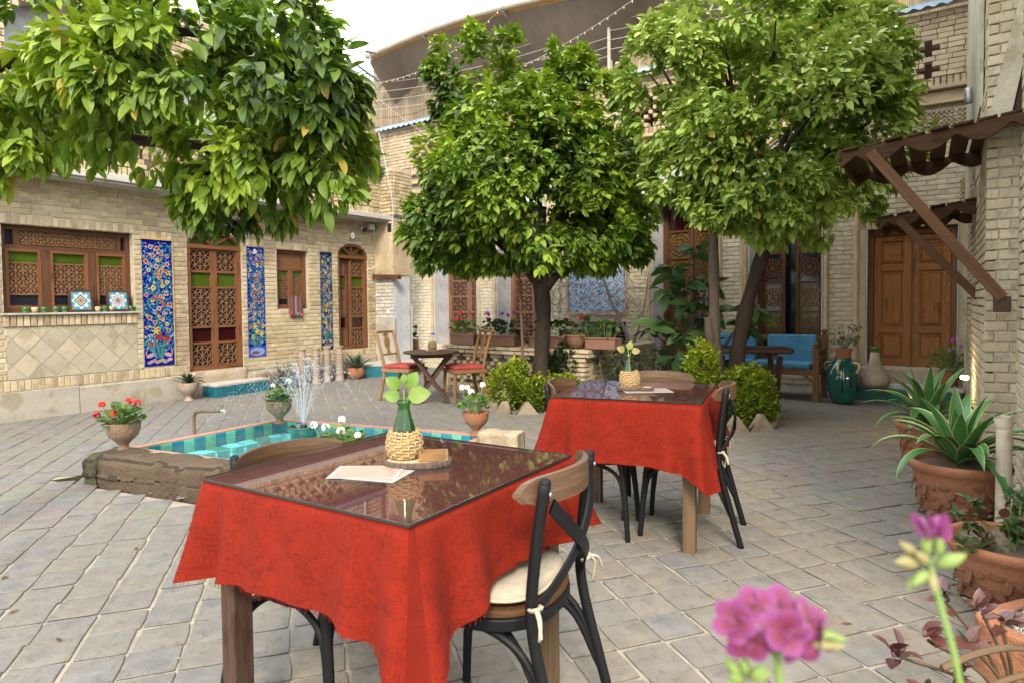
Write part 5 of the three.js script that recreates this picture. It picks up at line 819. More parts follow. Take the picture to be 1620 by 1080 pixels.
hedge('low golden-green box hedge at the foot of the middle orange tree', 0.2, -7.65, [[-0.26, 0.27, 0, 0.24, 0.25, 0.22, 0.9], [0.1, 0.21, 0.08, 0.30, 0.2, 0.24, 0.9], [0.42, 0.22, 0, 0.2, 0.2, 0.2, 0.6], [-0.16, 0.44, -0.1, 0.15, 0.15, 0.14, 0.45], [0.3, 0.12, 0.18, 0.3, 0.14, 0.14, 0.6]], 640);
hedge('dark green bush against the pierced wall beside the middle trunk', 0.62, -8.1, [[0, 0.4, 0, 0.22, 0.34, 0.2, 1], [-0.2, 0.35, -0.05, 0.16, 0.28, 0.2, 0.6]], 330, true);
hedge('golden-green box hedge under the two-stemmed tree on the right', 2.22, -6.62, [[0.14, 0.34, 0.0, 0.29, 0.25, 0.24, 1.2], [0.16, 0.18, 0.12, 0.28, 0.18, 0.18, 0.8], [-0.32, 0.52, 0.05, 0.16, 0.32, 0.17, 0.9], [-0.38, 0.24, 0.1, 0.2, 0.22, 0.18, 0.7]], 660);
function sawStones(label, pts, h) { const t = thing('edging_stones', label, 'stone edging', [0, 0, 0]); for (let i = 0; i < pts.length - 1; i++) { const [x0, z0] = pts[i], [x1, z1] = pts[i + 1], L = Math.hypot(x1 - x0, z1 - z0), n = Math.max(1, Math.round(L / 0.26)); for (let k = 0; k < n; k++) { const f = (k + 0.5) / n, o = part('stone', displace(prism([[-0.13, 0], [0.13, 0], [0.012, h * rr(0.9, 1.1)], [-0.012, h]], 0.06, 0.006), 0.006, 14), M.edgeStone, t); o.position.set(lerp(x0, x1, f), 0, lerp(z0, z1, f)); o.rotation.set(0, -Math.atan2(z1 - z0, x1 - x0) + rr(-0.1, 0.1), rr(-0.05, 0.05)); } } }
sawStones('row of pointed stones edging the hedge under the middle tree', [[-0.28, -7.72], [0.0, -7.33], [0.62, -7.40]], 0.14);
sawStones('row of pointed stones edging the hedge under the right tree', [[1.6, -6.25], [1.98, -6.20], [2.50, -6.32], [2.62, -6.6]], 0.16);
single('wooden_stake', tube([[0, 0, 0], [-0.01, 0.8, 0], [-0.05, 1.75, 0]], 0.017, 7, 10), M.legWood, 'thin wooden stake standing beside the middle orange trunk', 'stake', [0.13, 0, -7.72]);
{ // loquat shrub
  reseed(131); const t = thing('loquat_shrub', 'large-leaved loquat shrub in front of the right-hand lattice door', 'shrub', [2.15, 0, -7.75]), st = [], lv = [];
  const tips = [[-0.02, 1.85, 0.1], [-0.25, 1.65, 0], [0.1, 1.5, 0.15], [-0.35, 1.4, 0.1], [-0.1, 1.25, 0.2], [0.2, 1.15, 0.1], [-0.45, 1.05, 0.15], [-0.55, 0.95, 0.25], [-0.2, 0.9, 0.3], [0.1, 0.8, 0.25], [-0.3, 0.65, 0.3], [0.25, 0.6, 0.2], [-0.45, 0.45, 0.3], [-0.1, 0.4, 0.35], [0.55, 1.2, 0.45], [0.42, 1.0, 0.45], [-0.6, 0.3, 0.3], [0.0, 1.05, 0.0], [-0.15, 1.45, 0.2]];
  for (const [x, y, z] of tips) { st.push(tube([[x * 0.1, 0, z * 0.1 - 0.1], [x * 0.5, y * 0.6, z * 0.5], [x, y, z]], (u) => lerp(0.016, 0.006, u), 6, 8)); for (let j = 0; j < 11; j++) { const a = j * 2.4 + rnd(), up = rr(-0.8, 0.6), d = V(Math.cos(a), up, Math.sin(a)); lv.push({ p: V(x, y - rr(0, 0.08), z).addScaledVector(d, 0.02), q: aim(d, rr(-1.0, 1.0)), s: rr(0.7, 1.15), c: Math.floor(rnd() * 3) }); } }
  part('stems', st, M.barkPale, t); const K = kinds([[0.045, 0.11, 0.025], [0.07, 0.15, 0.035], [0.11, 0.20, 0.05]]); setLeaves(t, lv, LEAF.loquat, K.mats, K.tints, K.base, 300);
}
{ // bare climbing vine across the tile panel
  reseed(141); const t = thing('bare_vine', 'bare twiggy grey vine sprawling over the star-tile panel', 'vine', Bp(4.9, 0, 0.55), BA), g = [], lv = [];
  g.push(tube([[0.15, 0.1, 0], [0.05, 0.7, 0], [-0.3, 1.3, -0.1], [-0.5, 1.8, -0.2], [-0.6, 2.3, -0.3]], (u) => lerp(0.03, 0.012, u), 7, 18), tube([[0.1, 0.5, 0], [0.25, 1.1, -0.1], [0.3, 1.7, -0.2]], (u) => lerp(0.016, 0.005, u), 6, 12));
  for (let i = 0; i < 230; i++) { const s = V(rr(-1.4, 0.1), rr(0.8, 1.95), rr(-0.35, 0)), pts = [s.clone()], d = V(rr(-1, 0.6), rr(-0.6, 0.8), rr(-0.3, 0.3)).normalize(); for (let k = 0; k < 4; k++) { d.add(V(rr(-0.5, 0.5), rr(-0.6, 0.4), rr(-0.2, 0.2))).normalize(); s.addScaledVector(d, rr(0.1, 0.2)); s.z = Math.min(0.1, Math.max(-0.45, s.z)); pts.push(s.clone()); } const r = rr(0.003, 0.007); g.push(tube(pts, (u) => lerp(r, 0.001, u), 4, 10)); if (rnd() < 0.35) lv.push({ p: s.clone(), q: aim(onDir()), s: rr(0.6, 1), c: Math.floor(rnd() * 3) }); }
  part('twigs', g, M.twig, t); setLeaves(t, lv, LEAF.ivy, DARK.mats, DARK.tints, DARK.base, 60);
}
{ // ivy over the end of the porch wall
  reseed(151); const t = thing('ivy_plant', 'dark ivy hanging over the far end of the pierced porch wall', 'ivy', Bp(5.45, 0, 2.3), BA), lv = [], st = [];
  for (let i = 0; i < 34; i++) { const x = rr(-0.05, 0.75), z = rr(-0.6, 0.12), y0 = rr(0.5, 0.8), len = rr(0.2, 0.65), pts = []; for (let k = 0; k <= 5; k++) { const y = Math.max(0.03, y0 - len * k / 5), p = V(x + rr(-0.04, 0.04), y, z + 0.02 * k); pts.push(p); for (let j = 0; j < 3; j++) lv.push({ p: p.clone().add(V(rr(-0.05, 0.05), rr(-0.05, 0.05), rr(-0.03, 0.05))), q: aim(V(rr(-1, 1), rr(-1, 0.2), rr(0, 1))), s: rr(0.7, 1.3), c: Math.floor(rnd() * 3) }); } st.push(tube(pts, 0.003, 4, 8)); }
  part('stems', st, M.twig, t); setLeaves(t, lv, LEAF.ivy, DARK.mats, DARK.tints, DARK.base, 280);
}
// ---------- tables with red cloths ----------
// the cloth: a flat top and a skirt that flares at the corners, with folds
function clothGeo(h, drop, y, o = {}) {
  const per = [], N = 44; // points round the edge, each with outward direction
  const cor = [[1, 1], [-1, 1], [-1, -1], [1, -1]];
  for (let c = 0; c < 4; c++) { const [x0, z0] = cor[c], [x1, z1] = cor[(c + 1) % 4]; for (let i = 0; i < N; i++) { const f = i / N; per.push({ x: lerp(x0, x1, f) * h, z: lerp(z0, z1, f) * h, c, f }); } }
  const pos = [], uv = [], idx = [], R = 15, n = per.length; pos.push(0, y, 0); uv.push(0, 0);
  const row = []; let len = 0;
  per.forEach((p, i) => {
    const d = Math.min(p.f, 1 - p.f) * 2 * h, near = p.f < 0.5 ? p.c : (p.c + 1) % 4, k = Math.exp(-Math.pow(d / 0.16, 2)), side = [[0, 1], [-1, 0], [0, -1], [1, 0]][p.c], cn = cor[near];
    const dir = V(side[0] * (1 - k * 0.5) + cn[0] * k * 0.75, 0, side[1] * (1 - k * 0.5) + cn[1] * k * 0.75).normalize();
    const cw = p.c === 0 ? 0.075 : 0.19, dr = drop[p.c] * (1 + 0.012 * Math.sin(p.f * 9 + p.c * 2)) + (o.corner ?? 0.16) * Math.exp(-Math.pow(d / cw, 1.5)) * (o.cornerK?.[near] ?? 1);
    const along = V(-dir.z, 0, dir.x);
    const a = []; for (let r = 0; r <= R; r++) {
      const t = r / R, fl = (0.03 + 0.10 * k * (o.flare?.[near] ?? 1)) * Math.pow(t, 1.2) + 0.004, fold = (0.008 * Math.sin(p.f * 13 + p.c * 1.3) + 0.005 * Math.sin(p.f * 29 + 1)) * t * (1 - 0.4 * k) + 0.045 * t * (p.c === 3 ? Math.exp(-Math.pow(d / 0.24, 2)) : k) * Math.sin(d * (p.c === 3 ? 38 : 46) + near * 0.9), dn = t * dr, rl = Math.min(1, dn / 0.02);
      const s = (fbm3(p.x * 9 + dir.x * dn * 9, dn * 7, p.z * 9) - 0.5) * 0.016 * t;
      a.push(pos.length / 3); pos.push(p.x + dir.x * (fl + fold + s) + dir.x * 0.006 * rl, y - dn + (1 - rl) * 0 + 0.0, p.z + dir.z * (fl + fold + s) + dir.z * 0.006 * rl); uv.push(len, dn);
    }
    row.push(a); const q = per[(i + 1) % n]; len += Math.hypot(q.x - p.x, q.z - p.z);
  });
  for (let i = 0; i < n; i++) { const a = row[i], b = row[(i + 1) % n]; for (let r = 0; r < R; r++) idx.push(a[r], b[r], a[r + 1], a[r + 1], b[r], b[r + 1]); idx.push(0, b[0], a[0]); }
  const g = new THREE.BufferGeometry(); g.setAttribute('position', new THREE.Float32BufferAttribute(pos, 3)); g.setAttribute('uv', new THREE.Float32BufferAttribute(uv, 2)); g.setIndex(idx); g.computeVertexNormals();
  const fr = []; for (let i = 0; i < n * 3; i++) { const j = Math.floor(i / 3), a = row[j][R], b = row[(j + 1) % n][R], f = rnd(), P = (k) => lerp(pos[a * 3 + k], pos[b * 3 + k], f), L = rnd() < 0.03 ? rr(0.04, 0.16) : rr(0.004, 0.014); fr.push(tube([[P(0), P(1) + 0.002, P(2)], [P(0) + rr(-0.003, 0.003), P(1) - L, P(2) + rr(-0.003, 0.003)]], 0.0006, 3)); }
  return [g, fr];
}
function vase(label, p, clear, s = 1) {
  const t = thing('bottle_vase', label, 'vase', p), g = [];
  part('bottle', [lathe([[0.001, 0.012], [0.036, 0.012], [0.040, 0.06], [0.037, 0.10], [0.022, 0.150], [0.0185, 0.178], [0.0235, 0.182], [0.0235, 0.19], [0.018, 0.194]], 28)], clear ? M.bottleClear : M.bottle, t);
  part('water', lathe([[0.001, 0.02], [0.03, 0.02], [0.034, 0.06], [0.031, 0.1], [0.026, 0.118], [0.001, 0.118]], 20), phy({ color: C(0.8, 0.92, 0.75), transmission: 1, thickness: 0, roughness: 0.03, ior: 1.33 }), t);
  for (let k = 0; k < 9; k++) { const y = 0.008 + k * 0.0098, r = 0.040 + 0.014 * Math.sin(Math.PI * Math.min(1, (k + 1.2) / 10)); const pts = []; for (let i = 0; i <= 36; i++) { const a = i / 36 * 6.2832; pts.push([(r + 0.0022 * Math.sin(a * 8 + (k % 2) * Math.PI)) * Math.cos(a), y + 0.0015 * Math.sin(a * 3 + k), (r + 0.0022 * Math.sin(a * 8 + (k % 2) * Math.PI)) * Math.sin(a)]); } g.push(tube(pts, 0.0056, 6, 72)); }
  for (let i = 0; i < 16; i++) { const a = i / 16 * 6.2832; const pts = []; for (let k = 0; k <= 8; k++) { const r = 0.0455 + 0.014 * Math.sin(Math.PI * Math.min(1, (k + 1.2) / 9.6)) + 0.003 * (k % 2 ? 1 : -1) * (i % 2 ? 1 : -1); pts.push([r * Math.cos(a), 0.006 + k * 0.0112, r * Math.sin(a)]); } g.push(tube(pts, 0.003, 5, 24)); }
  part('woven_basket', g, M.straw, t);
  const lf = leafGeo(0.056, 0.042, 0.35, 0.2, 8), lm = clear ? [leafMat(0.32, 0.36, 0.07), leafMat(0.38, 0.34, 0.09)] : [leafMat(0.19, 0.34, 0.04), leafMat(0.24, 0.38, 0.06), leafMat(0.22, 0.31, 0.05)];
  const L = clear ? [[-0.02, 0.215, 0.0, -0.8, 0.5, 0.3, 1], [0.008, 0.22, 0, 0.2, 1, 0.1, 1], [0.02, 0.21, 0.01, 1, 0.1, 0.3, 1]] : [[-0.012, 0.235, 0, -0.6, 0.55, 0.35, 1.1], [0.014, 0.235, -0.004, 0.45, 0.8, 0.2, 1.15], [-0.012, 0.205, 0.008, -0.9, 0.25, 0.4, 1.05], [0.016, 0.205, 0.004, 1, 0.25, 0.25, 1.45], [0.0, 0.25, 0, 0.1, 1, 0.3, 0.6]];
  part('stem', [tube([[0, 0.06, 0], [0.003, 0.15, 0], [0, 0.23, 0]], 0.0025, 5, 8), tube([[0.006, 0.07, 0], [0.004, 0.15, 0], [0.016, 0.205, 0.004]], 0.002, 5, 8)], M.stem, t);
  for (const [x, y, z, dx, dy, dz, k] of L) { const o = part('leaf', lf, pick(lm), t); o.position.set(x, y, z); o.quaternion.copy(aimFace(V(dx, dy, dz), V(rr(-0.3, 0.3), 0.35, 1))); o.scale.setScalar(k); }
  t.scale.setScalar(s); return t;
}
function slice(label, p, rx, rz) { const g = lathe([[0.001, 0], [0.98, 0], [1.0, 0.003], [0.99, 0.013], [0.96, 0.016], [0.001, 0.016]], 34), q = g.attributes.position; for (let i = 0; i < q.count; i++) { const a = Math.atan2(q.getZ(i), q.getX(i)), k = 1 + 0.05 * Math.sin(a * 3 + 1) + 0.02 * Math.sin(a * 11); q.setX(i, q.getX(i) * rx * k); q.setZ(i, q.getZ(i) * rz * k); } g.computeVertexNormals(); const t = thing('wood_slice', label, 'coaster', p); part('slice', boxUV(g), M.cutWood, t); const bk = []; for (let i = 0; i < 30; i++) { const a = i / 30 * 6.283, k = 1 + 0.05 * Math.sin(a * 3 + 1); bk.push(put(displace(new THREE.BoxGeometry(0.026, 0.0175, 0.008, 3, 3, 2), 0.0015, 90), rx * k * Math.cos(a), 0.0088, rz * k * Math.sin(a), 0, -a + Math.PI / 2)); } part('bark_edge', bk, M.barkPale, t); return t; }
function redTable(c, turn, h, w, i) {
  const cs = Math.cos(turn), sn = Math.sin(turn), P = (x, y, z) => [c[0] + x * cs + z * sn, y, c[1] - x * sn + z * cs];
  const t = thing('wooden_table', w.table, 'table', [c[0], 0, c[1]], turn);
  part('tabletop', rbox(2 * h - 0.03, 0.03, 2 * h - 0.03, 0.004, 0, 0.732, 0), M.legWood, t); part('apron', rect(2 * h - 0.12, 2 * h - 0.12, 0.02, 0.08).map((g) => g.rotateX(Math.PI / 2).translate(0, 0.68, 0)), M.legWood, t);
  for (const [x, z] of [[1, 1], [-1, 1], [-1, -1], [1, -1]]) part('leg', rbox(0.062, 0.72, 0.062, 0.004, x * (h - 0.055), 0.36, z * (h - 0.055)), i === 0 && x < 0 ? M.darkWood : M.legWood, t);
  const [cg, fr] = clothGeo(h, w.drop, 0.7515, w.o), cl = thing('tablecloth', w.cloth, 'tablecloth', [c[0], 0, c[1]], turn);
  part('cloth', cg, M.velvet, cl); tag(part('fringe', fr, M.velvet, cl), null, null, null, 'stuff');
  const gt = single('glass_top', [rbox(2 * h + 0.012, 0.007, 2 * h + 0.012, 0.002, 0, 0, 0)], M.glassTop, w.glass, 'glass top', [c[0], 0.7585, c[1]], turn);
  const rimM = phy({ color: C(0.012, 0.016, 0.014), roughness: 0.15 });
  const g2 = new THREE.Group(); // the dark polished edge of the pane
  for (const [x, z, a] of [[0, 1, 0], [0, -1, 0], [1, 0, 1], [-1, 0, 1]]) part('glass_edge', box(a ? 0.0015 : 2 * h + 0.014, 0.0066, a ? 2 * h + 0.014 : 0.0015, x * (h + 0.0075), 0, z * (h + 0.0075)), rimM, gt);
  return P;
}
reseed(161);
const TH1 = -32.4 * Math.PI / 180, TH2 = -22.5 * Math.PI / 180;
const T1 = redTable([-0.352, -1.978], TH1, 0.384, { table: 'square wooden table with thick square legs, nearest the viewer', cloth: 'red velvet cloth with frayed hem on the table nearest the viewer', glass: 'dark tinted glass sheet on the nearest red-clothed table', drop: [0.245, 0.255, 0.22, 0.21], o: { corner: 0.115, cornerK: [1.0, 0.25, 0.8, 0.05], flare: [0.4, 0.15, 0.6, 0.5] } }, 0);
const T2 = redTable([0.697, -3.644], TH2, 0.378, { table: 'square wooden table with pale thick legs, the farther of two', cloth: 'red velvet cloth on the farther table beside the clipped hedge', glass: 'dark tinted glass sheet on the farther red-clothed table', drop: [0.315, 0.31, 0.30, 0.305], o: { corner: 0.105, cornerK: [1.0, 0.1, 0.8, 0.3], flare: [0.35, 0.3, 0.6, 0.5] } }, 1);
// papers and things on the tables
function paper(label, p, turn, w, h, col, lines) {
  const cv = document.createElement('canvas'); cv.width = 256; cv.height = 180; const x = cv.getContext('2d'); x.fillStyle = '#e6ecec'; x.fillRect(0, 0, 256, 180); x.fillStyle = col; x.fillRect(14, 12, 228, 156); x.strokeStyle = 'rgba(190,130,110,0.7)'; x.lineWidth = 2; x.beginPath(); x.moveTo(30, 160); x.lineTo(30, 90); x.quadraticCurveTo(128, -30, 226, 90); x.lineTo(226, 160); x.closePath(); x.stroke(); if (lines) for (let i = 0; i < 7; i++) { x.strokeStyle = 'rgba(150,120,110,0.35)'; x.beginPath(); x.moveTo(60, 76 + i * 11); x.lineTo(196 - (i % 3) * 22, 76 + i * 11); x.stroke(); }
  const t = new THREE.CanvasTexture(cv); t.colorSpace = THREE.SRGBColorSpace; const g = new THREE.BoxGeometry(w, 0.0012, h); return single('menu_sheet', g, phy({ map: t, color: C(0.36, 0.345, 0.33), roughness: 0.35, clearcoat: 0.4, clearcoatRoughness: 0.1 }), label, 'menu', p, turn);
}
paper('pale pink menu sheet lying beneath another on the near glass top', [-0.405, 0.7632, -1.875], -0.30, 0.20, 0.135, '#f0d2c6', true); paper('pale pink menu sheet with a white border, uppermost on the near glass top', [-0.425, 0.7648, -1.895], -0.02, 0.20, 0.14, '#f2cfc0', true);
paper('pale menu sheet lying on the glass of the farther red table', [0.735, 0.7632, -3.60], 0.05, 0.26, 0.16, '#e9cdc8', false);
slice('oval bark-edged wood slice on the nearest glass table top', [-0.295, 0.762, -1.995], 0.098, 0.068);
vase('green bottle vase in a woven straw basket on the near table', [-0.335, 0.778, -2.01], false, 0.92);
{ const t = thing('wooden_tray', 'small square wooden ashtray beside the green bottle on the near table', 'ashtray', [-0.243, 0.778, -1.985], 0.12); part('base', rbox(0.085, 0.006, 0.06, 0.002, 0, 0.004, 0), M.honey, t); part('wall', rect(0.088, 0.064, 0.008, 0.022).map((g) => g.rotateX(Math.PI / 2).translate(0, 0.013, 0)), M.honey, t); }
slice('round wood slice under the bottle on the farther red table', [0.655, 0.766, -3.635], 0.066, 0.055); slice('tiny round wood slice beside the bottle on the farther red table', [0.735, 0.766, -3.60], 0.035, 0.03);
{ const v = vase('clear bottle vase with yellow leaves in a straw basket, on the farther red table', [0.655, 0.782, -3.645], true, 0.92); v.rotation.z = 0.06; }
// ---------- bentwood cafe chairs ----------
// local axes: the seat in front (+z), the back rail at the origin side (z = 0)
reseed(171);
function makeChair(label) {
  const t = thing('cafe_chair', label, 'chair', [0, 0, 0], 0, 'black cafe chairs round the red tables');
  const fin = (s) => [[s * 0.185, 0, -0.11], [s * 0.185, 0.20, -0.055], [s * 0.182, 0.44, 0.0], [s * 0.178, 0.62, -0.01], [s * 0.172, 0.80, -0.035]];
  for (const s of [-1, 1]) { part('rear_post', [tube(fin(s), 0.0155, 12, 30), put(new THREE.SphereGeometry(0.0158, 10, 6), s * 0.172, 0.80, -0.035)], M.black, t); part('front_leg', tube([[s * 0.16, 0.43, 0.36], [s * 0.17, 0.2, 0.385], [s * 0.18, 0, 0.40]], (u) => 0.0165 - 0.003 * u, 10, 10), M.black, t); }
  // curved wooden rail, wrapped round the backs of the posts
  { const pos = [], uv = [], idx = [], n = 26; for (let i = 0; i <= n; i++) { const u = i / n * 2 - 1, x = u * 0.215, z = -0.066 + 0.09 * u * u, hh = 0.038 * Math.pow(Math.max(0.02, 1 - Math.pow(Math.abs(u), 7)), 0.5), dx = 0.18 * u / 0.215, l = Math.hypot(1, dx), nx = -dx / l, nz = 1 / l; for (const [o, y] of [[-0.009, -1], [-0.011, 0], [-0.009, 1], [0.009, 1], [0.011, 0], [0.009, -1]]) { pos.push(x - nx * o, 0.775 + y * hh * (1) + (1 - u * u) * 0.006, z + nz * o); uv.push(i / n * 0.46, (y + o * 40) * 0.06); } }
    for (let i = 0; i < n; i++) for (let k = 0; k < 6; k++) { const a = i * 6 + k, b = i * 6 + (k + 1) % 6; idx.push(a, b, a + 6, b, b + 6, a + 6); } for (const b of [0, n * 6]) for (let k = 1; k < 5; k++) idx.push(b, b + k, b + k + 1);
    const g = new THREE.BufferGeometry(); g.setAttribute('position', new THREE.Float32BufferAttribute(pos, 3)); g.setAttribute('uv', new THREE.Float32BufferAttribute(uv, 2)); g.setIndex(idx); part('top_rail', [clean(g)], M.rail, t); }
  for (const s of [-1, 1]) part('screw', put(lathe([[0.006, 0], [0.006, 0.002], [0.001, 0.003]], 10), s * 0.172, 0.775, -0.049, -Math.PI / 2, 0), M.steel, t);
  const strap = (s) => { const pts = [], N = 14, pos = [], idx = []; for (let i = 0; i <= N; i++) { const f = i / N, x = lerp(-s * 0.165, s * 0.17, f * f * (3 - 2 * f) * 0.35 + f * 0.65), y = lerp(0.745, 0.455, f), z = lerp(-0.045, 0.0, f) - 0.045 * Math.sin(Math.PI * f); for (const [a, b] of [[-1, -1], [1, -1], [1, 1], [-1, 1]]) pos.push(x + a * 0.017, y + a * s * 0.012, z + b * 0.0035); } for (let i = 0; i < N; i++) for (let k = 0; k < 4; k++) { const a = i * 4 + k, b = i * 4 + (k + 1) % 4; idx.push(a, b, a + 4, b, b + 4, a + 4); } const g = new THREE.BufferGeometry(); g.setAttribute('position', new THREE.Float32BufferAttribute(pos, 3)); g.setIndex(idx); return clean(g).translate(0, 0, s * 0.005); };
  part('back_strap', strap(1), M.black, t); part('back_strap', strap(-1), M.black, t);
  const seatP = (r) => { const o = []; for (let i = 0; i < 36; i++) { const a = i / 36 * 6.2832, c = Math.cos(a), s = Math.sin(a); o.push([r * 0.205 * Math.sign(c) * Math.pow(Math.abs(c), 0.8), 0.2 + r * 0.205 * Math.sign(s) * Math.pow(Math.abs(s), 0.8)]); } return o; };
  part('seat_ring', slab(seatP(1.0), 0.405, 0.44, 0.006), M.black, t); part('seat', slab(seatP(0.99), 0.441, 0.458, 0.005), M.braceWood, t);
  part('hoop', [tube([[-0.183, 0.16, -0.06], [-0.165, 0.33, 0.03], [-0.1, 0.395, 0.13], [0, 0.40, 0.16], [0.1, 0.395, 0.13], [0.165, 0.33, 0.03], [0.183, 0.16, -0.06]], 0.0105, 8, 36), ...[-1, 1].map((s) => tube([[s * 0.183, 0.16, -0.06], [s * 0.178, 0.34, 0.02], [s * 0.172, 0.395, 0.12], [s * 0.168, 0.395, 0.25], [s * 0.168, 0.34, 0.345], [s * 0.174, 0.16, 0.385]], 0.0105, 8, 30)), tube([[-0.17, 0.17, 0.385], [-0.14, 0.34, 0.36], [-0.06, 0.395, 0.33], [0.06, 0.395, 0.33], [0.14, 0.34, 0.36], [0.17, 0.17, 0.385]], 0.0105, 8, 30)], M.black, t);
  // cushion with ties
  { const g = new THREE.SphereGeometry(1, 36, 18), p = g.attributes.position; for (let i = 0; i < p.count; i++) { let x = p.getX(i), y = p.getY(i), z = p.getZ(i); const r = Math.hypot(x, z), a = Math.atan2(z, x), k = Math.pow(r, 0.45), sq = 1 / Math.pow(Math.pow(Math.abs(Math.cos(a)), 3.2) + Math.pow(Math.abs(Math.sin(a)), 3.2), 1 / 3.2); p.setXYZ(i, Math.cos(a) * k * sq * 0.19, 0.482 + Math.sign(y) * Math.pow(Math.abs(y), 0.7) * 0.024 + 0.004 * fbm3(x * 3, 1, z * 3), 0.205 + Math.sin(a) * k * sq * 0.19); } g.computeVertexNormals(); part('cushion', boxUV(g), M.cushion, t);
    const seam = []; for (let i = 0; i <= 40; i++) { const a = i / 40 * 6.2832, sq = 0.192 / Math.pow(Math.pow(Math.abs(Math.cos(a)), 3.2) + Math.pow(Math.abs(Math.sin(a)), 3.2), 1 / 3.2); seam.push([Math.cos(a) * sq, 0.482, 0.205 + Math.sin(a) * sq]); } part('piping', tube(seam, 0.0045, 6, 80), M.cushion, t);
    for (const s of [-1, 1]) part('cushion_tie', [tube([[s * 0.165, 0.48, 0.02], [s * 0.2, 0.485, -0.005], [s * 0.203, 0.49, -0.02], [s * 0.18, 0.488, -0.026], [s * 0.16, 0.482, -0.01]], 0.006, 5, 20), tube([[s * 0.2, 0.488, -0.022], [s * 0.21, 0.465, -0.035], [s * 0.205, 0.415, -0.03]], (u) => 0.007 - 0.003 * u, 5, 10), tube([[s * 0.2, 0.488, -0.022], [s * 0.225, 0.475, -0.04], [s * 0.24, 0.44, -0.05]], (u) => 0.007 - 0.003 * u, 5, 10)], M.cushion, t); }
  return t;
}
const ch = makeChair('black cafe chair with a cream cushion on the right of the nearest table');
const face = (T, th, x, z, dx, dz) => { const p = T(x, 0, z), q = T(x + dx, 0, z + dz); return [p, Math.atan2(q[0] - p[0], q[2] - p[2])]; };
function seat(o, T, x, z, dx, dz, extra = 0) { const [p, a] = face(T, 0, x, z, dx, dz); o.position.set(p[0], 0, p[2]); o.rotation.set(0, a + extra, 0); return o; }
seat(ch, T1, 0.50, -0.095, -1, 0.12, 0.0);
seat(copyOf(ch, 'cafe_chair', 'black cafe chair tucked in on the pool side of the nearest table', [0, 0, 0], 0), T1, -0.425, 0.06, 1, 0, -0.03).scale.y = 0.965;
seat(copyOf(ch, 'cafe_chair', 'black cafe chair on the left of the farther red table', [0, 0, 0], 0), T2, -0.40, 0.14, 1, 0, 0.05);
seat(copyOf(ch, 'cafe_chair', 'black cafe chair on the far side of the farther red table', [0, 0, 0], 0), T2, 0.03, -0.45, 0, 1, 0.15);
seat(copyOf(ch, 'cafe_chair', 'black cafe chair seen edge-on at the right of the farther red table', [0, 0, 0], 0), T2, 0.445, 0.0, -1, 0, 0.02);
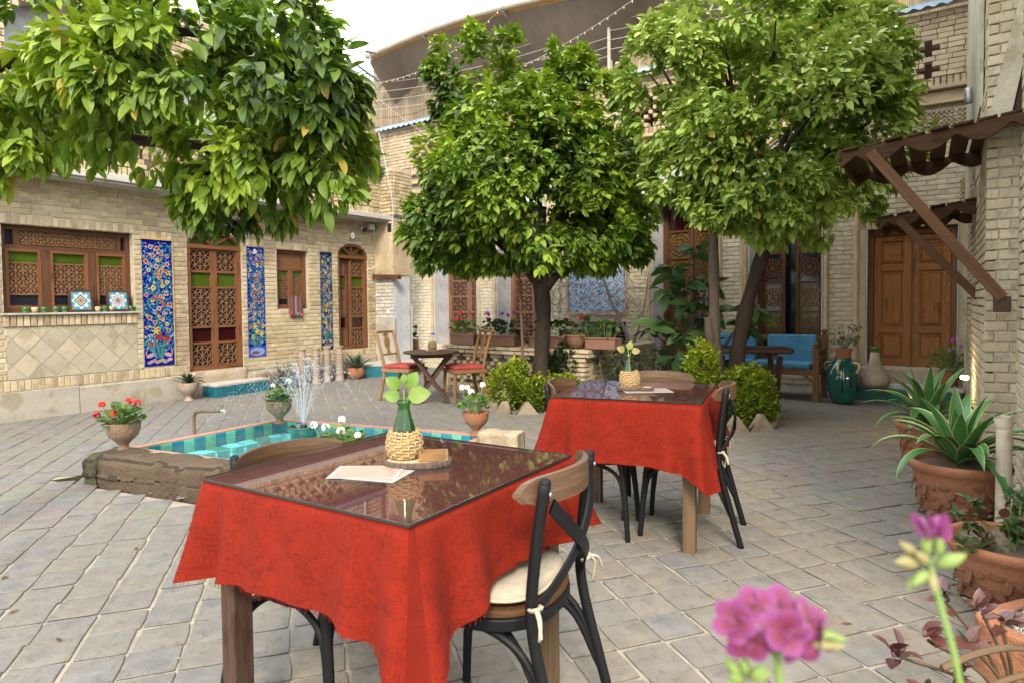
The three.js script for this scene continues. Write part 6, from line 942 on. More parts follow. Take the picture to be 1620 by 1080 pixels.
// ---------- round folding table with two old wooden chairs ----------
{
  reseed(181); const t = thing('folding_table', 'round dark brown folding table on crossed legs before the pierced wall', 'table', [-1.02, 0, -8.25], 0.15);
  part('tabletop', lathe([[0.001, 0.635], [0.345, 0.635], [0.35, 0.64], [0.35, 0.655], [0.345, 0.66], [0.001, 0.66]], 40), M.darkWood, t); part('apron', [box(0.52, 0.05, 0.025, 0, 0.61, 0.16), box(0.52, 0.05, 0.025, 0, 0.61, -0.16)], M.darkWood, t);
  for (const z of [-0.14, 0.14]) { part('leg', bar([-0.24, 0.62, z], [0.22, 0, z], 0.045, 0.024, V(0, 0, 1)), M.darkWood, t); part('leg', bar([0.24, 0.62, z - 0.028], [-0.22, 0, z - 0.028], 0.045, 0.024, V(0, 0, 1)), M.darkWood, t); }
  part('stretcher', [bar([-0.15, 0.15, -0.17], [-0.15, 0.15, 0.15], 0.03, 0.02), bar([0.15, 0.15, -0.17], [0.15, 0.15, 0.15], 0.03, 0.02)], M.darkWood, t);
  slice('dark round mat on the round folding table', [-1.0, 0.661, -8.2], 0.10, 0.09);
  const v = thing('rope_vase', 'small rope-wrapped pot with a blue flower on the round folding table', 'vase', [-1.0, 0.678, -8.2]); part('pot', lathe([[0.001, 0], [0.05, 0], [0.058, 0.05], [0.05, 0.1], [0.044, 0.1], [0.04, 0.02]], 20), M.rope, v); part('stem', tube([[0, 0.05, 0], [0.01, 0.15, 0], [0.012, 0.17, 0]], 0.003, 5, 6), M.stem, v); part('flower', umbel(V(0.012, 0.185, 0), 0.016, 8, 0.012), phy({ color: C(0.02, 0.06, 0.40), roughness: 0.8 }), v);
  const mk = (label, mat, p, turn) => {
    const c = thing('dining_chair', label, 'chair', p, turn); // seat forward along +z
    const post = (s) => [[s * 0.19, 0, -0.06], [s * 0.185, 0.22, 0.0], [s * 0.18, 0.43, 0.02], [s * 0.185, 0.68, -0.03], [s * 0.19, 0.88, -0.09]];
    for (const s of [-1, 1]) { part('rear_leg', tube(post(s), (u) => 0.024 - 0.004 * u, 8, 24), mat, c); part('front_leg', tube([[s * 0.19, 0.42, 0.40], [s * 0.195, 0.2, 0.41], [s * 0.19, 0, 0.40]], (u) => 0.024 - 0.007 * u, 8, 10), mat, c); }
    const rope = []; for (let i = 0; i <= 30; i++) { const u = i / 30 * 2 - 1; rope.push([u * 0.205, 0.885 + 0.006 * (1 - u * u), -0.095 - 0.02 * (1 - u * u)]); } part('top_rail', tube(rope, (u) => 0.018 + 0.004 * Math.abs(Math.sin(u * 40)), 8, 90), mat, c);
    part('mid_rail', bar([-0.18, 0.60, -0.02], [0.18, 0.60, -0.02], 0.03, 0.022), mat, c);
    const sp = [[-0.035, 0.60], [0.035, 0.60], [0.028, 0.64], [0.018, 0.67], [0.05, 0.73], [0.055, 0.78], [0.03, 0.82], [0.045, 0.88], [-0.045, 0.88], [-0.03, 0.82], [-0.055, 0.78], [-0.05, 0.73], [-0.018, 0.67], [-0.028, 0.64]]; part('splat', put(prism(sp, 0.014, 0.003).translate(0, -0.6, 0), 0, 0.6, -0.03, -0.22), mat, c);
    part('seat_frame', [slab([[-0.20, 0.0], [0.20, 0.0], [0.22, 0.42], [-0.22, 0.42]].map(([x, z]) => [x, z]), 0.385, 0.43, 0.006)], mat, c);
    part('seat_pad', (() => { const g = new RoundedBoxGeometry(0.40, 0.055, 0.40, 4, 0.026), q = g.attributes.position; for (let i = 0; i < q.count; i++) if (q.getY(i) > 0) q.setY(i, q.getY(i) + 0.02 * Math.cos(q.getX(i) * 7) * Math.cos(q.getZ(i) * 7)); g.computeVertexNormals(); return boxUV(g).translate(0, 0.45, 0.21); })(), M.redSeat, c); return c;
  };
  mk('pale wooden chair with a red seat on the left of the round folding table', wood(0.26, 0.16, 0.075), [-1.60, 0, -8.62], 1.15);
  mk('brown wooden chair with a red seat on the right of the round folding table', wood(0.19, 0.10, 0.042), [-0.42, 0, -8.42], -1.15);
}
// ---------- bench with blue cushions and the plank table ----------
{
  reseed(191); const t = thing('wooden_bench', 'long wooden bench with turned posts below the right-hand lattice door', 'bench', Bp(7.62, 0, 0.92), BA); // right front foot at the origin, running along -x, back along -z
  const W = M.benchWood, L = 1.95;
  for (const [x, z, h] of [[0, 0, 0.72], [0, -0.52, 0.86], [-L, 0, 0.72], [-L, -0.52, 0.86], [-L / 2, -0.52, 0.8]]) part('post', [rbox(0.07, h - 0.06, 0.07, 0.006, x, (h - 0.06) / 2, z), put(lathe([[0.001, 0], [0.032, 0], [0.022, 0.015], [0.038, 0.04], [0.036, 0.065], [0.001, 0.08]], 14), x, h - 0.06, z)], W, t);
  part('seat_rail', [box(L, 0.07, 0.04, -L / 2, 0.36, 0), box(L, 0.05, 0.04, -L / 2, 0.36, -0.5), box(0.04, 0.07, 0.5, -0.01, 0.36, -0.26)], W, t); part('seat_board', box(L - 0.1, 0.025, 0.5, -L / 2, 0.385, -0.25), W, t);
  part('arm_rail', [box(0.045, 0.04, 0.5, 0, 0.62, -0.26), box(0.03, 0.03, 0.5, 0, 0.50, -0.26)], W, t); part('back_rail', [box(L, 0.06, 0.035, -L / 2, 0.76, -0.53), box(L, 0.05, 0.035, -L / 2, 0.50, -0.53)], W, t);
  part('bracket', [bar([-0.03, 0.24, 0], [-0.14, 0.34, 0], 0.03, 0.025)], W, t); part('lattice', girih(0.16, 0.2, 1, 1, 0.01).map((g) => g.translate(-0.62, 0.63, -0.53)), W, t);
  const cush = (label, u, y, w, hh, d, rx, grp) => { const g = new RoundedBoxGeometry(hh, w, d, 4, Math.min(0.03, d / 2.1, w / 2.1)), q = g.attributes.position; for (let i = 0; i < q.count; i++) q.setXYZ(i, q.getX(i) + 0.006 * (fbm3(q.getY(i) * 9, q.getX(i) * 9, u) - 0.5), q.getY(i) + 0.02 * (fbm3(q.getX(i) * 7 + u, 3, q.getZ(i) * 7) - 0.5), q.getZ(i) + 0.02 * (fbm3(q.getX(i) * 8, q.getY(i) * 8, u) - 0.5)); g.computeVertexNormals(); const o = single('bench_cushion', boxUV(g), M.blueCloth, label, 'cushion', Bp(u, y, 0.92 + grp), BA); o.rotation.set(rx, BA, 0, 'YXZ'); return o; };
  cush('blue back cushion upright at the right end of the bench', 7.25, 0.62, 0.36, 0.60, 0.09, -0.14, -0.42); cush('blue back cushion at the left end of the bench behind the trunk', 6.48, 0.62, 0.36, 0.66, 0.09, -0.14, -0.42); 
  cush('blue seat cushion lying flat at the right end of the bench', 7.18, 0.435, 0.08, 0.74, 0.48, 0, -0.24); cush('blue seat cushion lying flat at the left end of the bench', 6.42, 0.435, 0.08, 0.74, 0.48, 0, -0.24); 
  const tb = thing('plank_table', 'rustic dark plank table on trestle legs in front of the blue bench', 'table', [2.62, 0, -7.42], BA + 0.35);
  for (let i = 0; i < 4; i++) part('plank', displace(new THREE.BoxGeometry(0.95 + rr(-0.04, 0.06), 0.05, 0.145, 20, 2, 3), 0.008, 9).translate(rr(-0.03, 0.03), 0.70, -0.225 + i * 0.15), M.darkWood, tb); part('batten', [box(0.06, 0.05, 0.55, -0.3, 0.65, 0), box(0.06, 0.05, 0.55, 0.3, 0.65, 0)], M.darkWood, tb);
  for (const x of [-0.3, 0.3]) { part('leg', bar([x, 0.63, -0.18], [x, 0, 0.2], 0.06, 0.045), M.darkWood, tb); part('leg', bar([x + 0.06, 0.63, 0.18], [x + 0.06, 0, -0.2], 0.06, 0.045), M.darkWood, tb); }
}
// ---------- things by the left facade ----------
reseed(201);
{
  const cols = [M.glazeGreen, M.glazeCream, M.glazeGreen, M.glazeGreen, M.glazeGreen, M.glazeCream, M.glazeGreen, M.glazeCream, M.glazeGreen, M.glazeGreen], us = [0.27, 0.36, 0.45, 0.57, 0.66, 1.02, 1.10, 1.17, 1.405, 1.445];
  const which = ['green glazed clay cup, leftmost on the big window sill', 'cream clay cup between the two leftmost green cups on the sill', 'green glazed clay cup just right of the leftmost cream cup', 'green glazed clay cup a little left of the diamond tile', 'green glazed clay cup touching the left side of the diamond tile', 'cream clay cup just right of the framed diamond tile', 'green glazed clay cup between two cream cups, midway between the framed tiles', 'cream clay cup just left of the framed petalled tile', 'green glazed clay cup just right of the framed petalled tile', 'green glazed clay cup, rightmost on the big window sill'];
  us.forEach((u, i) => { const r = 0.033, t = thing('clay_cup', which[i], 'cup', Lp(u, 1.19, i === 9 ? -0.02 : 0.0), 0, 'cups on the window sill'); part('bowl', lathe([[0.001, 0.004], [r * 0.6, 0.004], [r, 0.028], [r * 1.05, 0.05], [r, 0.062], [r * 0.85, 0.062], [r * 0.8, 0.03], [0.001, 0.015]], 18), cols[i], t); part('foot', lathe([[0.001, 0], [r * 0.62, 0], [r * 0.78, 0.016], [r * 0.6, 0.02]], 16), M.clayPink, t); });
  // each cup label must be true of all of its kind
  for (const [u, k, lab] of [[0.835, 0, 'framed turquoise tile with a pink-centred diamond, on the window sill'], [1.255, 1, 'framed turquoise tile with a pale eight-petalled flower, on the window sill']]) {
    const cv = document.createElement('canvas'); cv.width = cv.height = 192; const x = cv.getContext('2d'); x.fillStyle = '#49b4dc'; x.fillRect(0, 0, 192, 192); x.fillStyle = '#f0ece0'; for (let i = 0; i < 8; i++) { const a = i * 0.7854; x.beginPath(); x.ellipse(96 + 52 * Math.cos(a), 96 + 52 * Math.sin(a), 40, 22, a, 0, 7); x.fill(); } x.fillStyle = k ? '#3a8fc0' : '#1f3a5a';
    if (k) { for (let i = 0; i < 8; i++) { const a = i * 0.7854; x.fillStyle = '#4a4a70'; x.beginPath(); x.ellipse(96 + 40 * Math.cos(a), 96 + 40 * Math.sin(a), 25, 11, a, 0, 7); x.fill(); x.fillStyle = '#e8e0e0'; x.beginPath(); x.ellipse(96 + 40 * Math.cos(a), 96 + 40 * Math.sin(a), 19, 7, a, 0, 7); x.fill(); } x.fillStyle = '#a86a80'; x.beginPath(); x.arc(96, 96, 15, 0, 7); x.fill(); }
    else { for (const [r, c] of [[66, '#23406a'], [52, '#f1ead8'], [38, '#3f7a4a'], [27, '#e8ddc0'], [19, '#c05a70']]) { x.fillStyle = c; x.beginPath(); x.moveTo(96, 96 - r); x.lineTo(96 + r, 96); x.lineTo(96, 96 + r); x.lineTo(96 - r, 96); x.fill(); } }
    for (const [X, Y] of [[14, 14], [178, 14], [14, 178], [178, 178]]) { x.fillStyle = '#c09a4a'; x.beginPath(); x.arc(X, Y, 16, 0, 7); x.fill(); }
    const tx = new THREE.CanvasTexture(cv); tx.colorSpace = THREE.SRGBColorSpace; const t = thing('framed_tile', lab, 'framed tile', Lp(u, 1.19, 0.0), LA); const inner = new THREE.BoxGeometry(0.215, 0.215, 0.012); part('tile', put(inner, 0, 0.135, 0, -0.12), phy({ map: tx, color: C(0.48, 0.48, 0.48), roughness: 0.15 }), t); part('frame', rect(0.26, 0.26, 0.024, 0.022).map((g) => put(g, 0, 0.135, 0.0, -0.12)), M.darkWood, t);
  }
  { // woven bag with tassels on the small window
    const cv = document.createElement('canvas'); cv.width = cv.height = 128; const x = cv.getContext('2d'); for (let i = 0; i < 16; i++) { x.fillStyle = ['#5a2430', '#3a2a34', '#8a6a58', '#6a3038', '#2a2430'][i % 5]; x.fillRect(i * 8, 0, 8, 128); } for (let i = 0; i < 16; i++) for (let j = 0; j < 21; j++) if ((i + j) % 3 === 0) { x.fillStyle = '#b09a88'; x.fillRect(i * 8 + 2, j * 6, 3, 3); }
    const tx = new THREE.CanvasTexture(cv); tx.colorSpace = THREE.SRGBColorSpace; const t = thing('woven_bag', 'striped maroon woven bag with tassels hanging at the small lattice window', 'bag', Lp(3.93, 1.2, 0.02), LA); const g = new THREE.BoxGeometry(0.26, 0.27, 0.025, 8, 8, 1), q = g.attributes.position; for (let i = 0; i < q.count; i++) q.setZ(i, q.getZ(i) + 0.008 * Math.sin(q.getX(i) * 40)); g.computeVertexNormals(); part('bag', g.translate(0, 0.05, 0), std({ map: tx, roughness: 0.95 }), t);
    for (let i = 0; i < 4; i++) part('tassel', displace(new THREE.SphereGeometry(0.03, 10, 8).scale(1, 1.2, 0.8), 0.008, 60).translate(-0.10 + i * 0.065, -0.10 - 0.015 * (i % 2), 0.01), [M.petalDark, M.brownDark, std({ color: C(0.05, 0.12, 0.2) }), std({ color: C(0.25, 0.04, 0.04) })][i], t);
  }
  for (const [u, k] of [[3.86, 0], [4.11, 1], [4.36, 2], [4.60, 3]]) { // tall pierced clay tubes
    const t = thing('clay_lantern', ['tall pierced clay tube lantern, first from the silvery bush', 'tall pierced clay tube lantern, second from the silvery bush', 'tall pierced clay tube lantern, third from the silvery bush', 'tall pierced clay tube lantern nearest the aloe pot'][k], 'lantern', Lp(u, 0, 0.22 + 0.03 * (k % 2)), rnd() * 6);
    part('tube', lathe([[0.085, 0], [0.085, 0.05], [0.072, 0.10], [0.078, 0.5], [0.065, 0.62], [0.072, 0.66], [0.09, 0.68], [0.085, 0.69], [0.06, 0.66], [0.055, 0.6]], 26), M.clayPink, t); const h = []; for (let j = 0; j < 9; j++) for (let i = 0; i < 10; i++) { const a = (i + (j % 2) * 0.5) * 0.628, y = 0.13 + j * 0.05; h.push(put(prism([[-0.011, -0.009], [0.011, -0.009], [0, 0.013]], 0.006), 0.0785 * Math.sin(a), y, 0.0785 * Math.cos(a), 0, a)); } tag(part('hole', h, M.camBlack, t), null, null, null, 'stuff'); t.scale.setScalar(0.83);
  }
  { const t = thing('aloe_pot', 'round clay pot with a big grey-green aloe near the narrow door', 'potted plant', Lp(4.88, 0, 0.34)); part('pot', lathe([[0.001, 0], [0.10, 0], [0.14, 0.08], [0.145, 0.15], [0.125, 0.19], [0.13, 0.2], [0.12, 0.2], [0.11, 0.17], [0.001, 0.17]], 26), M.clay, t); agaveIn(t, 0.16, 24, 0.42, 0.032, kinds([[0.10, 0.15, 0.10], [0.13, 0.19, 0.13]]), null, 0.45); }
  { const t = thing('silvery_bush', 'small silvery bush at the wall between the teal step and the clay tubes', 'bush', Lp(3.52, 0, 0.26)), lv = [], st = []; for (let i = 0; i < 90; i++) { const a = rnd() * 6.28, e = rr(0.1, 1.4), d = V(Math.cos(a) * Math.cos(e), Math.sin(e), Math.sin(a) * Math.cos(e)), L = rr(0.15, 0.34); st.push(tube([[0, 0.05, 0], d.clone().multiplyScalar(L * 0.6).add(V(0, 0.08, 0)), d.clone().multiplyScalar(L).add(V(0, 0.04, 0))], 0.003, 4, 6)); for (let j = 0; j < 9; j++) lv.push({ p: d.clone().multiplyScalar(L * rr(0.3, 1)).add(V(0, 0.06, 0)), q: aim(onDir().add(d)), s: rr(0.7, 1.2), c: Math.floor(rnd() * 2) }); } const K = kinds([[0.15, 0.18, 0.14], [0.24, 0.27, 0.22]], { clearcoat: 0 }); part('stems', st, M.twig, t); setLeaves(t, lv, LEAF.long, K.mats, K.tints, K.base, 200); }
  { const t = thing('flower_box', 'brown planter box with white flowers inside the corner passage', 'planter', [-2.05, 0.15, -12.55], 0.2); part('box', rbox(0.5, 0.42, 0.3, 0.01, 0, 0.21, 0), M.brownDark, t); const u = []; const lv = []; for (let i = 0; i < 60; i++) lv.push({ p: V(rr(-0.22, 0.22), rr(0.42, 0.75), rr(-0.12, 0.14)), q: aim(onDir().add(V(0, 0.3, 0.4))), s: rr(1.2, 2), c: Math.floor(rnd() * 3) }); setLeaves(t, lv, LEAF.round, DARK.mats, DARK.tints, DARK.base, 60); for (const [x, y] of [[-0.08, 0.72], [0.12, 0.56], [-0.02, 0.5]]) part('flower', umbel(V(x, y, 0.15), 0.04, 12, 0.02), M.petalWhite, t); }
  { const t = thing('security_camera', 'small black dome camera under the left facade ledge', 'camera', Lp(5.40, 2.55, 0.04), LA); part('mount', rbox(0.05, 0.05, 0.05, 0.01, 0, 0.03, -0.015), M.white, t); part('housing', new THREE.SphereGeometry(0.045, 16, 12).translate(0, 0, 0.03), M.camBlack, t); part('lens', new THREE.SphereGeometry(0.02, 10, 8).translate(-0.02, -0.01, 0.065), phy({ color: C(0.02, 0.02, 0.03), roughness: 0.05 }), t); }
  { const t = thing('junction_box', 'cream plastic junction box beside the dome camera', 'box', Lp(5.58, 2.62, 0.05), LA); part('box', rbox(0.13, 0.11, 0.07, 0.01), M.pvc, t); part('lid', rbox(0.11, 0.09, 0.008, 0.003, 0, 0, 0.038), M.white, t); }
  single('cable', tube([[-2.22, 4.15, -11.2], [-2.10, 3.5, -11.25], [-2.02, 2.9, -11.3], [-2.06, 2.4, -11.35], [-2.14, 2.05, -11.4], [-2.35, 1.95, -11.65], [-2.6, 1.85, -11.75]], 0.006, 5, 60), M.white, 'white cable hanging slack from the upper wall down to the narrow door', 'cable');
  single('wall_fern', [...Array(26)].map(() => leafGeo(0.09, 0.02, 0.5, 0.2, 5).applyMatrix4(new THREE.Matrix4().compose(V(rr(-0.14, 0.14), rr(-0.03, 0.05), 0), aim(V(rr(-1, 1), rr(-0.6, 0.8), rr(0.2, 1))), V(1, 1, 1)))), DARK.mats[1], 'small tuft of green growing from the upper wall beside the downpipe', 'plant', Lp(5.3, 4.25, -0.1));
  { const t = thing('floodlight', 'square grey floodlight high on the left beside the roof netting', 'floodlight', [-2.33, 5.62, -11.2], 0.5); part('housing', rbox(0.20, 0.30, 0.09, 0.012), M.steel, t); part('glass', box(0.16, 0.25, 0.006, 0, 0, 0.047), phy({ color: C(0.5, 0.55, 0.56), roughness: 0.1 }), t); part('bracket', [bar([0, -0.15, -0.02], [0.0, -0.32, -0.06], 0.03, 0.02)], M.steel, t); }
}
// ---------- flower boxes on the porch wall ----------
reseed(211);
function boxPlant(label, u, w, flowers, petal, round, pal) {
  const t = thing('flower_box', label, 'flower box', Bp(u, 0.684, 2.46), BA);
  if (round) part('pot', lathe([[0.001, 0], [w * 0.36, 0], [w * 0.5, 0.09], [w * 0.5, 0.14], [w * 0.54, 0.145], [w * 0.53, 0.165], [w * 0.45, 0.165], [w * 0.42, 0.13], [0.001, 0.13]], 24), M.boxClay, t);
  else { part('trough', [...[-1, 1].map((s) => rbox(w, 0.13, 0.02, 0.006, 0, 0.065, s * 0.075)), ...[-1, 1].map((s) => rbox(0.02, 0.13, 0.17, 0.006, s * (w / 2 - 0.01), 0.065, 0)), box(w - 0.02, 0.11, 0.15, 0, 0.06, 0), rbox(w + 0.02, 0.025, 0.03, 0.006, 0, 0.128, 0.082)], M.boxClay, t); }
  const lv = [], st = []; const n = Math.round(w * 170); for (let i = 0; i < n; i++) { const p = V(rr(-w / 2, w / 2), 0.15 + rr(0, 0.2) * (1 - 0.2 * rnd()), rr(-0.09, 0.11)); lv.push({ p, q: aim(V(rr(-1, 1), rr(-0.1, 0.9), rr(-0.2, 1))), s: rr(0.9, 1.7), c: Math.floor(rnd() * 3) }); if (i % 3 === 0) st.push(tube([[p.x * 0.8, 0.14, p.z * 0.6], p], 0.003, 4, 3)); }
  for (const [x, y, s] of flowers) { st.push(tube([[x * 0.8, 0.14, 0], [x, y, 0.03]], 0.003, 4, 3)); part('flower', umbel(V(x, y, 0.03), 0.024 * s, Math.round(14 * s), 0.014), petal, t); }
  part('stems', st, M.stem, t); setLeaves(t, lv, LEAF.round, pal.mats, pal.tints, pal.base, 70);
}
boxPlant('rounded clay flower box with red geraniums at the left end of the porch wall', 3.38, 0.42, [[-0.08, 0.42, 1.3], [-0.12, 0.33, 1.3], [0.12, 0.40, 0.9]], M.petalRed, false, GERA);
boxPlant('long clay flower box with purple flowers on the porch wall', 3.98, 0.58, [[-0.2, 0.41, 1.4], [-0.17, 0.34, 0.9], [0.05, 0.42, 0.7], [0.14, 0.40, 0.7], [0.24, 0.43, 0.9]], M.petalPurple, false, DARK);
boxPlant('clay flower box just right of the middle trunk on the porch wall', 4.76, 0.52, [], M.petalDark, false, DARK);
boxPlant('round clay pot with dark red geraniums on the corner of the porch wall', 5.14, 0.26, [[-0.12, 0.34, 1.0], [-0.04, 0.30, 1.1], [0.1, 0.36, 1.0]], M.petalDark, true, GERA);
boxPlant('clay trough of trailing greenery over the ivy at the end of the porch wall', 5.52, 0.42, [], M.petalDark, false, GERA);
// ---------- things on the right ----------
reseed(221);
{
  const a = thing('green_amphora', 'tall dark green glazed amphora with dark drips and lug handles beside the bench', 'jar', [3.97, 0, -7.86]);
  part('body', lathe([[0.001, 0], [0.105, 0], [0.135, 0.06], [0.170, 0.17], [0.180, 0.28], [0.172, 0.38], [0.14, 0.46], [0.095, 0.53], [0.085, 0.56], [0.001, 0.56]], 40), M.glaze, a);
  part('neck', lathe([[0.086, 0.555], [0.085, 0.62], [0.10, 0.655], [0.10, 0.67], [0.085, 0.668], [0.075, 0.62], [0.001, 0.62]], 30), M.clay, a);
  for (let i = 0; i < 5; i++) { const q = i * 1.2566 + 0.5; part('handle', tube([[0.115 * Math.sin(q), 0.505, 0.115 * Math.cos(q)], [0.185 * Math.sin(q), 0.50, 0.185 * Math.cos(q)], [0.205 * Math.sin(q), 0.45, 0.205 * Math.cos(q)], [0.172 * Math.sin(q), 0.385, 0.172 * Math.cos(q)]], 0.016, 8, 16), i % 2 ? M.glaze : M.glazeCream, a); }
  const prof = (y) => { const P = [[0.06, 0.136], [0.17, 0.171], [0.28, 0.181], [0.38, 0.173], [0.46, 0.141], [0.53, 0.096]]; for (let i = 0; i < 5; i++) if (y <= P[i + 1][0]) return lerp(P[i][1], P[i + 1][1], (y - P[i][0]) / (P[i + 1][0] - P[i][0])); return 0.096; };
  for (let i = 0; i < 11; i++) { const q = i * 0.571 + rr(-0.1, 0.1), y0 = 0.44, y1 = rr(0.14, 0.34), pts = []; for (let k = 0; k <= 8; k++) { const y = lerp(y0, y1, k / 8), r = prof(y) - 0.004; pts.push([r * Math.sin(q), y, r * Math.cos(q)]); } part('drip', tube(pts, (u) => 0.010 * (0.7 + 0.5 * u), 6, 16), M.glazeDark, a); }
  const lv = [], st = []; for (let i = 0; i < 16; i++) { const q = rnd() * 6.28, r = rr(0.03, 0.17), e = V(r * Math.cos(q), rr(0.72, 0.92), r * Math.sin(q)); st.push(tube([[0, 0.62, 0], [e.x * 0.5, 0.74, e.z * 0.5], e], 0.004, 5, 6)); for (let j = 0; j < 9; j++) lv.push({ p: e.clone().add(V(rr(-0.03, 0.03), rr(-0.03, 0.03), rr(-0.03, 0.03))), q: aim(onDir().add(V(0, 0.4, 0))), s: rr(0.8, 1.5), c: Math.floor(rnd() * 3) }); }
  part('stems', st, M.twig, a); setLeaves(a, lv, LEAF.small, [...GERA.mats], GERA.tints, GERA.base, 100);
  const g = thing('stone_flask', 'big pale grey flask with a dark green neck, on the green tiled step', 'flask', [4.36, 0.21, -7.88]);
  part('body', displace(new THREE.LatheGeometry([[0.001, 0], [0.13, 0], [0.165, 0.05], [0.17, 0.10], [0.14, 0.17], [0.095, 0.23], [0.06, 0.32], [0.045, 0.41], [0.001, 0.42]].map(([r, y]) => new THREE.Vector2(r, y)), 36), 0.006, 14), M.gourd, g); part('cap', lathe([[0.04, 0.40], [0.044, 0.43], [0.042, 0.45], [0.05, 0.455], [0.05, 0.47], [0.03, 0.475], [0.001, 0.465]], 20), M.glazeGreen, g);
}
// terracotta pots with pressed flower relief
function bigPot(label, p, r, h, o = {}) {
  const t = thing('terracotta_pot', label, 'potted plant', p, o.turn || 0), pr = [[0.001, 0], [r * 0.60, 0], [r * 0.66, 0.02], [r * 0.80, h * 0.3], [r * 0.92, h * 0.62], [r * 0.97, h * 0.82], [r * 1.04, h * 0.85], [r * 1.08, h * 0.93], [r * 1.05, h * 0.995], [r * 0.97, h], [r * 0.92, h * 0.95], [r * 0.90, h * 0.88], [0.001, h * 0.88]];
  part('pot', lathe(pr, 48), M.clay, t); part('soil', lathe([[0.001, h * 0.9], [r * 0.5, h * 0.905], [r * 0.905, h * 0.89]], 24), M.soil, t);
  const rel = []; for (let i = 0; i < 9; i++) for (let j = 0; j < 3; j++) { const a = (i + j * 0.5) / 9 * 6.283, y = h * (0.22 + j * 0.22), R = r * lerp(0.755, 0.925, j / 2.2); for (let k = 0; k < 5; k++) { const b = k * 1.2566 + i, e = new THREE.SphereGeometry(1, 8, 6).scale(0.034 * r / 0.22, 0.016 * r / 0.22, 0.006).rotateZ(b).translate(0.036 * Math.cos(b) * r / 0.22, 0.036 * Math.sin(b) * r / 0.22, 0); rel.push(put(e, R * Math.sin(a), y, R * Math.cos(a), -0.25, a)); } }
  part('relief', rel.map((g) => g), M.clay, t); return t;
}
reseed(231);
const STRIPE = (() => { const t = tex(64, (u, v) => { const x = Math.abs(u - 0.5) * 2, e = sst(0.8, 0.93, x), k = 0.8 + 0.3 * tf(u, v, 12, 2, 301, 3); return mix3([0.075 * k, 0.18 * k, 0.05 * k], [0.50, 0.50, 0.20], e * 0.85).map((q) => q); }, 1); t.wrapS = t.wrapT = THREE.ClampToEdgeWrapping; return [std({ color: C(1, 1, 1), map: t, roughness: 0.42 }), std({ color: C(0.75, 0.9, 0.8), map: t, roughness: 0.42 }), std({ color: C(0.55, 0.7, 0.55), map: t, roughness: 0.45 })]; })();
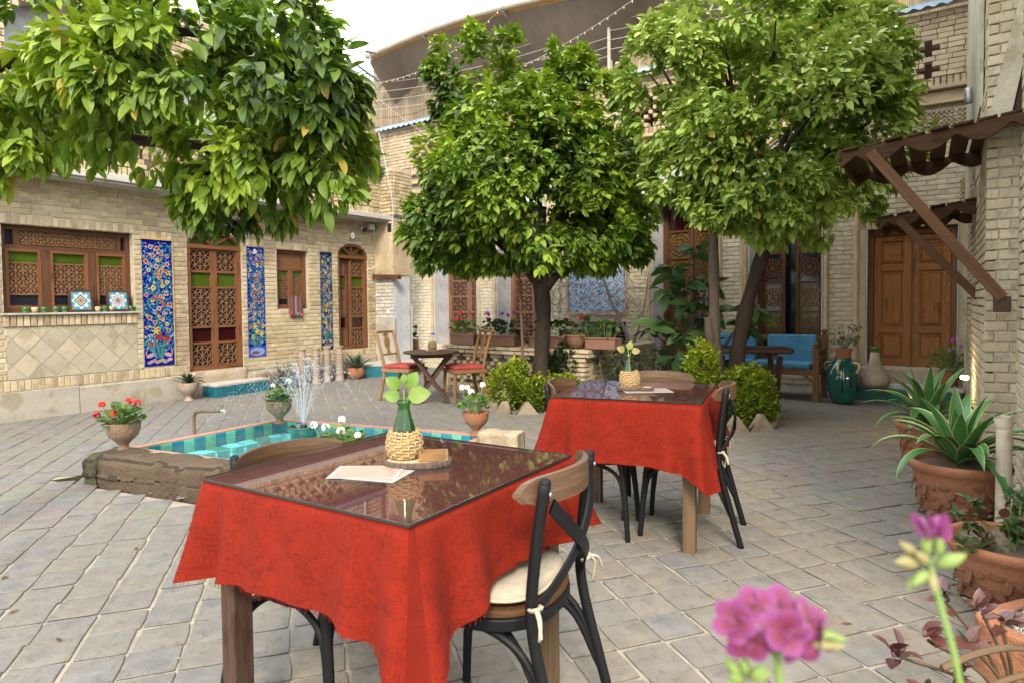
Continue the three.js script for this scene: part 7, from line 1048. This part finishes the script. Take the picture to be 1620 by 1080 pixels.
{
  const a = bigPot('terracotta pot with a big striped agave, standing beside the cut pipe', [2.53, 0, -3.70], 0.235, 0.335); agaveIn(a, 0.30, 32, 0.60, 0.040, DARK, null, 1.45, STRIPE);
  const b = bigPot('terracotta pot with a striped agave, farther back along the brick side wall', [3.20, 0, -5.05], 0.20, 0.30); agaveIn(b, 0.27, 30, 0.66, 0.034, DARK, null, 1.3, STRIPE);
  const c = bigPot('terracotta pot with sprawling leafy succulents, nearest of the round pots', [2.02, 0, -2.62], 0.225, 0.275), lv = [], st = [];
  for (const [x, y, z, n] of [[-0.22, 0.36, 0.05, 26], [-0.30, 0.30, 0.10, 22], [-0.16, 0.44, -0.05, 20], [0.05, 0.42, -0.08, 20], [0.10, 0.50, -0.04, 18], [0.14, 0.36, 0.02, 22], [-0.05, 0.36, 0.08, 26], [0.03, 0.46, 0.0, 22], [-0.12, 0.40, 0.1, 24], [-0.26, 0.40, 0.0, 24], [0.0, 0.38, 0.12, 20]]) { st.push(tube([[x * 0.3, 0.23, z * 0.3], [x * 0.7, y * 0.85, z * 0.8], [x, y, z]], 0.004, 5, 8)); for (let j = 0; j < n; j++) { const f = rr(0.35, 1.05), d = onDir().add(V(0, 0.5, 0)); lv.push({ p: V(x * lerp(0.3, 1, f), lerp(0.24, y, f), z * lerp(0.3, 1, f)), q: aim(d), s: rr(0.9, 1.7), c: rnd() < 0.25 ? 3 : Math.floor(rnd() * 3) }); } }
  for (let i = 0; i < 60; i++) lv.push({ p: V(rr(-0.17, 0.17), 0.252 + rr(0, 0.02), rr(-0.17, 0.17)), q: aim(V(rr(-1, 1), rr(0, 0.5), rr(-1, 1))), s: rr(0.6, 1), c: Math.floor(rnd() * 3) });
  const K = kinds([[0.04, 0.11, 0.03], [0.07, 0.16, 0.04], [0.11, 0.21, 0.06], [0.16, 0.06, 0.03]]); part('stems', st, M.stem, c); setLeaves(c, lv, LEAF.small, K.mats, K.tints, K.base, 220);
  const p = thing('cut_pipe', 'cream plastic pipe cut off at a slant, with a small valve, behind the pots', 'pipe', [2.56, 0, -3.40]); const tb = tube([[0, 0, 0], [0, 0.3, 0], [0, 0.60, 0]], 0.036, 18, 12); part('pipe', tb, M.pvc, p); part('pipe_mouth', put(lathe([[0.036, 0], [0.040, 0.015], [0.040, 0.06], [0.034, 0.06], [0.034, 0.01]], 20), 0, 0.575, 0, 0, 0, 0.16), M.pvc, p); part('valve', [tube([[0.0, 0.26, 0.04], [0.07, 0.26, 0.03]], 0.012, 8), tube([[0.055, 0.24, 0.03], [0.055, 0.29, 0.03]], 0.016, 8), tube([[0.06, 0.25, 0.03], [0.075, 0.15, 0.03], [0.08, 0.02, 0.02]], 0.009, 8, 12)], M.pvc, p);
  // clay trough of cacti
  const q = thing('cactus_trough', 'square-cornered clay trough of white-spined cacti in the lower right corner', 'potted plant', [1.85, -0.02, -2.03], 0.35); const ro = (hw, hd) => { const o = []; for (let i = 0; i < 32; i++) { const a = i / 32 * 6.283, s = Math.sin(a), k = Math.cos(a); o.push([hw * Math.sign(k) * Math.pow(Math.abs(k), 0.35), hd * Math.sign(s) * Math.pow(Math.abs(s), 0.35)]); } return o; };
  { const s = new THREE.Shape(ro(0.26, 0.26).map(([x, y]) => new THREE.Vector2(x, y))); s.holes.push(new THREE.Path(ro(0.225, 0.225).map(([x, y]) => new THREE.Vector2(x, y)))); const g = new THREE.ExtrudeGeometry(s, { depth: 0.20, bevelEnabled: true, bevelSize: 0.008, bevelThickness: 0.008, bevelSegments: 3 }); g.rotateX(-Math.PI / 2); part('trough', boxUV(g), M.clay, q); part('soil', slab(ro(0.23, 0.23), 0.02, 0.165), M.soil, q); }
  for (const [x, z, r, h] of [[-0.10, 0.06, 0.088, 0.13], [0.07, 0.02, 0.10, 0.19], [-0.02, -0.12, 0.075, 0.11], [0.10, 0.16, 0.08, 0.12], [-0.13, -0.1, 0.06, 0.08]]) {
    const sp = [], body = new THREE.SphereGeometry(1, 36, 20), P = body.attributes.position; for (let i = 0; i < P.count; i++) { const k = 1 + 0.05 * Math.sin(Math.atan2(P.getZ(i), P.getX(i)) * 18); P.setXYZ(i, P.getX(i) * r * k, P.getY(i) * h * 0.62, P.getZ(i) * r * k); } body.computeVertexNormals(); const o = part('cactus', boxUV(body), std({ color: C(0.085, 0.15, 0.07), map: T.mottle, roughness: 0.8 }), q); o.position.set(x, 0.165 + h * 0.45, z);
    const n = 230; for (let i = 0; i < n; i++) { const yy = 1 - 1.5 * (i + 0.5) / n, ph = i * 2.39996, s = Math.sqrt(Math.max(0, 1 - yy * yy)), c0 = V(x + r * 1.03 * s * Math.cos(ph), 0.165 + h * 0.45 + yy * h * 0.62, z + r * 1.03 * s * Math.sin(ph)), nn = V(s * Math.cos(ph), yy, s * Math.sin(ph)); for (let k = 0; k < 5; k++) { const d = nn.clone().multiplyScalar(0.5).add(onDir()).normalize(), e = c0.clone().addScaledVector(d, 0.013); sp.push(tube([c0, e], (u) => 0.0008 - 0.0005 * u, 3)); } }
    tag(part('spines', sp, M.petalWhite, q), null, null, null, 'stuff');
    if (x < 0 && z > 0) for (let i = 0; i < 9; i++) { const b = i / 9 * 6.283; part('bloom', put(new THREE.IcosahedronGeometry(0.008, 1), x + r * 0.55 * Math.cos(b), 0.165 + h * 0.45 + h * 0.52, z + r * 0.55 * Math.sin(b)), M.petalMagenta, q); }
  }
  // bending stems over the trough
  { const st = thing('dry_stem', 'two bare brown stems arching over the clay trough', 'stems', [0, 0, 0]); part('stem', tube([[1.10, 0.30, -1.66], [1.20, 0.325, -1.68], [1.32, 0.33, -1.7], [1.44, 0.29, -1.72], [1.52, 0.15, -1.72]], 0.009, 8, 24), M.legWood, st); part('stem', tube([[1.12, 0.22, -1.62], [1.24, 0.275, -1.64], [1.36, 0.27, -1.66], [1.46, 0.14, -1.64]], 0.008, 8, 24), M.legWood, st); }
  // dark red-brown leafy succulent
  const d = thing('dark_succulent', 'succulent with glossy maroon-brown leaves at the bottom right edge', 'plant', [1.36, 0, -1.86]), dl = [], ds = []; const fl = leafGeo(0.062, 0.036, 0.1, 0.35, 6, 1);
  for (const [x, y0, z] of [[-0.16, 0.16, 0.12], [-0.10, 0.22, 0.08], [-0.28, 0.12, 0.15], [-0.05, 0.30, 0.05], [-0.22, 0.24, 0.08], [0.02, 0.26, 0.03], [-0.33, 0.22, 0.12], [-0.12, 0.31, 0.0], [0.05, 0.18, 0.1]]) { const y = y0 + 0.07; ds.push(tube([[0.1, 0, 0], [x * 0.4 + 0.05, y * 0.6, z * 0.5], [x, y, z]], 0.005, 6, 10)); for (let j = 0; j < 7; j++) dl.push({ p: V(x + rr(-0.02, 0.02), y + rr(-0.02, 0.02), z), q: aim(V(rr(-1, 1), rr(-0.1, 1), rr(-0.4, 1)), rr(-0.6, 0.6)), s: rr(0.75, 1.2), c: rnd() < 0.1 ? 2 : Math.floor(rnd() * 2) }); }
  const DK = kinds([[0.055, 0.018, 0.016], [0.085, 0.030, 0.024], [0.10, 0.15, 0.06]], { clearcoat: 0.6, roughness: 0.35, transmission: 0.08 }); part('stems', ds, M.legWood, d); setLeaves(d, dl, fl, DK.mats, DK.tints, DK.base, 300);
  const e = thing('purple_flower_pot', 'small pot of purple flowers beside the wooden double door', 'potted plant', Bp(8.95, 0.21, 0.25)); part('pot', lathe([[0.001, 0], [0.08, 0], [0.11, 0.16], [0.115, 0.18], [0.1, 0.18], [0.001, 0.16]], 20), M.clay, e); geraniumIn(e, 0.17, 0.20, 0.34, [[-0.02, 0.55, 0.1], [0.06, 0.48, 0.12, 0.8], [-0.08, 0.44, 0.14, 0.7]], M.petalPurple, 70);
  const cs = thing('ground_spot', 'small lit spotlight on the brick side wall above the agave pots', 'spotlight', Rp(2.6, 0.56, 0.13), 0); part('housing', lathe([[0.001, -0.03], [0.022, -0.03], [0.026, 0.02], [0.022, 0.022], [0.02, 0.0]], 16).rotateX(Math.PI / 2), M.steel, cs); part('lamp', new THREE.SphereGeometry(0.018, 12, 10).translate(0, 0, 0.012), std({ color: C(1, 0.9, 0.7), emissive: C(1, 0.82, 0.5), emissiveIntensity: 5 }), cs);
  const pl = new THREE.PointLight(0xffd9a0, 0.3, 3); pl.position.set(...Rp(2.6, 0.56, 0.17)); scene.add(pl);
  single('wall_lamp', [lathe([[0.001, -0.07], [0.03, -0.07], [0.034, -0.02], [0.034, 0.02], [0.03, 0.07], [0.001, 0.07]], 16)], M.steel, 'small grey cylinder lamp high on the brick side wall', 'lamp', Rp(2.2, 3.1, 0.12));
  single('copper_wire', tube([[3.35, 3.35, -4.35], [3.45, 3.5, -4.4], [3.6, 3.48, -4.45], [3.5, 3.36, -4.4], [3.38, 3.46, -4.36], [3.6, 3.7, -4.5]], 0.008, 6, 40), M.clay, 'loop of brown cable hanging at the top right of the side wall', 'cable');
}
// ---------- wooden canopies on the side wall ----------
function canopy(name, label, u, p, yw, yt, wid, braceY) { // its near side at u, running back along the wall; p how far it stands out, heights at the wall and at the tip
  const t = thing(name, label, 'canopy', Rp(u, 0, 0), RA), sl = Math.atan2(yw - yt, p), n = Math.round((p + 0.1) / 0.135), y = (z) => lerp(yw, yt, z / p);
  for (let i = 0; i < n; i++) { const z = -0.10 + (i + 0.5) * (p + 0.1) / n, o = part('plank', displace(new THREE.BoxGeometry(wid, 0.022, (p + 0.1) / n - rr(0.018, 0.034), 16, 2, 3), 0.006, 9), M.canopyWood, t); o.position.set(-wid / 2 + rr(0.0, 0.05), y(z) + 0.035 + rr(-0.004, 0.004), z); o.rotation.set(sl, rr(-0.012, 0.012), 0); }
  for (const x of [0, -(wid - 0.12)]) { const pts = []; for (let i = 0; i <= 60; i++) { const z = -0.1 + i / 60 * (p + 0.1); pts.push([z, y(z) - 0.015 - 0.075 * Math.abs(Math.sin(z / p * Math.PI * 3.2 + 0.4))]); } part('rafter', prism([...pts, [p, y(p) + 0.02], [-0.1, y(-0.1) + 0.02]].reverse(), 0.03, 0.002).rotateY(-Math.PI / 2).translate(x + 0.015, 0, 0), M.canopyWood, t); }
  part('front_board', displace(new THREE.BoxGeometry(wid, 0.075, 0.022, 16, 3, 2), 0.004, 8).translate(-wid / 2 + 0.02, yt + 0.0, p), M.canopyWood, t);
  part('brace', [bar([0, braceY, 0.0], [0, y(p * 0.80) - 0.02, p * 0.80], 0.065, 0.085, V(1, 0, 0))], M.braceWood, t); part('wall_block', rbox(0.07, 0.10, 0.09, 0.006, 0, braceY - 0.04, 0.0), M.darkWood, t);
}
reseed(241);
canopy('wooden_canopy', 'big dark plank canopy with a scalloped edge and long diagonal brace, nearer the viewer', 4.38, 0.93, 2.37, 2.26, 1.15, 1.25);
canopy('wooden_canopy', 'smaller dark plank canopy with a scalloped edge, behind the big one', 2.75, 0.80, 2.07, 1.95, 0.95, 1.20);
// ---------- roof terrace: screens, netting, wires ----------
reseed(251);
{
  const B = (name, label, cat, geo, m) => single(name, geo, m, label, cat, [-1.99, 0, -13.13], BA);
  const scr = thing('reed_screen', 'tan reed screens standing along the roof edge above the back parapet', 'screen', [-1.99, 0, -13.13], BA);
  for (let i = 0; i < 5; i++) part('reed_panel', new THREE.BoxGeometry(1.3, 1.5, 0.015), M.reed, scr).position.set(3.6 + i * 1.34, 5.5, -0.35 - 0.02 * (i % 2)); for (let i = 0; i <= 5; i++) part('post', box(0.04, 1.7, 0.04, 2.93 + i * 1.34, 5.6, -0.31), M.pole, scr);
  const sc2 = thing('reed_curtain', 'dark rolled-down reed curtain in the upper corner beside the middle tree', 'screen', [-1.99, 0, -13.13], BA);
  { const g = new THREE.PlaneGeometry(2.6, 1.5, 26, 6), q = g.attributes.position; for (let i = 0; i < q.count; i++) { const x = q.getX(i), y = q.getY(i); q.setZ(i, 0.04 * Math.sin(x * 4) + 0.02 * Math.sin(x * 11)); if (y < -0.7) q.setY(i, y - 0.14 * Math.sin((x + 1.3) * 1.2)); } g.computeVertexNormals(); part('curtain', g.translate(0.1, 5.72, -0.2), M.reedDark, sc2); part('curtain_back', g.clone().translate(0, 0, -0.012), M.reedDark, sc2); }
  // shade net hung from an edge beam
  const net = thing('shade_net', 'brown shade netting slung under a timber edge beam over the back terrace', 'shade net', [-1.99, 0, -13.13], BA);
  const edge = (u) => V(u, 6.10 + 0.10 * Math.sin((u + 0.4) * 0.8), 0.55), low = (u) => V(u, 5.35 + 0.12 * Math.sin(u * 1.1 + 1), -1.7), sheet = (z0, z1, dy, sag) => { const pos = [], uv = [], idx = [], nu = 60, nv = 14; for (let i = 0; i <= nu; i++) for (let j = 0; j <= nv; j++) { const u = lerp(-0.6, 9.4, i / nu), f = lerp(z0, z1, j / nv), p = edge(u).lerp(low(u), f), s = sag * Math.sin(Math.PI * Math.min(1, Math.max(0, (f - z0) / (z1 - z0)))) * (0.35 + 0.9 * Math.pow(Math.abs(Math.sin(u * 1.25)), 0.8)); pos.push(p.x, p.y - s + dy, p.z); uv.push(u, f * 2.4); } for (let i = 0; i < nu; i++) for (let j = 0; j < nv; j++) { const a = i * (nv + 1) + j, b = a + nv + 1; idx.push(a, a + 1, b, b, a + 1, b + 1); } const g = new THREE.BufferGeometry(); g.setAttribute('position', new THREE.Float32BufferAttribute(pos, 3)); g.setAttribute('uv', new THREE.Float32BufferAttribute(uv, 2)); g.setIndex(idx); g.computeVertexNormals(); return clean(g); };
  part('netting', [sheet(0.03, 1.0, -0.06, 0.5), sheet(0.03, 1.0, -0.054, 0.5)], M.net, net); part('canvas_strip', [sheet(0.0, 0.16, 0.0, 0.03), sheet(0.0, 0.16, 0.006, 0.03)], M.tarp, net);
  const ep = []; for (let i = 0; i <= 24; i++) ep.push(edge(lerp(-0.6, 9.4, i / 24))); part('edge_beam', tube(ep, 0.05, 10, 60), M.pole, net); for (const u of [-0.9, 0.9, 2.7, 4.5, 6.3, 8.1]) part('strut', tube([edge(u).add(V(0, -0.05, 0)), low(u)], 0.028, 8), M.steel, net);
  // pole with strung wires
  const pl = thing('wire_pole', 'slim upright pole on the roof edge carrying the strung wires', 'pole', Bp(4.42, 4.75, 0.08)); part('shaft', tube([[0, 0, 0], [0, 1, 0], [0, 2.2, 0]], 0.028, 10, 6), M.pole, pl); for (let k = 0; k < 6; k++) part('ring', tube([[0, 0.42 + k * 0.19, -0.03], [0.03, 0.42 + k * 0.19, 0], [0, 0.42 + k * 0.19, 0.03]], 0.006, 5, 8), M.steel, pl);
  const wr = thing('strung_wires', 'pale parallel wires strung along the roof edge on both sides of the pole', 'wires', [-1.99, 0, -13.13], BA);
  for (let k = 0; k < 7; k++) { const y = 5.13 + k * 0.145, yl = 5.22 + k * 0.175, pts = [], qs = []; for (let i = 0; i <= 16; i++) { const f = i / 16; pts.push([lerp(-0.9, 4.42, f), lerp(yl, y, f) - 0.14 * Math.sin(Math.PI * f), 0.08]); qs.push([lerp(4.42, 9.1, f), y + 0.1 - 0.12 * Math.sin(Math.PI * f), 0.08]); } part('wire', tube(pts, 0.0065, 5, 32), M.wire, wr); part('wire', tube(qs, 0.0065, 5, 32), M.wire, wr); }
  const fairy = (label, a, b, sag) => { const t = thing('string_lights', label, 'string lights', [0, 0, 0]), pts = []; for (let i = 0; i <= 24; i++) { const f = i / 24; pts.push([lerp(a[0], b[0], f), lerp(a[1], b[1], f) - sag * Math.sin(Math.PI * f), lerp(a[2], b[2], f)]); } part('cord', tube(pts, 0.004, 5, 60), M.pvc, t); for (let i = 1; i < 24; i++) part('bulb', put(lathe([[0.001, 0], [0.006, -0.006], [0.007, -0.02], [0.004, -0.03], [0.001, -0.032]], 8), ...pts[i]), M.pvc, t); };
  fairy('string of small white bulbs rising from the upper left wall across the middle tree', [-2.2, 4.9, -11.0], [0.55, 5.1, -7.2], 0.35); fairy('string of small white bulbs rising past the wire pole', [0.15, 4.6, -9.5], [2.1, 5.0, -7.0], 0.1);
  fairy('short string of small white bulbs sloping down from the upper left wall', [-2.25, 4.75, -11.2], [-1.35, 4.15, -11.6], 0.04);
}
// ---------- pink geraniums close to the viewer ----------
reseed(261);
{
  const petal = (L, W, cup) => { const g = leafGeo(L, W, cup, -0.18, 7, 0.72), c = []; const uv = g.attributes.uv; for (let i = 0; i < uv.count; i++) { const t = uv.getY(i), s = Math.abs(uv.getX(i) - 0.5) * 2, k = sst(0.98, 0.45, t) * sst(1.3, 0.3, s); c.push(lerp(0.17, 0.13, k), lerp(0.018, 0.0004, k), lerp(0.13, 0.018, k)); } g.setAttribute('color', new THREE.Float32BufferAttribute(c, 3)); return g; };
  const pm = phy({ vertexColors: true, map: T.leaf, roughness: 0.75, transmission: 0.25, thickness: 0, sheen: 0.2 });
  const t = thing('pink_geranium', 'blurred magenta-pink geranium bloom close to the viewer at the bottom', 'flower', [0.170, 1.036, -0.425]); t.scale.set(0.95, 0.78, 0.95);
  const florets = [[0.002, 0.003, 0.012, 0.05, 0.35, 1, 1.12], [-0.027, 0.006, 0.004, -0.7, 0.45, 0.6, 1.05], [-0.019, -0.007, 0.009, -0.45, -0.1, 1, 1.05], [0.007, 0.013, -0.006, 0.15, 1, 0.5, 1.1], [0.023, 0.006, 0.0, 0.6, 0.55, 0.6, 1.05], [0.031, -0.005, 0.003, 0.85, 0.1, 0.6, 0.95], [-0.012, 0.015, -0.004, -0.3, 0.9, 0.45, 1.0], [0.014, -0.008, 0.011, 0.3, -0.25, 1, 1.0]];
  florets.forEach(([x, y, z, nx, ny, nz, k0], q) => { const n = V(nx, ny, nz).normalize(), rot = new THREE.Quaternion().setFromUnitVectors(V(0, 1, 0), n); for (let k = 0; k < 5; k++) { const a = k * 1.2566 + q * 0.8, d = V(Math.cos(a), rr(0.25, 0.6), Math.sin(a)).applyQuaternion(rot), o = part('petal', petal(0.0185 * k0 * rr(0.9, 1.1), 0.0165 * k0, rr(0.1, 0.35)), pm, t); o.position.set(x, y, z); o.quaternion.copy(aimFace(d, n)); } part('stamens', [...Array(7)].map(() => { const d = n.clone().add(onDir().multiplyScalar(0.4)).normalize(); return tube([V(x, y, z), V(x, y, z).addScaledVector(d, 0.009)], 0.0004, 4); }), M.petalPink, t); });
  const bud = (x, y, z, dx, dy, dz, L, m) => { const g = lathe([[0.001, -0.5], [0.14, -0.42], [0.25, -0.15], [0.24, 0.1], [0.13, 0.38], [0.03, 0.55], [0.001, 0.57]], 12).scale(L, L, L).rotateX(Math.PI / 2), o = part('bud', g, m, t2); o.position.set(x, y, z); o.quaternion.copy(aim(V(dx, dy, dz))); };
  let t2 = t; for (const [x, y, z] of [[0.033, -0.004, 0.006], [0.039, -0.008, 0.004], [0.036, -0.012, 0.008], [0.029, -0.010, 0.010]]) bud(x, y, z, 0.8, 0.1, 0.3, 0.016, rnd() < 0.5 ? M.bud : M.budPink);
  part('stem', [tube([[0, -0.006, 0], [0.004, -0.04, 0], [0.003, -0.12, 0.01], [0.0, -0.3, 0.02]], 0.0028, 8, 16), ...florets.map(([x, y, z]) => tube([[x, y, z], [x * 0.4, -0.012, z * 0.5], [0.003, -0.028, 0]], 0.0009, 5, 8))], M.stem, t);
  const lowBud = thing('geranium_buds', 'blurred cluster of green geranium buds under the magenta bloom', 'flower buds', [0.152, 0.998, -0.425]); t2 = lowBud; for (let i = 0; i < 13; i++) { const d = onDir(); d.y = Math.abs(d.y) * 0.9; bud(d.x * 0.012, d.y * 0.012, d.z * 0.012, d.x, d.y, d.z, 0.013, M.bud); } part('stem', tube([[0, 0, 0], [0.002, -0.1, 0], [0, -0.3, 0.01]], 0.0022, 6, 8), M.stem, lowBud);
  const s = thing('budding_geranium', 'blurred geranium stalk with two pink half-open buds, close at lower right', 'flower', [0.2765, 1.074, -0.43]); t2 = s; s.scale.setScalar(0.84);
  for (const [x, y, z, dx, dy, dz, L] of [[-0.018, 0.002, 0, -1, 0.1, 0.2, 0.022], [-0.010, 0.007, 0.004, -0.6, 0.5, 0.3, 0.018], [0.014, 0.004, 0.002, 0.9, 0.45, 0.2, 0.022], [-0.012, -0.008, 0.006, -0.7, -0.4, 0.3, 0.017], [-0.004, -0.010, 0.008, -0.2, -0.6, 0.6, 0.016], [-0.016, -0.014, 0.002, -0.7, -0.8, 0.2, 0.012], [-0.018, 0.013, 0, -0.7, 0.5, 0, 0.016]]) bud(x, y, z, dx, dy, dz, L, rnd() < 0.3 ? M.budPink : M.bud);
  for (const [x, dx] of [[-0.004, -0.25], [0.006, 0.3]]) { for (let k = 0; k < 4; k++) { const a = k * 1.57, o = part('petal', petal(0.020, 0.013, -0.25), M.petalPink, s); o.position.set(x + Math.cos(a) * 0.002, 0.020, Math.sin(a) * 0.002); o.quaternion.copy(aim(V(dx * 0.5 + Math.cos(a) * 0.28, 1, Math.sin(a) * 0.28), a)); } const o = part('calyx', new THREE.SphereGeometry(1, 10, 8).scale(0.004, 0.009, 0.004), M.bud, s); o.position.set(x, 0.016, 0); part('stalk', tube([[0, 0, 0], [x, 0.010, 0]], 0.001, 5), M.stem, s); }
  part('stem', tube([[0, -0.002, 0], [0.007, -0.03, 0.0], [0.016, -0.07, 0.005], [0.03, -0.16, 0.01]], 0.0024, 8, 14), M.stem, s);
  // a sprig at the left edge, and fallen leaves
  const sg = thing('green_sprig', 'dark green sprig of a plant poking in at the left edge', 'plant', [-2.55, 0, -3.05]), lv = []; for (let i = 0; i < 40; i++) { const h = rr(0.08, 0.38), a = rnd() * 6.28; lv.push({ p: V(0.05 * Math.cos(a) + h * 0.12, h, 0.05 * Math.sin(a)), q: aim(V(Math.cos(a) + 0.3, rr(-0.2, 0.6), Math.sin(a))), s: rr(0.6, 1.0), c: Math.floor(rnd() * 3) }); } part('stem', tube([[0, 0, 0], [0.03, 0.2, 0], [0.06, 0.36, 0]], 0.004, 5, 6), M.stem, sg); setLeaves(sg, lv, LEAF.long, DARK.mats, DARK.tints, DARK.base, 60);
  const lit = [[-2.05, -2.62, 'dry brown leaf on the tiles nearest the lower left corner'], [-1.72, -2.42, 'dry brown leaf on the tiles just left of the near table cloth'], [-1.95, -3.35, 'dry brown leaf on the tiles between the stone pool front and the near table'], [-2.35, -3.0, 'dry brown leaf lying farthest left on the tiles'], [1.25, -2.47, 'dry brown leaf on the tiles between the magenta bloom and the succulent pot'], [1.9, -4.6, 'dry brown leaf on the tiles right of the farther red table']];
  lit.forEach(([x, z, l], i) => single('fallen_leaf', leafGeo(0.045, 0.013, 0.1, 0.4, 5), i % 2 ? M.braceWood : M.brown, l, 'leaf', [x, 0.014, z], rnd() * 6.28, 'dry leaves fallen on the floor'));
  const lt = []; for (let i = 0; i < 80; i++) { const z = rr(-9, -2.1), x = z * rr(-0.75, 0.78); if (inPoly(x, z, POOL) || inPoly(x, z, CHAN)) continue; lt.push(leafGeo(rr(0.008, 0.02), rr(0.005, 0.010), 0.2, 0.4, 3).applyMatrix4(new THREE.Matrix4().compose(V(x, 0.014, z), aim(V(rr(-1, 1), 0.03, rr(-1, 1))), V(1, 1, 1)))); }
  tag(single('petal_litter', lt, M.straw, 'tiny fallen petals and leaf scraps scattered over the stone floor', 'litter'), null, null, null, 'stuff');
}
renderer.render(scene, camera);
